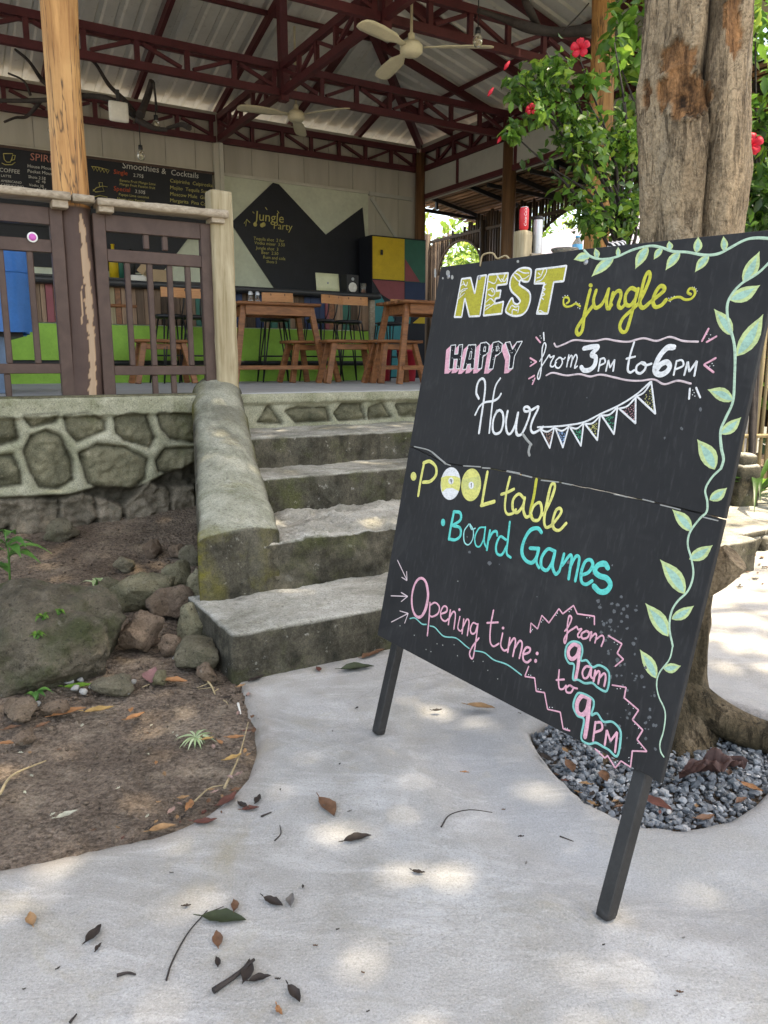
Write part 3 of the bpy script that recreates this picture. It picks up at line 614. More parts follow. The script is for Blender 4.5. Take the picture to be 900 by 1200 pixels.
# rafters and purlins
mb = MB()
for u in np.arange(-2.7, 7.0, 1.09):
    v1 = max(VRIDGE, VB-(UR-u)) if u > 4 else VRIDGE
    mb.beam(W(u, VTOP-.05, zr_back(u, VTOP-.05)-.06), W(u, v1, zr_back(u, v1)-.06), .05, .09)
for v in (9.9, 9.0, 8.2):
    ue = UR-(VB-v)
    mb.beam(W(-3, v, zr_back(-3, v)-.03), W(ue, v, zr_back(-3, v)-.03), .04, .05)
for v in np.arange(5.0, 10.7, 1.0):
    t = min(VTOP-v, v-4.1)
    mb.beam(W(UTOP-.05, v, ze-.06), W(UTOP-t, v, ze+SL*t-.06), .05, .09)
for du in (1.0, 2.1, 3.2):
    u = UTOP-du; mb.beam(W(u, VTOP-du, ze+SL*du-.03), W(u, 4.1+du, ze+SL*du-.03), .04, .05)
mb.beam(W(UTOP, VTOP, ze-.07), W(UTOP-(VTOP-VRIDGE), VRIDGE, ze+SL*(VTOP-VRIDGE)-.07), .08, .12)
mb.beam(W(UTOP, VF-.4, ze-.07), W(UTOP-(VTOP-VRIDGE), VRIDGE, ze+SL*(VTOP-VRIDGE)-.07), .08, .12)
mb.beam(W(-3, VRIDGE, ze+SL*(VTOP-VRIDGE)-.06), W(UTOP-(VTOP-VRIDGE), VRIDGE, ze+SL*(VTOP-VRIDGE)-.06), .06, .1)
mb.build('rafters', 'red_steel', pv)
def truss(p0, p1, zb, ztp, n, dark=0):
    mb = MB(); p0 = Vector(p0); p1 = Vector(p1); d = (p1-p0); h = .075
    at = lambda t, z: p0+d*t+UP*(z-p0.z)
    mb.beam(at(0, ztp-h/2), at(1, ztp-h/2), .06, h); mb.beam(at(0, zb+h/2), at(1, zb+h/2), .06, h)
    for i in range(n+1):
        t = min(max(i/n, .008), .992); mb.beam(at(t, zb+h+.001), at(t, ztp-h-.001), .042, .05, d.normalized())
    for i in range(n):
        a, b = (i+.12)/n, (i+.88)/n; q = (ztp-h-.02, zb+h+.02) if i % 2 == 0 else (zb+h+.02, ztp-h-.02)
        mb.beam(at(a, q[0]), at(b, q[1]), .036, .035)
    mb.build('truss', 'red_steel', pv)
ZB_, ZTP = 4.19, 4.53
truss(W(-2.9, VB-.06, 4.2), W(UA-.04, VB-.06, 4.2), ZB_, ZTP, 13); truss(W(UA+.04, VB-.06, 4.2), W(UR-.1, VB-.06, 4.2), ZB_, ZTP, 7)
truss(W(-2.9, VM, 4.2), W(UA-.04, VM, 4.2), ZB_, ZTP, 13); truss(W(UA+.04, VM, 4.2), W(UR-.06, VM, 4.2), ZB_, ZTP, 7)
truss(W(-2.9, VN, 4.2), W(UA-.04, VN, 4.2), ZB_, ZTP, 13); truss(W(UA+.04, VN, 4.2), W(UR-.06, VN, 4.2), ZB_, ZTP, 7)
truss(W(UA, VB-.1, 4.2), W(UA, VM+.04, 4.2), ZB_+.004, ZTP+.004, 5); truss(W(UA, VM-.04, 4.2), W(UA, VN+.04, 4.2), ZB_+.004, ZTP+.004, 5); truss(W(UA, VN-.04, 4.2), W(UA, 4.9, 4.2), ZB_+.004, ZTP+.004, 4)
truss(W(UR, VB-.1, 4.2), W(UR, VM+.04, 4.2), ZB_+.004, ZTP+.004, 5); truss(W(UR, VM-.04, 4.2), W(UR, VN+.04, 4.2), ZB_+.004, ZTP+.004, 5); truss(W(UR, VN-.04, 4.2), W(UR, 5.2, 4.2), ZB_+.004, ZTP+.004, 3)
for u, v in ((UA, VM), (UA, VN)):
    mb = MB(); mb.beam(W(u+.02, v, ZB_-.05), W(u+.02, v, zr_back(u, v) if v > VRIDGE else ze+SL*(VTOP-VRIDGE)-SL*(VRIDGE-v)), .09, .09, V); mb.build('king_post', 'red_steel', pv)
# walls
mb = MB()
for k in range(0, 25):
    u = -2.9+k*.4; mb.box(W(u+.2, VB+.03, (ZT+4.6)/2), (.394, .02, 4.6-ZT), RB)
mb.box(W(2.05, VB+.06, (ZT+4.6)/2), (9.95, .02, 4.6-ZT), RB); mb.build('back_wall', 'cladding', pv)
def zl_(x, y): return at_v(x, y, VB).z
for u0, u1 in ((-2.9, UA-.09), (UA+.07, 6.15)):
    mb = MB(); mb.box(W((u0+u1)/2, VB+.005, (ZT+3.80)/2), (u1-u0, .02, 3.80-ZT), RB); mb.build('wall_panel', 'wall_panel', pv)
    mb = MB(); mb.box(W((u0+u1)/2, VB-.012, 3.815), (u1-u0, .03, .04), RB); mb.build('wall_trim', 'frame_strip', pv)
mb = MB(); mb.beam(W(6.16, VB-.01, 3.81), W(6.95, VB-.01, 3.80), .03, .05); mb.beam(W(6.2, VB-.012, 3.75), W(6.9, VB-.012, 2.9), .025, .05); mb.build('brace', 'grey_panel', pv)
mb = MB(); mb.box(W(UA, VB-.02, (ZT+4.2)/2), (.13, .06, 4.2-ZT), RB); mb.build('wall_post', 'cladding', pv)
mb = MB(); mb.box(W(UA+.03, VB-.07, (ZT+4.2)/2), (.05, .03, 4.19-ZT), RB); mb.build('conduit', 'frame_strip', pv)
# painted dark shape on the pale wall
q = [(272,260),(320,214),(327,216),(382,275),(425,243),(428,277),(440,277),(440,375),(340,375),(322,338),(272,263)]
o0 = W(0, VB-.03, 0); poly = [(lambda p: (p.dot(U), p.z))(at_v(x, y, VB-.03)) for x, y in q]
mb = MB(); mb.prism(poly, .02, o0, U, UP, -V); db = tag(mb.build('menu_board', 'menu_black'), 'zigzag edged blue black wall board chalked Jungle Party', 'menu board')
mb = MB(); mb.box(W(UR+.06, (VB+5.2)/2, 4.2), (.02, VB-5.2, .85), RB); mb.box(W(UR, (VB+VM)/2-.02, 4.02), (.03, VB-VM-.15, .33), RB); mb.box(W(UR, (VN+VM)/2, 4.02), (.03, VM-VN-.1, .33), RB); mb.box(W(UR, (VN+5.2)/2, 4.02), (.03, VN-5.3, .33), RB); mb.build('gable_panel', 'grey_panel', pv)
mb = MB(); mb.beam(W(UR, VB-.1, 3.82), W(UR, 5.2, 3.82), .06, .07)
for v in (VB-.12, 9.75, VM-.14, 7.5, VN): mb.beam(W(UR-.005, v, 3.86), W(UR-.005, v, 4.185), .05, .05, V)
mb.build('panel_frame', 'red_steel', pv)
mb = MB(); pb = W(UR-.05, VB-.12, ZT); mb.tube([pb, pb+UP*1.7, pb+UP*3.4], [.09, .085, .08], 12, wob=.05); mb.build('corner_post', 'dark_column', pv)
pb = at_u(600, 300, UR); pb = Vector((pb.x, pb.y, ZT)); pb = W(UR, VM, ZT); mb = MB(); mb.tube([pb, pb+UP*1.7, pb+UP*3.1], [.1, .095, .09], 14, wob=.06); mb.build('post', 'dark_column', pv)
# log posts at the front
def log_post(name, base, top, r0, r1, seed, painted=False):
    pts = [base+(top-base)*t+U*.012*math.sin(t*7+seed)+V*.01*math.sin(t*5) for t in np.linspace(0, 1, 40)]
    mb = MB(); mb.tube(pts, [r0+(r1-r0)*t+.006*math.sin(9*t+seed) for t in np.linspace(0, 1, 40)], 24, wob=.07, seed=seed)
    if painted:
        pa, ba = {}, {}
        for i, p in enumerate(mb.v):
            p = Vector(p); low = 1 if p.z < zr-.03 else 0
            if low:
                x = pix(p)[0]; t = (zr-p.z)/(zr-ZT); c = 103+8*t+6*noise.noise((0, 0, p.z*6)); wd = (9 if t > .1 else 3)*(.75+.9*noise.noise((3, 1, p.z*9)))
                if t < .08: wd = 0
                if t > .93: wd *= .3
                front = (p-base).dot(V) < .02
                b = 1. if (abs(x-c) < wd and front) else 0.; ba[i] = b; pa[i] = 1-b
        mb.at['paint'] = pa; mb.at['bare'] = ba
    return mb
b0 = W(uu(98, 459, VR+.05), VR+.06, ZT); t0_ = at_v(71, 0, VR+.06); t0_ = b0+(t0_-b0)*1.7
def log_hi(base, top, r0, r1, seed):
    "finer mesh so that the peeled paint has a ragged edge"
    n, m = 260, 96; vs = []; pa = []; ba = []; d = top-base
    for i in range(n):
        t = i/(n-1); c = base+d*t+U*.012*math.sin(t*7+seed)+V*.01*math.sin(t*5); r = r0+(r1-r0)*t+.006*math.sin(9*t+seed)
        for k in range(m):
            a = 2*math.pi*k/m; e = U*math.cos(a)+V*math.sin(a); rr = r*(1+.07*noise.noise((math.cos(a)*1.3, math.sin(a)*1.3, t*5+seed)))
            p = c+e*rr; low = p.z < zr-.02; b = 0.
            if low:
                s = (zr-p.z)/(zr-ZT); ang = a-4.95-.1*math.sin(s*3); wd = .27*(.55+.8*abs(noise.noise((3, 1, p.z*4))))+.12*noise.noise((a*9, 2, p.z*24))
                if s < .1: wd *= s*7
                b = 1. if abs(ang) < wd and s > .06 else 0.
                if abs(ang+.42+.5*(s-.55)) < .03 and .42 < s < .62: b = 1.
                if b: p = p-e*.004
            vs.append(p); pa.append(1.-b if low else 0.); ba.append(b)
    fs = [(i*m+k, i*m+(k+1) % m, (i+1)*m+(k+1) % m, (i+1)*m+k) for i in range(n-1) for k in range(m)]
    mb = MB(); mb.add(vs, fs, True, paint=pa, bare=ba); return mb
o = log_hi(b0, t0_, .112, .098, 1.).build('log_post', 'log', pv); o['label'] = 'thick golden log post with peeling brown paint below the handrail'
b1 = W(5.33, VR+.05, ZT); t1 = at_v(707, 0, VR+.05); b1 = Vector((at_v(703, 290, VR+.05).x, at_v(703, 290, VR+.05).y, ZT)); t1 = b1+(t1-b1)*1.2
o = log_post('log_post', b1, t1, .108, .1, 4.).build('log_post', 'log', pv); o['label'] = 'golden log post partly overgrown by the hibiscus'
# ------------------------------------------------------------------ bamboo lean-to and fence on the far right side
lt = thing('lean_to_roof', 'bamboo slat lean-to roof on dark brackets along the right side of the bar', 'lean-to', W(7.8, 9, ZT))
RR = random.Random(2); mb = MB()
for i in range(17):
    t = i/16; u = 7.12+1.55*t; z = 4.02-.30*t
    for v0, v1 in ((4.4, 6.7), (6.72, 9.0), (9.02, 11.6)):
        mb.beam(W(u+RR.uniform(-.01, .01), v0, z+RR.uniform(-.008, .008)), W(u+RR.uniform(-.01, .01), v1+RR.uniform(-.05, .05), z+RR.uniform(-.008, .008)), .075, .018)
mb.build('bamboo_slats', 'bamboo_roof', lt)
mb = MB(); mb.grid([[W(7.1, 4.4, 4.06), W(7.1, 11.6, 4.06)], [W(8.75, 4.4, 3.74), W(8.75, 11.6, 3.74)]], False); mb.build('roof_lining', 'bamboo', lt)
mb = MB()
for v in (11.0, 10.0, 9.1, 8.2, 7.2, 6.2, 5.2):
    mb.beam(W(7.1, v, 3.97), W(8.7, v, 3.66), .045, .06)
    if v in (11.0, 8.2, 9.1): mb.beam(W(7.1, v, 3.72), W(8.45, v, 3.67), .04, .05); mb.beam(W(7.55, v, 3.74), W(7.55, v, 3.88), .04, .04, V)
mb.build('bracket', 'black_metal', lt)
bf = thing('bamboo_fence', 'dark upright bamboo pole fence with arched openings beyond the bar', 'fence', W(8.35, 9.4, ZT))
UF = 8.35; mb = MB(); holes = []
h1 = at_u(541, 302, UF); h2 = at_u(672, 283, UF)
v1c, z1c, v2c, z2c = h1.dot(V), h1.z, h2.dot(V), h2.z-.2
for i in range(112):
    v = 5.0+i*.068+RR.uniform(-.01, .01); top = 3.72+RR.uniform(-.05, .05); segs = [(ZT-.5, top)]
    if v > 11.0: top = 3.62-.12*(v-11.0)+RR.uniform(-.07, .05); segs = [(ZT-.5, top)]
    for vc, zc, rv, rz_ in ((11.40, 2.85, .63, .52), (8.25, 2.75, 1.35, .77)):
        if abs(v-vc) < rv:
            hh = rz_*math.sqrt(1-((v-vc)/rv)**2); n_ = []
            for a, b in segs: n_ += [(a, min(b, zc-rz_*.8)), (max(a, zc+hh), b)]
            segs = [s for s in n_ if s[1]-s[0] > .03]
    for a, b in segs:
        mb.tube([W(UF, v, a), W(UF+.01, v, b)], RR.uniform(.019, .027), 6)
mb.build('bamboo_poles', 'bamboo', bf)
mb = MB()
for z in (3.46, 1.5): mb.beam(W(UF-.035, 5.0, z), W(UF-.035, 12.6, z), .03, .045)
for vc, zc, rv, rz_ in ((11.40, 2.85, .63, .52), (8.25, 2.75, 1.35, .77)):
    a = [W(UF-.03, vc+rv*math.cos(t), zc+rz_*math.sin(t)) for t in np.linspace(0, math.pi, 20)]; mb.tube(a, .022, 6)
for v in (12.35, 10.72, 9.9, 6.7, 5.5): mb.tube([W(UF-.06, v, ZT-.6), W(UF-.06, v, 3.6)], .05, 8)
mb.build('fence_frame', 'bamboo', bf)
# neighbouring shed roof seen through the big arch
sh = thing('shed', 'low shed with pale lilac ribbed metal roof beyond the bamboo fence', 'shed', W(11.5, 10.2, 0))
mb = MB()
p0 = W(10.2, 7.2, 2.35); rows = []
for k in range(113):
    v = 7.6+k*.06; h = .03 if k % 4 < 2 else 0
    rows.append([W(9.6, v, 2.7+h), W(11.3, v, 3.45+h), W(13.2, v, 4.3+h)])
mb.grid(rows, False); mb.build('roof', 'paint_lilac', sh)
mb = MB(); mb.box(W(11.5, 10.0, 1.2), (2.6, 5.2, 2.6), RB); mb.build('wall', 'grey_panel', sh)
# ------------------------------------------------------------------ writing on the bar's boards (vector text, extruded a hair)
def text(mb, s, o, x, y, h, n, slant=0., th=.001, spread=1.):
    c = bpy.data.curves.new('t', 'FONT'); c.body = s; c.size = h*1.35; c.resolution_u = 2
    to = bpy.data.objects.new('t', c); COL.objects.link(to); bpy.context.view_layer.update()
    me = bpy.data.meshes.new_from_object(to.evaluated_get(bpy.context.evaluated_depsgraph_get()))
    o = Vector(o); vs = [o+x*(v.co.x*spread+slant*v.co.y)+y*v.co.y+n*th for v in me.vertices]; fs = [tuple(p.vertices) for p in me.polygons]
    bpy.data.objects.remove(to); bpy.data.curves.remove(c); bpy.data.meshes.remove(me)
    if vs: mb.add(vs, fs)
    return mb
NB = -V
mbd = thing('menu_board', 'long black wall menu board chalked with coffee, spirits, smoothies and cocktails', 'menu board', W(1.3, VB-.03, 3))
zt1 = 3.80
mb = MB(); mb.box(W(.4, VB-.035, 3.36), (6.6, .03, .86), RB); mb.build('board', 'menu_black', mbd)
mb = MB(); mb.box(W(.4, VB-.03, 3.80), (6.66, .05, .03), RB); mb.build('frame', 'railpaint', mbd)
VT_ = VB-.052
def wr(mat, items, part='chalk_writing', par=None):
    mb = MB()
    for s, px, py, hpx in items:
        P = at_v(px, py, VT_); h = at_v(px, py-hpx, VT_).z-P.z; text(mb, s, P, U, UP, h, NB, .1)
    return mb.build(part, mat, par or mbd)
wr('menu_mw', [('Smoothies', 143, 197, 8), ('&', 189, 203.5, 7), ('Cocktails', 200, 205, 7), ('COFFEE', -1, 201, 5), ('LATTE', 1, 207, 3), ('AMERICANO', 1, 213, 3), ('CAPPUCCINO', 1, 217.5, 3), ('MOCHA', 2, 223, 3),
    ('House Mouse 4.5$', 32, 196, 4), ('Pocket Mouse 4.5$', 32, 202, 4), ('Shots 2.5$', 33, 208.5, 3.5), ('x2  4$', 42, 213.5, 3.2), ('Vodka 3$', 34, 218, 3.2), ('x2  5$', 43, 222.5, 3.2)])
wr('menu_mp', [('SPIRITS', 35, 187.5, 9)])
wr('menu_mr', [('Single', 133, 203.5, 5.5), ('Special', 133, 223, 5.5)])
wr('menu_mw', [('2.75$', 156, 207, 4.2), ('3.50$', 158, 226, 4.2)])
wr('menu_my', [('Banana Fruit Mango Lime', 140, 212.5, 3.2), ('Mango Fruit Passion fruit', 140, 217, 3.2), ('Papaya Lime coconut', 139, 229, 3.2), ('Mango pine Passion', 137, 234, 3.2), ('Coconut 3.5$', 152, 241, 3.2), ('Caipirinha  Caipiroska', 199, 213.5, 4.5), ('Mojito  Tequila Sunrise', 199, 221.5, 4.5), ('Moscow Mule  Gin', 199, 229, 4.5), ('Margarita  Pina Colada', 199, 236.5, 4.5), ('Long Island  Rum', 199, 244, 4.5)])
VJ = VB-.05
VT_ = VJ-.003
jb = wr('menu_my', [('Jungle', 299, 258, 12), ('Party', 320, 268, 9), ('Tequila shot  2 for', 297, 281, 4), ('Vodka mixer  3.50', 298, 286, 4), ('Jungle shot  3', 300, 292, 4), ('Beer  2.50', 306, 297.5, 4), ('Rum and cola', 308, 303, 4), ('Shots 5', 312, 308, 3.5)], 'chalk_writing', db)
mb = MB()
for pts in ([(288,265),(289,257),(286,262)], [(289,257),(293,261)], [(296,248),(298,250)], [(311,243),(313,246)], [(325,247),(327,250)]): mb.tube([at_v(x, y, VJ-.005) for x, y in pts], .006, 5)
for x, y in ((299,263),(307,264),(309,263)): mb.lathe([(0,.004),(.03,.003),(.03,0)], at_v(x, y, VJ-.002), 8, (U, UP, -V))
mb.build('chalk_doodles', 'menu_my', db)
mb = MB(); VD = VB-.056      # cup, bunting and duck doodles on the long board
def doodle(pts, r=.005): mb.tube([at_v(x, y, VD) for x, y in pts], r, 5)
doodle([(4,180),(5,187),(8,190),(12,190),(14,186),(15,180),(4,180)]); doodle([(15,182),(18,182),(17,187),(13,188)]); doodle([(2,191),(6,193),(14,193),(18,190)])
doodle([(107,195),(115,196),(127,199)]); [doodle([(108+4*k, 195+.8*k), (110+4*k, 200+.8*k), (112+4*k, 196+.8*k)], .004) for k in range(5)]
doodle([(109,224),(113,220),(120,218),(122,224),(112,225),(109,222)]); doodle([(117,219),(116,214),(120,214),(120,218),(126,219)])
doodle([(109,231),(117,229),(126,231),(122,235),(111,236),(109,232)], .004); mb.build('chalk_drawings', 'menu_my', mbd)
# dark painted shapes below the menu, seen through the railing
mb = MB(); poly = [(-1.8, 2.45), (2.95, 2.45), (3.35, 2.95), (-1.8, 2.95)]; mb.prism(poly, .015, W(0, VB-.022, 0), U, UP, -V); sb = tag(mb.build('wall_board', 'menu_black'), 'dark slanted back bar board below the long menu board', 'wall board')
# back shelf with bottles
shf = thing('bar_shelf', 'narrow shelf on the back wall behind the railing', 'shelf', W(2.0, VB-.15, 2.35)); mb = MB(); mb.box(W(1.6, VB-.15, 2.33), (3.6, .24, .03), RB); mb.build('board', 'counter', shf)
mb = MB(); [mb.box(W(u, VB-.1, 2.27), (.03, .16, .08), RB) for u in (.2, 1.6, 3.0)]; mb.build('bracket', 'black_metal', shf)
def bottle(u, v, z, h, r, m, lab): 
    mb = MB(); mb.lathe([(0, 0), (r, 0), (r, h*.58), (r*.85, h*.68), (r*.36, h*.78), (r*.34, h*.97), (r*.42, h*.975), (r*.42, h), (0, h)], W(u, v, z), 14); return tag(mb.build('bottle', m), lab, 'bottle', 'bottles on the back shelf')
bottle(uu(131, 275, VB-.15), VB-.15, 2.346, .42, .06, 'paint_yellow', 'yellow bottle on the back shelf behind the railing')
bottle(uu(139, 275, VB-.15), VB-.16, 2.346, .34, .04, 'paint_green', 'green bottle beside the yellow one on the back shelf')
bottle(uu(152, 275, VB-.15), VB-.15, 2.346, .38, .045, 'paint_black', 'black bottle on the back shelf behind the railing')
# ------------------------------------------------------------------ bar counter
bar = thing('bar_counter', 'long bar counter with black top, mixed salvaged planks and a lime green base', 'bar counter', W(3.6, 9.2, ZT))
VC = 9.1; u0, u1 = -1.2, 5.2
mb = MB(); mb.rbox(W((u0+u1)/2+.03, VC+.22, 2.135), (u1-u0+.2, .62, .075), RB, .012, .06, .004, 5); mb.build('counter_top', 'counter', bar)
mb = MB(); mb.box(W((u0+u1)/2, VC+.08, (ZT+1.69)/2), (u1-u0, .1, 1.69-ZT), RB); mb.build('base', 'lime_paint', bar)
cols = ['plank_mix']*11+['paint_rose', 'paint_navy', 'oldpost', 'table_wood', 'paint_green']; R0 = random.Random(4); u = u0; groups = {}
while u < u1-.02:
    wd = min(R0.uniform(.05, .12), u1-u); m = R0.choice(cols); groups.setdefault(m, MB()).box(W(u+wd/2, VC+.07-R0.uniform(0, .025), (1.70+2.095)/2), (wd-.006, .06, 2.093-1.70), RB); u += wd
b = MB(); mi = []
for k, m in enumerate(groups): b.add(groups[m].v, groups[m].f); mi += [k]*len(groups[m].f)
o = b.build('front_planks', list(groups), bar); o.data.polygons.foreach_set('material_index', mi)
mb = MB(); mb.box(W(u1+.04, VC+.2, (ZT+2.09)/2), (.07, .42, 2.09-ZT), RB); mb.build('end_panel', 'weathered', bar)
mb = MB(); mb.tube([W(u0, VC-.12, ZT+.22), W(u1-.05, VC-.12, ZT+.22)], .03, 10); [mb.tube([W(x, VC-.12, ZT+.22), W(x, VC+.04, ZT+.22)], .015, 6) for x in (-.8, .6, 2, 3.4, 4.9)]; mb.build('foot_rail', 'black_metal', bar)
ZC = 2.174
lp = thing('laptop', 'open pale laptop with its lid towards us on the bar counter', 'laptop', W(4.6, VC+.2, ZC))
cl = at_v(385, 338, VC+.12); ul = cl.dot(U); mb = MB(); mb.rbox(W(ul, VC+.26, ZC+.01), (.32, .22, .016), RB, .005, .05); mb.build('keyboard', 'paint_grey', lp)
mb = MB(); Rt = RB @ Matrix.Rotation(rad(-8), 3, 'X'); mb.rbox(W(ul, VC+.145, ZC+.125), (.33, .01, .225), Rt, .004, .05); mb.build('lid', 'paint_laptop', lp)
mb = MB(); mb.lathe([(0, .002), (.014, .002), (.014, 0)], W(ul, VC+.136, ZC+.115), 12, (U, UP, -V)); mb.build('badge', 'paint_grey', lp)
sp = thing('speaker', 'small black loudspeaker with a pale cone beside the laptop', 'speaker', W(4.9, VC+.2, ZC)); us = uu(412, 332, VC+.15)
mb = MB(); mb.box(W(us, VC+.2, ZC+.12), (.17, .17, .235), RB); mb.build('cabinet', 'paint_black', sp, .006); mb = MB(); mb.lathe([(.0, .0), (.02, .004), (.03, .012), (.055, .004), (.062, .0), (.064, -.004)], W(us, VC+.112, ZC+.075), 18, (U, UP, -V)); mb.build('cone', 'paint_offw', sp); mb = MB(); mb.lathe([(0, .004), (.02, .003), (.022, 0)], W(us, VC+.113, ZC+.18), 12, (U, UP, -V)); mb.build('tweeter', 'paint_grey', sp)
g = thing('drink_glass', 'glass of orange drink at the right end of the bar counter', 'glass', W(5.2, VC+.1, ZC)); ug = 5.16; mb = MB(); mb.lathe([(0, 0), (.032, 0), (.04, .13), (.037, .13), (.03, .006), (0, .006)], W(ug, VC+.1, ZC), 14); mb.build('glass', 'glass', g); mb = MB(); mb.lathe([(0, .008), (.029, .008), (.034, .08), (0, .08)], W(ug, VC+.1, ZC), 14); mb.build('drink', 'paint_orange', g)
bx = thing('cardboard_box', 'open brown cardboard box on the bar counter seen through the railing', 'box', W(2.6, VC+.2, ZC)); ux = uu(182, 320, VC+.2); mb = MB(); mb.box(W(ux, VC+.22, ZC+.075), (.22, .18, .15), RB); mb.build('carton', 'paint_box', bx, .003); mb = MB(); mb.beam(W(ux-.11, VC+.13, ZC+.15), W(ux-.17, VC+.13, ZC+.2), .18, .004, V); mb.build('flap', 'paint_box', bx)
bx = thing('card_terminal', 'small white machine on the bar counter seen through the railing', 'machine', W(2.4, VC+.2, ZC)); ux = uu(160, 321, VC+.2); mb = MB(); mb.rbox(W(ux, VC+.22, ZC+.04), (.2, .16, .08), RB, .015, .03); mb.build('body', 'paint_offw', bx); mb = MB(); mb.box(W(ux, VC+.2, ZC+.085), (.1, .06, .012), RB); mb.build('screen', 'paint_black', bx)
# ------------------------------------------------------------------ colour block cabinet behind the end of the bar
cb = thing('cabinet', 'tall cupboard painted in yellow, green, rose and blue blocks', 'cabinet', W(6.6, 10.2, ZT)); VK = 10.25
def kp(x, y): p = at_v(x, y, VK); return (p.dot(U), p.z)
uk0, uk1 = kp(437, 300)[0], kp(500, 300)[0]; zk = kp(440, 275)[1]
mb = MB(); mb.box(W((uk0+uk1)/2, VK+.22, (ZT+zk)/2), (uk1-uk0, .38, zk-ZT), RB); mb.build('carcass', 'menu_black', cb)
um = kp(475.5, 300)[0]; zm = (zk+ZT)*.5+.45; zz1 = kp(450, 328)[1]; zlow = zz1-.62
def block(m, poly, dz=0.):
    if m == 'paint_yellow' and dz: block('paint_green', [(um-.004, zz1), (uk1-.004, zz1), (uk1-.004, zk-.02), (um-.004, zk-.02)], -.003)
    mb = MB(); mb.prism(poly, .02, W(0, VK+.025-dz, 0), U, UP, -V); mb.build('door' if m == 'paint_yellow' else 'painted_panel', m, cb)
block('paint_yellow', [(uk0+.01, zz1+.01), (um-.01, zz1+.01), (um-.01, zk-.02), (uk0+.01, zk-.02)], .006)
block('paint_rose', [(um+.005, zz1+.005), (uk1-.1, zz1+.005), (um+.005, zk-.3)]); block('paint_rose', [(uk0+.005, zz1-.005), (um-.005, zz1-.005), (um-.005, zlow+.22), (uk0+.15, zz1-.2)])
block('paint_navy', [(um+.005, zz1-.005), (uk1-.005, zz1-.005), (uk1-.005, zz1-.4), (um+.005, zz1-.4)]); block('paint_tealp', [(um+.005, zz1-.41), (uk1-.25, zz1-.41), (um+.1, zlow), (um+.005, zlow)]); block('paint_yellow', [(um+.15, zlow+.01), (uk1-.005, zlow+.01), (uk1-.005, zz1-.45)])
block('paint_tealp', [(uk0+.005, zz1-.2), (uk0+.14, zz1-.2), (um-.15, zlow), (uk0+.005, zlow)]); block('paint_tealp', [(uk0+.005, ZT+.02), (um-.01, ZT+.02), (um-.01, zlow-.02), (uk0+.005, zlow-.02)])
mb = MB(); mb.box(W(kp(447, 300)[0], VK-.008, kp(450, 296)[1]), (.035, .012, .07), RB); mb.build('lock', 'paint_black', cb)
# ------------------------------------------------------------------ stools, tables, benches (built at the origin: x along the bar, y away)
def make_stool():
    t = thing('bar_stool', '', 'bar stool', (0, 0, 0), 'wire leg bar stools along the bar'); H = .70
    mb = MB(); mb.lathe([(0, H), (.16, H), (.172, H+.012), (.172, H+.03), (.16, H+.04), (0, H+.04)], (0, 0, 0), 18); mb.build('seat', 'black_metal', t)
    for sx in (-1, 1):
        for sy in (-1, 1):
            mb = MB(); mb.tube([(sx*.19, sy*.19, 0), (sx*.13, sy*.13, H)], .0085, 6); mb.tube([(sx*.19, sy*.19, 0), (sx*.08, sy*.14, H)], .0085, 6); mb.build('leg', 'black_metal', t)
    mb = MB(); a = .158; z = .3; q = [(-a, -a, z), (a, -a, z), (a, a, z), (-a, a, z), (-a, -a, z)]; [mb.tube([q[i], q[i+1]], .008, 6) for i in range(4)]; mb.build('footrest', 'black_metal', t)
    mb = MB(); [mb.tube(bez([(x, -.12, H), (x, -.19, H+.12), (x*1.15, -.215, H+.30)], 6), .008, 6) for x in (-.07, .07)]; mb.build('back_frame', 'black_metal', t)
    mb = MB(); rows = []
    for z in (H+.21, H+.31): rows.append([(x, -.225+.22*x*x*4, z) for x in np.linspace(-.18, .18, 9)])
    vs = rows[0]+rows[1]; vs2 = [(x, y+.014, z) for x, y, z in vs]; n = 9
    mb.add(vs+vs2, [(i, i+1, n+i+1, n+i) for i in range(8)]+[(18+i+1, 18+i, 18+n+i, 18+n+i+1) for i in range(8)]+[(n+i, n+i+1, 27+i+1, 27+i) for i in range(8)]+[(i+1, i, 18+i, 18+i+1) for i in range(8)]+[(0, n, 27, 18), (n-1, 26, 35, 17)]); mb.build('backrest', 'stool_back', t)
    return t
s0 = make_stool()
for i, (px, v, rz, lab) in enumerate([(200, 8.72, .15, 'wire leg bar stool seen through the right railing panel'), (322, 8.72, -.2, 'wire leg bar stool behind the near wooden table'), (376, 8.66, .35, 'wire leg bar stool turned with its back in shadow, left of the laptop'), (408, 8.72, -.1, 'wire leg bar stool with a bright backrest below the black speaker'), (457, 8.8, .25, 'wire leg bar stool by the coloured cupboard past the bar end'), (228, 8.75, -.3, 'wire leg bar stool right behind the square terrace post')]):
    o = s0 if i == 0 else copy_tree(s0); p = at_v(px, 380, v); put(o, (p.x, p.y, ZT), RZ+rz, lab)
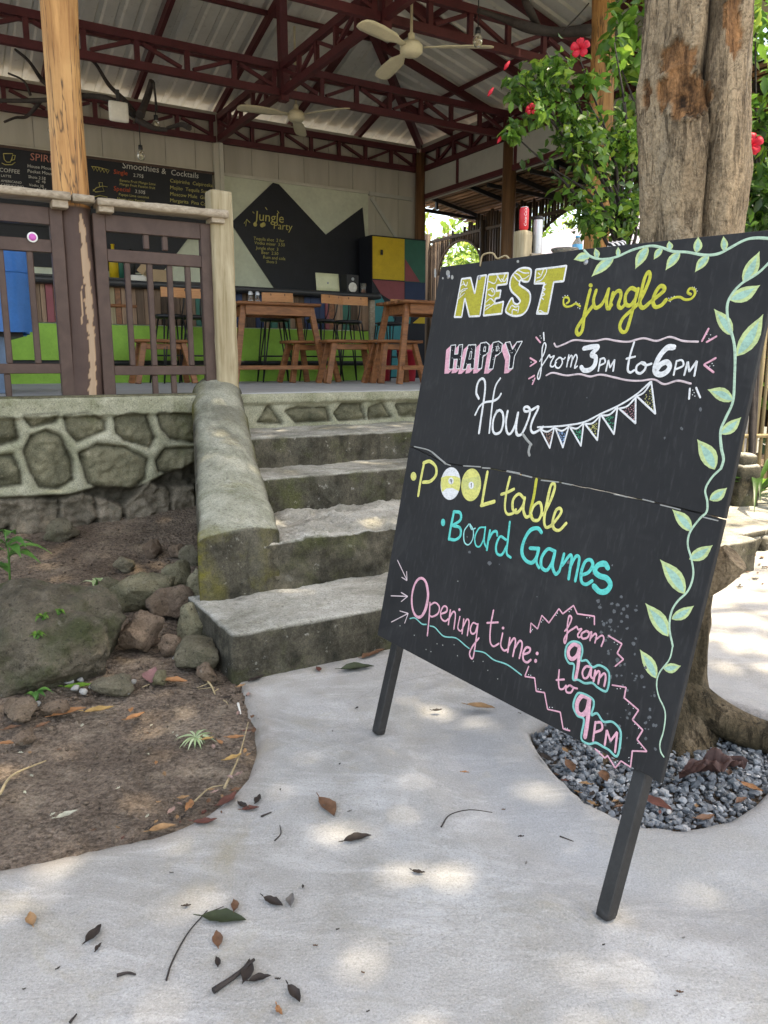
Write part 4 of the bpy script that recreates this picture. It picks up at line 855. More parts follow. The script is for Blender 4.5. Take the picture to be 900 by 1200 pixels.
def make_table(L=.95, D=.6, H=.86):
    t = thing('trestle_table', '', 'table', (0, 0, 0), 'wooden high tables on the terrace')
    mb = MB()
    for k in range(4): mb.rbox((0, -D/2+D/4*(k+.5), H-.016), (L, D/4-.004, .034), None, .005, .12, .002, 4, k)
    mb.build('tabletop', 'table_wood', t)
    mb = MB(); [mb.box((0, y, H-.085), (L-.2, .03, .10)) for y in (-D/2+.06, D/2-.06)]; [mb.box((x, 0, H-.085), (.03, D-.16, .10)) for x in (-L/2+.12, L/2-.12)]; mb.build('apron', 'table_wood', t, .003)
    for sx in (-1, 1):
        for sy in (-1, 1):
            mb = MB(); mb.beam((sx*(L/2+.05), sy*(D/2-.02), 0), (sx*(L/2-.09), sy*(D/2-.10), H-.034), .062, .045, (0, 1, 0)); mb.build('leg', 'table_wood', t, .004)
    mb = MB(); [mb.beam((-L/2-.02, y, .17), (L/2+.02, y, .17), .07, .045) for y in (-D/2+.035, D/2-.035)]; mb.build('stretcher', 'table_wood', t, .003)
    return t
def make_bench(L=.6, D=.3, H=.47):
    t = thing('wooden_bench', '', 'bench', (0, 0, 0), 'low wooden benches by the tables')
    mb = MB(); mb.rbox((0, 0, H-.018), (L, D, .036), None, .006, .1, .003, 4); mb.build('seat', 'table_wood', t)
    for sx in (-1, 1):
        for sy in (-1, 1):
            mb = MB(); mb.beam((sx*(L/2+.01), sy*(D/2), 0), (sx*(L/2-.09), sy*(D/2-.06), H-.036), .06, .05, (0, 1, 0)); mb.build('leg', 'table_wood', t, .004)
    mb = MB(); [mb.box((0, y, H-.075), (L-.22, .025, .06)) for y in (-D/2+.07, D/2-.07)]; mb.build('apron', 'table_wood', t, .003)
    return t
t0 = make_table(); p = at_y(319, 400, 8.85); put(t0, (p.x, p.y, ZT), RZ-.05, 'orange brown trestle table with salt shakers right of the square terrace post'); TB = p
t1_ = copy_tree(t0); p = at_y(500, 400, 8.7); put(t1_, (p.x, p.y, ZT), RZ, 'darker trestle table partly hidden by the tilted chalkboard sign'); TB2 = p
t2_ = copy_tree(t0); p = at_y(150, 400, 9.2); put(t2_, (p.x, p.y, ZT), RZ+.1, 'trestle table far left behind the railing and log post')
bn = make_bench()
for i, (px, Y, rz, lab) in enumerate([(362, 9.1, .1, 'wooden bench half hidden behind the right leg of the near table'), (409, 8.75, -.1, 'wooden bench standing free in the middle below the speaker'), (462, 8.8, .15, 'wooden bench in front of the red buckets'), (190, 8.6, 0, 'wooden bench seen through the right railing panel')]):
    o = bn if i == 0 else copy_tree(bn); p = at_y(px, 420, Y); put(o, (p.x, p.y, ZT), RZ+rz, lab)
for dx, lab in ((-.24, 'clear salt shaker with steel cap, left of the pair on the table'), (-.16, 'clear pepper shaker with steel cap, right of the pair on the table')):
    k = thing('shaker', lab, 'shaker', (TB.x+dx*U.x-.0, TB.y+dx*U.y, ZT+.861)); c = k.location
    mb = MB(); mb.lathe([(0, 0), (.028, 0), (.03, .01), (.022, .09), (0, .09)], c, 12); mb.build('body', 'glass', k); mb = MB(); mb.lathe([(.024, .086), (.026, .10), (.018, .125), (0, .13)], c, 12); mb.build('cap', 'paint_silver', k)
for px, Y, r, h, lab in ((446, 9.9, .135, .42, 'larger red plastic bucket under the cupboard, left of the pair'), (477, 9.7, .12, .38, 'smaller red plastic bucket behind the bench, right of the pair')):
    p = at_y(px, 440, Y); k = thing('bucket', lab, 'bucket', (p.x, p.y, ZT), 'red buckets'); c = k.location
    mb = MB(); mb.lathe([(0, 0), (r*.82, 0), (r*.85, .02), (r, h-.03), (r*1.07, h-.03), (r*1.07, h), (r*.97, h), (r*.8, .03), (0, .03)], c, 22); mb.build('pail', 'paint_redp', k)
    mb = MB(); mb.tube([c+Vector((r*1.05*math.cos(a), r*1.05*math.sin(a)*.5-.03, h-.04-.10*abs(math.sin(a)))) for a in np.linspace(0, math.pi, 12)], .006, 6); mb.build('handle', 'black_metal', k)
# ------------------------------------------------------------------ covered pool table behind the left railing
pt = thing('pool_table', 'pool table on blue grey metal legs behind the left railing panel', 'pool table', W(.0, 6.5, ZT)); PU, PV_ = .12, 6.55
mb = MB(); mb.box(W(PU-.3, PV_, ZT+.62), (1.75, 1.05, .3), RB); mb.build('body', 'paint_white', pt, .02); mb = MB(); mb.box(W(PU-.3, PV_, ZT+.42), (1.7, 1.0, .06), RB); mb.build('frame', 'black_metal', pt)
for sx in (-1, 1):
    for sy in (-1, 1):
        mb = MB(); mb.box(W(PU-.3+sx*.7, PV_+sy*.42, ZT+.2), (.1, .1, .4), RB); mb.build('leg', 'blue_leg', pt, .006)
cv = MB(); nU, nZ = 90, 30; rows = []
for j in range(nZ+1):
    t = j/nZ; row = []
    for i in range(nU*2+1):
        s = i/(nU*2)*2*math.pi; cx = max(-1, min(1, 1.35*math.cos(s))); cy = max(-1, min(1, 1.35*math.sin(s)))
        f = max(0., (t-.25))*.035*math.sin(s*17+2*math.sin(s*3)); k = 1+.02*t+f
        z = ZT+1.05-(.02*(1-t) if t < .1 else 0)-t*.62-.012*math.sin(s*5)*t
        row.append(W(PU-.3+cx*.92*k, PV_+cy*.57*k, z))
    rows.append(row)
cv.grid(rows, True); cv.add([Vector(p) for p in rows[0][:-1]], [tuple(range(nU*2))], False)
o = tag(cv.build('table_cover', 'paint_bluecover'), 'bright blue vinyl cover draped over the pool table behind the railing', 'cover')
mb = MB(); mb.tube([p+UP*.002 for p in rows[11]], .006, 5); mb.build('seam', 'paint_bluecover', o)
# ------------------------------------------------------------------ fans, lamps and branches under the roof
def make_fan():
    f = thing('ceiling_fan', '', 'ceiling fan', (0, 0, 0), 'cream three blade ceiling fans')
    mb = MB(); mb.lathe([(0, -.06), (.075, -.055), (.10, -.03), (.10, .02), (.075, .05), (.03, .06), (0, .06)], (0, 0, 0), 24); mb.build('motor', 'paint_cream', f)
    mb = MB(); mb.lathe([(.0, .06), (.03, .06), (.03, .12), (.013, .13), (.013, .95), (.0, .95)], (0, 0, 0), 12); mb.build('rod', 'paint_cream', f)
    for k in range(3):
        a = 2*math.pi*k/3; c, s = math.cos(a), math.sin(a); mb = MB(); rows = []
        for r, wd, dz in ((.11, .05, 0), (.2, .06, 0), (.3, .13, -.004), (.5, .15, -.01), (.64, .145, -.018), (.70, .11, -.022), (.72, .04, -.024)):
            rows.append([(c*r-s*y, s*r+c*y, dz+y*.22) for y in (-wd/2, -wd/4, 0, wd/4, wd/2)])
        mb.grid(rows, True); o = mb.build('blade', 'paint_cream', f); q = o.modifiers.new('solid', 'SOLIDIFY'); q.thickness = .008
    return f
f0 = make_fan(); p = at_y(482, 57, 7.45); put(f0, p, -.12, 'cream three blade ceiling fan hanging nearer us, high at centre')
f1 = copy_tree(f0); p = at_y(347, 136, 9.7); put(f1, p, -.5, 'cream three blade ceiling fan hanging farther back over the bar')
def branch_lamp(name, label, lines, bulbs, Y):
    k = thing(name, label, 'branch lamp', at_y(*lines[0][0][0], Y)); mb = MB(); R = random.Random(len(lines))
    for pts, r0, r1 in lines:
        q = bez([at_y(x, y, Y+R.uniform(-.15, .15)) for x, y in pts], 6); mb.tube(q, [r0+(r1-r0)*i/(len(q)-1) for i in range(len(q))], 7, wob=.4)
    mb.build('branch', 'oldbranch', k)
    for x, y, ln in bulbs:
        p = at_y(x, y, Y); mb = MB(); mb.tube([p+UP*.05, p+UP*(.05+ln)], .005, 5); mb.build('cord', 'black_metal', k)
        mb = MB(); mb.lathe([(0, .085), (.022, .08), (.024, .04), (.02, .035), (0, .035)], p, 10); mb.build('socket', 'black_metal', k)
        mb = MB(); mb.lathe([(.016, .036), (.03, .02), (.042, -.01), (.042, -.03), (.03, -.06), (0, -.07)], p, 14); mb.build('bulb', 'bulb', k)
    return k
branch_lamp('branch_lamp', 'dark driftwood branch hung with bare bulbs behind the thick log post', [([(-12, 118), (30, 118), (60, 117), (100, 113), (130, 117), (158, 135)], .02, .034), ([(18, 58), (34, 72), (48, 92), (60, 103)], .012, .024), ([(5, 143), (18, 138), (32, 136), (48, 118)], .012, .02), ([(10, 86), (28, 95), (36, 112)], .01, .014), ([(98, 65), (112, 75), (128, 100), (146, 118), (162, 140)], .014, .03), ([(178, 95), (172, 115), (164, 135)], .028, .04), ([(180, 96), (184, 130)], .012, .012), ([(196, 150), (212, 146), (222, 150)], .02, .03), ([(160, 140), (180, 150), (196, 152)], .03, .02)], [(183, 145, .25), (165, 180, .35), (61, 150, .25)], 8.6)
branch_lamp('branch_lamp', 'dark driftwood branch hung between the roof truss and the right log post', [([(560, 12), (590, 22), (618, 32), (650, 37), (692, 34)], .025, .05), ([(612, -6), (620, 10), (630, 30)], .02, .03), ([(660, 36), (676, 20), (690, 4)], .008, .006)], [(560, 45, .3)], 7.1)
k = thing('wall_router', 'small white box with rounded corners on the roof truss', 'router', at_y(139, 131, 8.2)); p = k.location; mb = MB(); mb.rbox(p, (.19, .05, .19), RB, .02, .03); mb.build('casing', 'paint_offw', k); mb = MB(); mb.beam(p+UP*.09, p+UP*.2, .03, .02, V); mb.build('bracket', 'black_metal', k)
# ------------------------------------------------------------------ the big tree beside the sign
tr = thing('tree', 'thick rough barked tree rising behind the chalkboard sign, root spread over the gravel', 'tree', (1.03, 2.66, 0))
CL = [(-.15, 1.02, 2.62, .20), (.0, 1.02, 2.62, .155), (.15, 1.03, 2.63, .125), (.4, 1.042, 2.64, .112), (.7, 1.055, 2.66, .114), (1.0, 1.04, 2.67, .13), (1.3, 1.03, 2.68, .145), (1.6, 1.02, 2.68, .158), (1.85, 1.02, 2.68, .165), (2.1, 1.0, 2.69, .172), (2.4, 1.0, 2.70, .165), (3.0, 1.03, 2.72, .17), (4.0, 1.1, 2.85, .16), (5.6, 1.22, 3.0, .14)]
zc, xc_, yc_, rc = [np.array(c) for c in zip(*CL)]
def trunk():
    n, m = 520, 144; vs = []; A = dict(wood=[], groove=[], moss=[])
    zs = np.concatenate([np.linspace(-.15, 2.6, 430), np.linspace(2.62, 5.6, 90)])
    gpts = [(840, -60), (838, 0), (834, 40), (827, 78), (832, 110), (836, 150), (831, 200), (826, 280)]
    for z in zs:
        cx, cy, r0 = np.interp(z, zc, xc_), np.interp(z, zc, yc_), np.interp(z, zc, rc)
        for k in range(m):
            a = 2*math.pi*k/m; ca, sa = math.cos(a), math.sin(a); r = r0
            r *= 1+.07*math.cos(2*(a-1.1)+z*.35)+.05*math.cos(3*(a-.4)-z*.5)
            # root flares
            fl = max(0., .27-z)/.27
            for af, s in ((-.35, .07), (-1.35, .05), (-2.5, .15), (2.4, .3), (1.1, .3)):
                d = (a-af+math.pi) % (2*math.pi)-math.pi; r += s*fl**2.2*math.exp(-(d/.42)**2)
            P = Vector((cx+ca*r, cy+sa*r, z)); nn = .05*noise.noise((ca*2.0, sa*2.0, z*1.3))+.018*noise.noise((ca*6, sa*6, z*3.5))+.012*noise.noise((ca*16, sa*16, z*13))
            r += nn*.55; w_ = g_ = 0.
            if sa < .35 and z > .9:
                x, y = pix((cx+ca*r, cy+sa*r, z))
                # long fold between the two stems of the trunk
                gx = np.interp(y, [q[1] for q in gpts], [q[0] for q in gpts])+2*noise.noise((0, 3, z*9)); d = abs(x-gx)
                wdt = 6.5 if y < 90 else 3.4
                if d < wdt*2.4: r -= .034*math.exp(-(d/wdt)**2)*(1.6 if y < 90 else 1); g_ = max(g_, (1. if y < 90 else .8)*math.exp(-(d/(wdt*.62))**2))
                # torn patch of bare wood, knot
                jag = 9*noise.noise((x*.09, y*.04, 7))+7*noise.noise((x*.3, y*.12, 3))
                e1 = ((x-795)/22)**2+((y-72)/22)**2; e2 = ((x-803)/30)**2+((y-108)/30)**2; e3 = ((x-757)/5)**2+((y-112)/18)**2; e4 = ((x-860)/11)**2+((y-26)/38)**2
                e = min(e1, e2, e3, e4)+jag*.09
                e5 = ((x-810)/15)**2+((y-114)/26)**2+jag*.05
                if e5 < 1.2: g_ = max(g_, .75*min(1, (1.2-e5)*1.5)*(.55+.45*math.sin(x*.9+y*.25+jag))); r -= .012*min(1, 1.2-e5)
                if e < 1.15: w_ = min(1, (1.15-e)*5); r -= .010*w_
                kn = ((x-798)/9)**2+((y-118)/11)**2
                if kn < 1.6: g_ = max(g_, .7*(1.6-kn)*(.5+.5*math.sin(kn*9))); r -= .012*max(0, 1-kn)
                rim = abs(math.sqrt(max(e2, 0))-1.08)
                if rim < .12: r += .010*(1-rim/.12)
            A['wood'].append(w_); A['groove'].append(g_)
            A['moss'].append(float(max(0, min(1, (1.0-z)/.4)))*(.75+.35*noise.noise((ca*3, sa*3, z*4))) if z < .85 else .15*max(0, noise.noise((ca*2, sa*2, z*2))))
            vs.append((cx+ca*r, cy+sa*r, z))
    N = len(zs); fs = [(i*m+k, i*m+(k+1) % m, (i+1)*m+(k+1) % m, (i+1)*m+k) for i in range(N-1) for k in range(m)]
    mb = MB(); mb.add(vs, fs, True, **A); mb.build('trunk', 'bark', tr)
trunk()
p = at_y(846, 660, 2.6); mb = MB(); q = bez([p+Vector((-.12, .06, -.10)), p+Vector((-.03, .0, -.03)), p+Vector((.015, -.02, .012)), p+Vector((.03, -.03, .03))], 6)
mb.tube(q, [.075-.018*i/(len(q)-1) for i in range(len(q))], 16, wob=.25); mb.at['moss'] = {i: .3 for i in range(len(mb.v))}; mb.build('branch_stub', 'bark', tr)
mb = MB(); rp = bez([(1.04, 2.58, .13), (1.15, 2.51, .06), (1.3, 2.44, .01), (1.55, 2.38, -.02), (1.85, 2.4, -.09)], 6); mb.tube(rp, [.07-.032*i/(len(rp)-1) for i in range(len(rp))], 14, wob=.3); mb.at['moss'] = {i: .85 for i in range(len(mb.v))}; mb.build('root', 'bark', tr)
R = random.Random(11); tips = []; mb = MB()
for k in range(9):
    a = k*.72+R.uniform(-.2, .2); z0 = R.uniform(3.9, 5.0); c = Vector((np.interp(z0, zc, xc_), np.interp(z0, zc, yc_), z0)); L = R.uniform(2.6, 4.2)
    e = c+Vector((math.cos(a)*L, math.sin(a)*L, R.uniform(3.0, 4.6))); mid = (c+e)/2+Vector((0, 0, .35)); q = bez([c, mid, e], 8); mb.tube(q, [.09-.07*i/(len(q)-1) for i in range(len(q))], 8, wob=.2); tips.append((c, e))
mb.build('limbs', 'bark', tr)
# crown high above the picture: it shades the path and lets small flecks of sun through
pts = []
CC = Vector((2.7, 1.0, 9.9))
while len(pts) < 17000:
    d = Vector((R.uniform(-1, 1), R.uniform(-1, 1), R.uniform(-1, 1)))
    if d.length > 1: continue
    p = CC+Vector((d.x*5.6, d.y*5.2, d.z*1.5))
    g = noise.noise(p*.9)+.45*noise.noise(p*2.3)
    if g < -.40: continue
    s = p-SUN_DIR*(p.z/SUN_DIR.z)             # a gap in the crown on the side of the open path
    if s.x > 1.5 and 2.9 < s.y < 8 and R.random() < .93: continue
    pts.append(p)
leaves(pts, .25, .5, 5, .3, .9).build('crown', 'crown_leaf', tr)
# ------------------------------------------------------------------ shrubs on the right
def cloud(blobs, n, seed, hollow=.35):
    R = random.Random(seed); pts = []; wts = [b[2]*b[3] for b in blobs]
    while len(pts) < n:
        x, y, rx, ry, Y, dY = R.choices(blobs, wts)[0]; d = Vector((R.gauss(0, .48), R.gauss(0, .48), R.gauss(0, .5)))
        if d.length > 1.25: continue
        p = at_y(x+d.x*rx, y+d.y*ry, Y+d.z*dY)
        if noise.noise(p*2.6+Vector((seed, 0, 0))) < -.22+.3*hollow*R.random(): continue
        pts.append(p)
    return pts
hb = thing('hibiscus_bush', 'green hibiscus bush with red flowers leaning over the railing beside the right log post', 'bush', (2.0, 5.6, 0))
mb = MB(); base = Vector((2.05, 5.65, 0)); R = random.Random(3); ST = []
for tx, ty, Y in [(610, 95, 5.35), (640, 60, 5.5), (600, 155, 5.4), (680, 70, 5.6), (660, 150, 5.5), (700, 180, 5.6), (730, 120, 5.8), (735, 230, 5.6), (690, 235, 5.5), (645, 195, 5.45), (720, 50, 5.9), (628, 115, 5.4), (690, 120, 5.5), (745, 180, 5.8)]:
    e = at_y(tx, ty, Y); m1 = base+(at_y(725, 260, 5.65)-base)*R.uniform(.75, .95); q = bez([base+Vector((R.uniform(-.1, .1), R.uniform(-.1, .1), 0)), m1, (m1+e)/2+Vector((.05, 0, .12)), e], 7); ST.append(q); mb.tube(q, [.022-.018*i/(len(q)-1) for i in range(len(q))], 6)
mb.build('stems', 'oldbranch', hb)
blobs = [(640, 90, 34, 26, 5.45, .2), (672, 130, 36, 34, 5.5, .25), (630, 118, 26, 26, 5.4, .18), (603, 105, 14, 20, 5.35, .1), (600, 150, 11, 14, 5.35, .08), (690, 165, 44, 34, 5.55, .3), (712, 205, 40, 40, 5.6, .3), (735, 245, 26, 30, 5.65, .25), (660, 75, 20, 18, 5.5, .15), (740, 160, 26, 40, 5.75, .3), (690, 245, 20, 26, 5.5, .15), (700, 262, 30, 18, 5.5, .15)]
pts = cloud(blobs, 1450, 7)
for q in ST:
    for p in q[8:]:
        for _ in range(2): pts.append(p+Vector((R.gauss(0, .05), R.gauss(0, .05), R.gauss(0, .05))))
leaves(pts, .074, .5, 9, .6, .35).build('leaves', 'hib_leaf', hb)
blobs = [(606, 103, 12, 14, 5.3, .05), (640, 80, 26, 16, 5.35, .1), (600, 152, 10, 12, 5.3, .05), (690, 95, 16, 14, 5.5, .1), (640, 130, 20, 12, 5.3, .1), (740, 170, 14, 20, 5.6, .1)]
leaves(cloud(blobs, 170, 17, 0), .085, .58, 19, .5, .6).build('young_leaves', 'bright_leaf', hb)
def flower(px, py, Y, s, parent, lab, bud=False):
    c = at_y(px, py, Y); mb = MB(); ax = Vector((-.35, -.9, .15)).normalized(); X_ = ax.cross(UP).normalized(); Y_ = X_.cross(ax)
    if bud:
        mb.tube([c, c+Vector((-.02, -.01, -.03)), c+Vector((-.035, -.015, -.055))], [.006, .013, .003], 8); o = mb.build('flower_bud', 'petal', parent)
    else:
        for k in range(5):
            a = k*2*math.pi/5+.3; d = X_*math.cos(a)+Y_*math.sin(a); t = ax.cross(d); rows = []
            for r, wd, f in ((.005, .008, 0), (.03, .045, .022), (.055, .07, .035), (.075, .06, .03), (.085, .03, .02)):
                rows.append([c+(d*r+t*w_*wd*.5+ax*(f-.012*abs(w_)+.006*math.sin(5*w_+k)))*s for w_ in (-1, -.5, 0, .5, 1)])
            mb.grid(rows, True)
        mb.tube([c, c+ax*.05*s, c+(ax*.085+Y_*.01)*s], [.003, .0035, .005], 6); o = mb.build('flower', 'petal', parent)
    o['label'] = lab
flower(680, 57, 5.3, .72, hb, 'open red hibiscus flower high against the log post'); flower(623, 128, 5.25, .42, hb, 'small half open red flower at the left side of the bush')
for x, y in ((578, 103), (589, 158), (622, 122), (597, 72)): flower(x, y, 5.3, 1, hb, 'closed pink bud at a twig end', True)
tb = thing('shrub', 'tall bright leafy shrub behind the big trunk, one red flower on its right side', 'shrub', (3.2, 6.4, 0))
mb = MB(); base = Vector((3.1, 6.45, 0))
for tx, ty, Y in [(740, 20, 6.3), (720, 60, 6.2), (760, 60, 6.4), (885, 30, 6.4), (890, 120, 6.4), (880, 220, 6.3), (745, 100, 6.3), (905, 60, 6.5)]:
    e = at_y(tx, ty, Y); q = bez([base, base+(e-base)*.5+Vector((0, 0, .35)), e], 8); mb.tube(q, [.025-.02*i/(len(q)-1) for i in range(len(q))], 6)
mb.build('stems', 'oldbranch', tb)
blobs = [(735, 20, 30, 34, 6.3, .3), (745, 75, 30, 36, 6.3, .3), (722, 60, 20, 26, 6.2, .2), (750, 130, 22, 30, 6.4, .3), (890, 40, 34, 46, 6.4, .4), (890, 120, 30, 40, 6.4, .3), (885, 215, 30, 34, 6.3, .3), (880, 250, 24, 30, 6.3, .3), (840, 60, 60, 70, 6.6, .4), (830, 180, 60, 70, 6.6, .4), (930, 120, 50, 120, 6.5, .5)]
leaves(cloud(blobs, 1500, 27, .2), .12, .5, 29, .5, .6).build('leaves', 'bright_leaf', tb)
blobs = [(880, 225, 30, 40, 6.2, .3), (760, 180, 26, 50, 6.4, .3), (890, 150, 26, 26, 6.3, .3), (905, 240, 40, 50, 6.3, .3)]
leaves(cloud(blobs, 420, 37, .2), .12, .5, 39, .5, .6).build('dark_leaves', 'dark_leaf', tb)  # second set of leaves in a darker green
flower(880, 170, 5.9, .95, tb, 'open red hibiscus flower beside the right edge of the trunk')
sf = thing('stick_fence', 'pale upright stick fence behind the shrub at the right edge', 'fence', (4.0, 7.2, 0)); mb = MB(); R = random.Random(6)
for i in range(46):
    x = 2.9+i*.055; h = 2.75+R.uniform(-.15, .12); mb.tube([(x, 7.2+R.uniform(-.02, .02), -.2), (x+R.uniform(-.03, .03), 7.2, h)], R.uniform(.014, .022), 6)
mb.build('sticks', 'stick', sf); mb = MB(); [mb.tube([(2.85, 7.17, z), (5.45, 7.17, z+.03)], .02, 6) for z in (.6, 1.6, 2.4)]; mb.build('rails', 'stick', sf)
# far greenery beyond the fences, sunlit
def far_tree(name, label, c, r, n, size, seed, mat='far_leaf', cat='tree', th=.12):
    t = thing(name, label, cat, (c[0], c[1], -.2), 'trees beyond the bar'); R = random.Random(seed); pts = []; c = Vector(c)
    mb = MB(); q = bez([(c.x, c.y, -.3), (c.x+.1, c.y, c.z*.45), (c.x, c.y+.1, c.z)], 6); mb.tube(q, [th*(1-.06*i) for i in range(len(q))], 10, wob=.2); mb.build('trunk', 'bark', t)
    lob = [(Vector((R.uniform(-.7, .7)*r[0], R.uniform(-.7, .7)*r[1], R.uniform(-.75, .75)*r[2])), R.uniform(.3, .55)) for _ in range(16)]
    while len(pts) < n:
        o, k = R.choice(lob); d = Vector((R.gauss(0, 1), R.gauss(0, 1), R.gauss(0, 1))).normalized()*R.uniform(.55, 1)**.5; p = c+o+Vector((d.x*r[0], d.y*r[1], d.z*r[2]))*k
        if p.z > -.1 and noise.noise(p*1.4) > -.25: pts.append(p)
    leaves(pts, size, .5, seed, .3, .7).build('crown', mat, t)
cA = at_u(540, 250, 13.5); far_tree('leafy_tree', 'sunlit yellow green tree seen through the small arch of the bamboo fence', (cA.x, cA.y, 3.2), (2.6, 2.6, 2.8), 2600, .28, 41)
cB = at_u(600, 200, 17.); far_tree('leafy_tree', 'sunlit green tree beyond the shed roof', (cB.x, cB.y, 3.8), (3.4, 3., 3.2), 2400, .3, 42)
far_tree('leafy_tree', 'deep green tree behind the stick fence at the right edge', (5.2, 10.2, 3.2), (2.2, 1.6, 3.0), 2300, .2, 43, 'dark_leaf')
far_tree('leafy_tree', 'bright green tree glimpsed behind the forked trunk', (3.6, 9.3, 3.0), (1.5, 1.1, 2.6), 1500, .18, 44, 'bright_leaf')
far_tree('leafy_tree', 'broad green tree far to the right of the path', (8.2, 8.5, 3.2), (2.4, 2.0, 3.0), 1800, .24, 45, 'crown_leaf')
# ------------------------------------------------------------------ small plants
def blade_plant(name, label, base, n, L, wd, mat, seed, spread=.7, cat='plant', group=None, rise=.9, stem=0.):
    t = thing(name, label, cat, base, group); R = random.Random(seed); b = Vector(base)
    if stem:
        sm = MB(); sm.tube([b, b+UP*stem*.6+XC*.01, b+UP*stem], [.006, .005, .003], 6); sm.build('stem', 'weed_leaf', t)
    mb = MB()
    for k in range(n):
        a = k*2.4+R.uniform(-.4, .4); d = Vector((math.cos(a), math.sin(a), 0)); sd = Vector((-d.y, d.x, 0)); l = L*R.uniform(.65, 1.1); s0 = b+UP*stem*R.uniform(.3, 1.); rows = []
        up = rise*R.uniform(.5, 1.1)
        for i, f in enumerate((.12, .55, .95, 1., .75, .35, .04)):
            t_ = i/6; p = s0+d*l*spread*t_+UP*(l*up*t_-l*(up*.75+.25)*t_*t_); rows.append([p-sd*wd*.5*f+UP*wd*.18*f, p, p+sd*wd*.5*f+UP*wd*.18*f])
        mb.grid(rows, True)
    mb.build('leaves', mat, t); return t
p = on_soil(12, 692); blade_plant('leafy_plant', 'young broad leaved plant at the left edge behind the mossy boulder', p, 13, .22, .055, 'weed_leaf', 3, .95, rise=.75, stem=.3)
blade_plant('seedling', 'small green seedling in the dirt in front of the boulder', on_soil(42, 822), 7, .075, .022, 'weed_leaf', 5, .9, rise=.8, stem=.04)
blade_plant('grass_tuft', 'pale grey green tuft of grass on the bare dirt near the path', on_soil(229, 864), 22, .075, .009, 'tuft', 8, 1., rise=.5)
blade_plant('seedling', 'tiny green sprout between the rocks beside the steps', on_soil(218, 708), 5, .05, .016, 'weed_leaf', 9, .8, stem=.03)
blade_plant('weed', 'wilting weed with drooping leaves behind the boulder', on_soil(112, 688), 6, .10, .022, 'tuft', 12, 1., rise=.6, stem=.05)
blade_plant('strap_plant', 'strap leaved plant at the right edge above the mossy kerb', at_z(893, 575, .2), 16, .55, .05, 'bright_leaf', 14, .8, rise=1.1)
blade_plant('strap_plant', 'taller strap leaved plant against the sticks at the right edge', Vector((2.95, 6.1, .2)), 22, .8, .06, 'dark_leaf', 15, .7, rise=1.3)
blade_plant('weed', 'low bright weed at the foot of the stone post', at_z(868, 590, .15), 10, .14, .03, 'weed_leaf', 16, .8, rise=.8)
# ------------------------------------------------------------------ rocks
mb = MB(); b = on_soil(52, 812); rock(mb, b+Vector((-.11, .27, .075)), (.54, .54, .45), 24, .15, 6, .26, .78, 7); o = mb.build('boulder', 'boulder')
o.location = (0, 0, 0); tag(o, 'big mossy grey boulder at the left edge in front of the stone wall', 'boulder')
def fern(px, py, s, seed):
    d = ray(px, py); k = .5
    ok, loc, nor, idx = o.ray_cast(C0, d.normalized())
    if not ok: return
    return loc
bpy.context.view_layer.update()
for px, py, n, L, sd, lab in ((50, 726, 6, .06, 31, 'tiny fern growing high on the front of the boulder'), (68, 720, 6, .06, 32, 'second tiny fern near the top of the boulder, right of the other'), (43, 748, 6, .05, 33, 'tiny fern low on the left face of the boulder')):
    q = fern(px, py, L, sd)
    if q: blade_plant('fern_sprig', lab, q, n, L, .018, 'bright_leaf', sd, .8, 'fern', None, 1.0, .015)
RK = [(160, 712, 64, 30, 'rock_olive', 'flat tan and olive rock lying left of the steps below the wall'), (124, 700, 26, 20, 'rock_grey', 'small grey rock touching the right shoulder of the boulder'), (206, 692, 38, 26, 'rock_olive', 'olive rock against the foot of the cheek wall'), (197, 722, 42, 30, 'rock_brown', 'brown cracked rock in the middle of the rock pile'), (231, 716, 28, 36, 'rock_olive', 'upright pale olive rock at the corner of the cheek wall'),
      (163, 762, 42, 40, 'rock_brown', 'rounded reddish brown rock right of the boulder'), (229, 752, 40, 38, 'rock_olive', 'yellowish rock beside the bottom step'), (199, 766, 20, 18, 'rock_brown', 'small brown stone between two bigger rocks'), (226, 784, 52, 26, 'rock_grey', 'mossy dark rock low beside the bottom step'), (242, 800, 22, 18, 'rock_brown', 'small brown stone near the bottom step corner'), (129, 815, 36, 18, 'rock_grey', 'flat grey stone sunk in the dirt before the boulder'),
      (146, 668, 20, 13, 'rock_grey', 'dark stone alone on the dirt slope'), (178, 650, 22, 14, 'rock_brown', 'dark brown clod on the dirt slope under the wall'), (208, 652, 18, 12, 'rock_brown', 'reddish brick like stone near the cheek wall'), (222, 660, 20, 16, 'rock_grey', 'dark stone tucked against the cheek wall'), (66, 632, 30, 18, 'rock_grey', 'grey rock at the bottom of the retaining wall'), (186, 800, 18, 10, 'rock_olive', 'thin olive stone by the big purple leaf'), (20, 842, 30, 16, 'rock_brown', 'brown stone at the left edge on the dirt'), (62, 838, 22, 12, 'rock_brown', 'reddish stone below the seedling'), (28, 870, 20, 10, 'rock_brown', 'flat reddish stone on the dirt at far left')]
for i, (px, py, w_, h_, m, lab) in enumerate(RK):
    p = on_soil(px, py); s = (p-C0).length/FPX; mb = MB(); rock(mb, p+UP*h_*s*.42+Vector((0, w_*s*.25, 0)), (w_*s*1.12, w_*s*.95, h_*s*1.25), 50+i, i*.9, 4, .3); tag(mb.build('rock', m), lab, 'rock', 'rocks between boulder and steps')
R = random.Random(77)
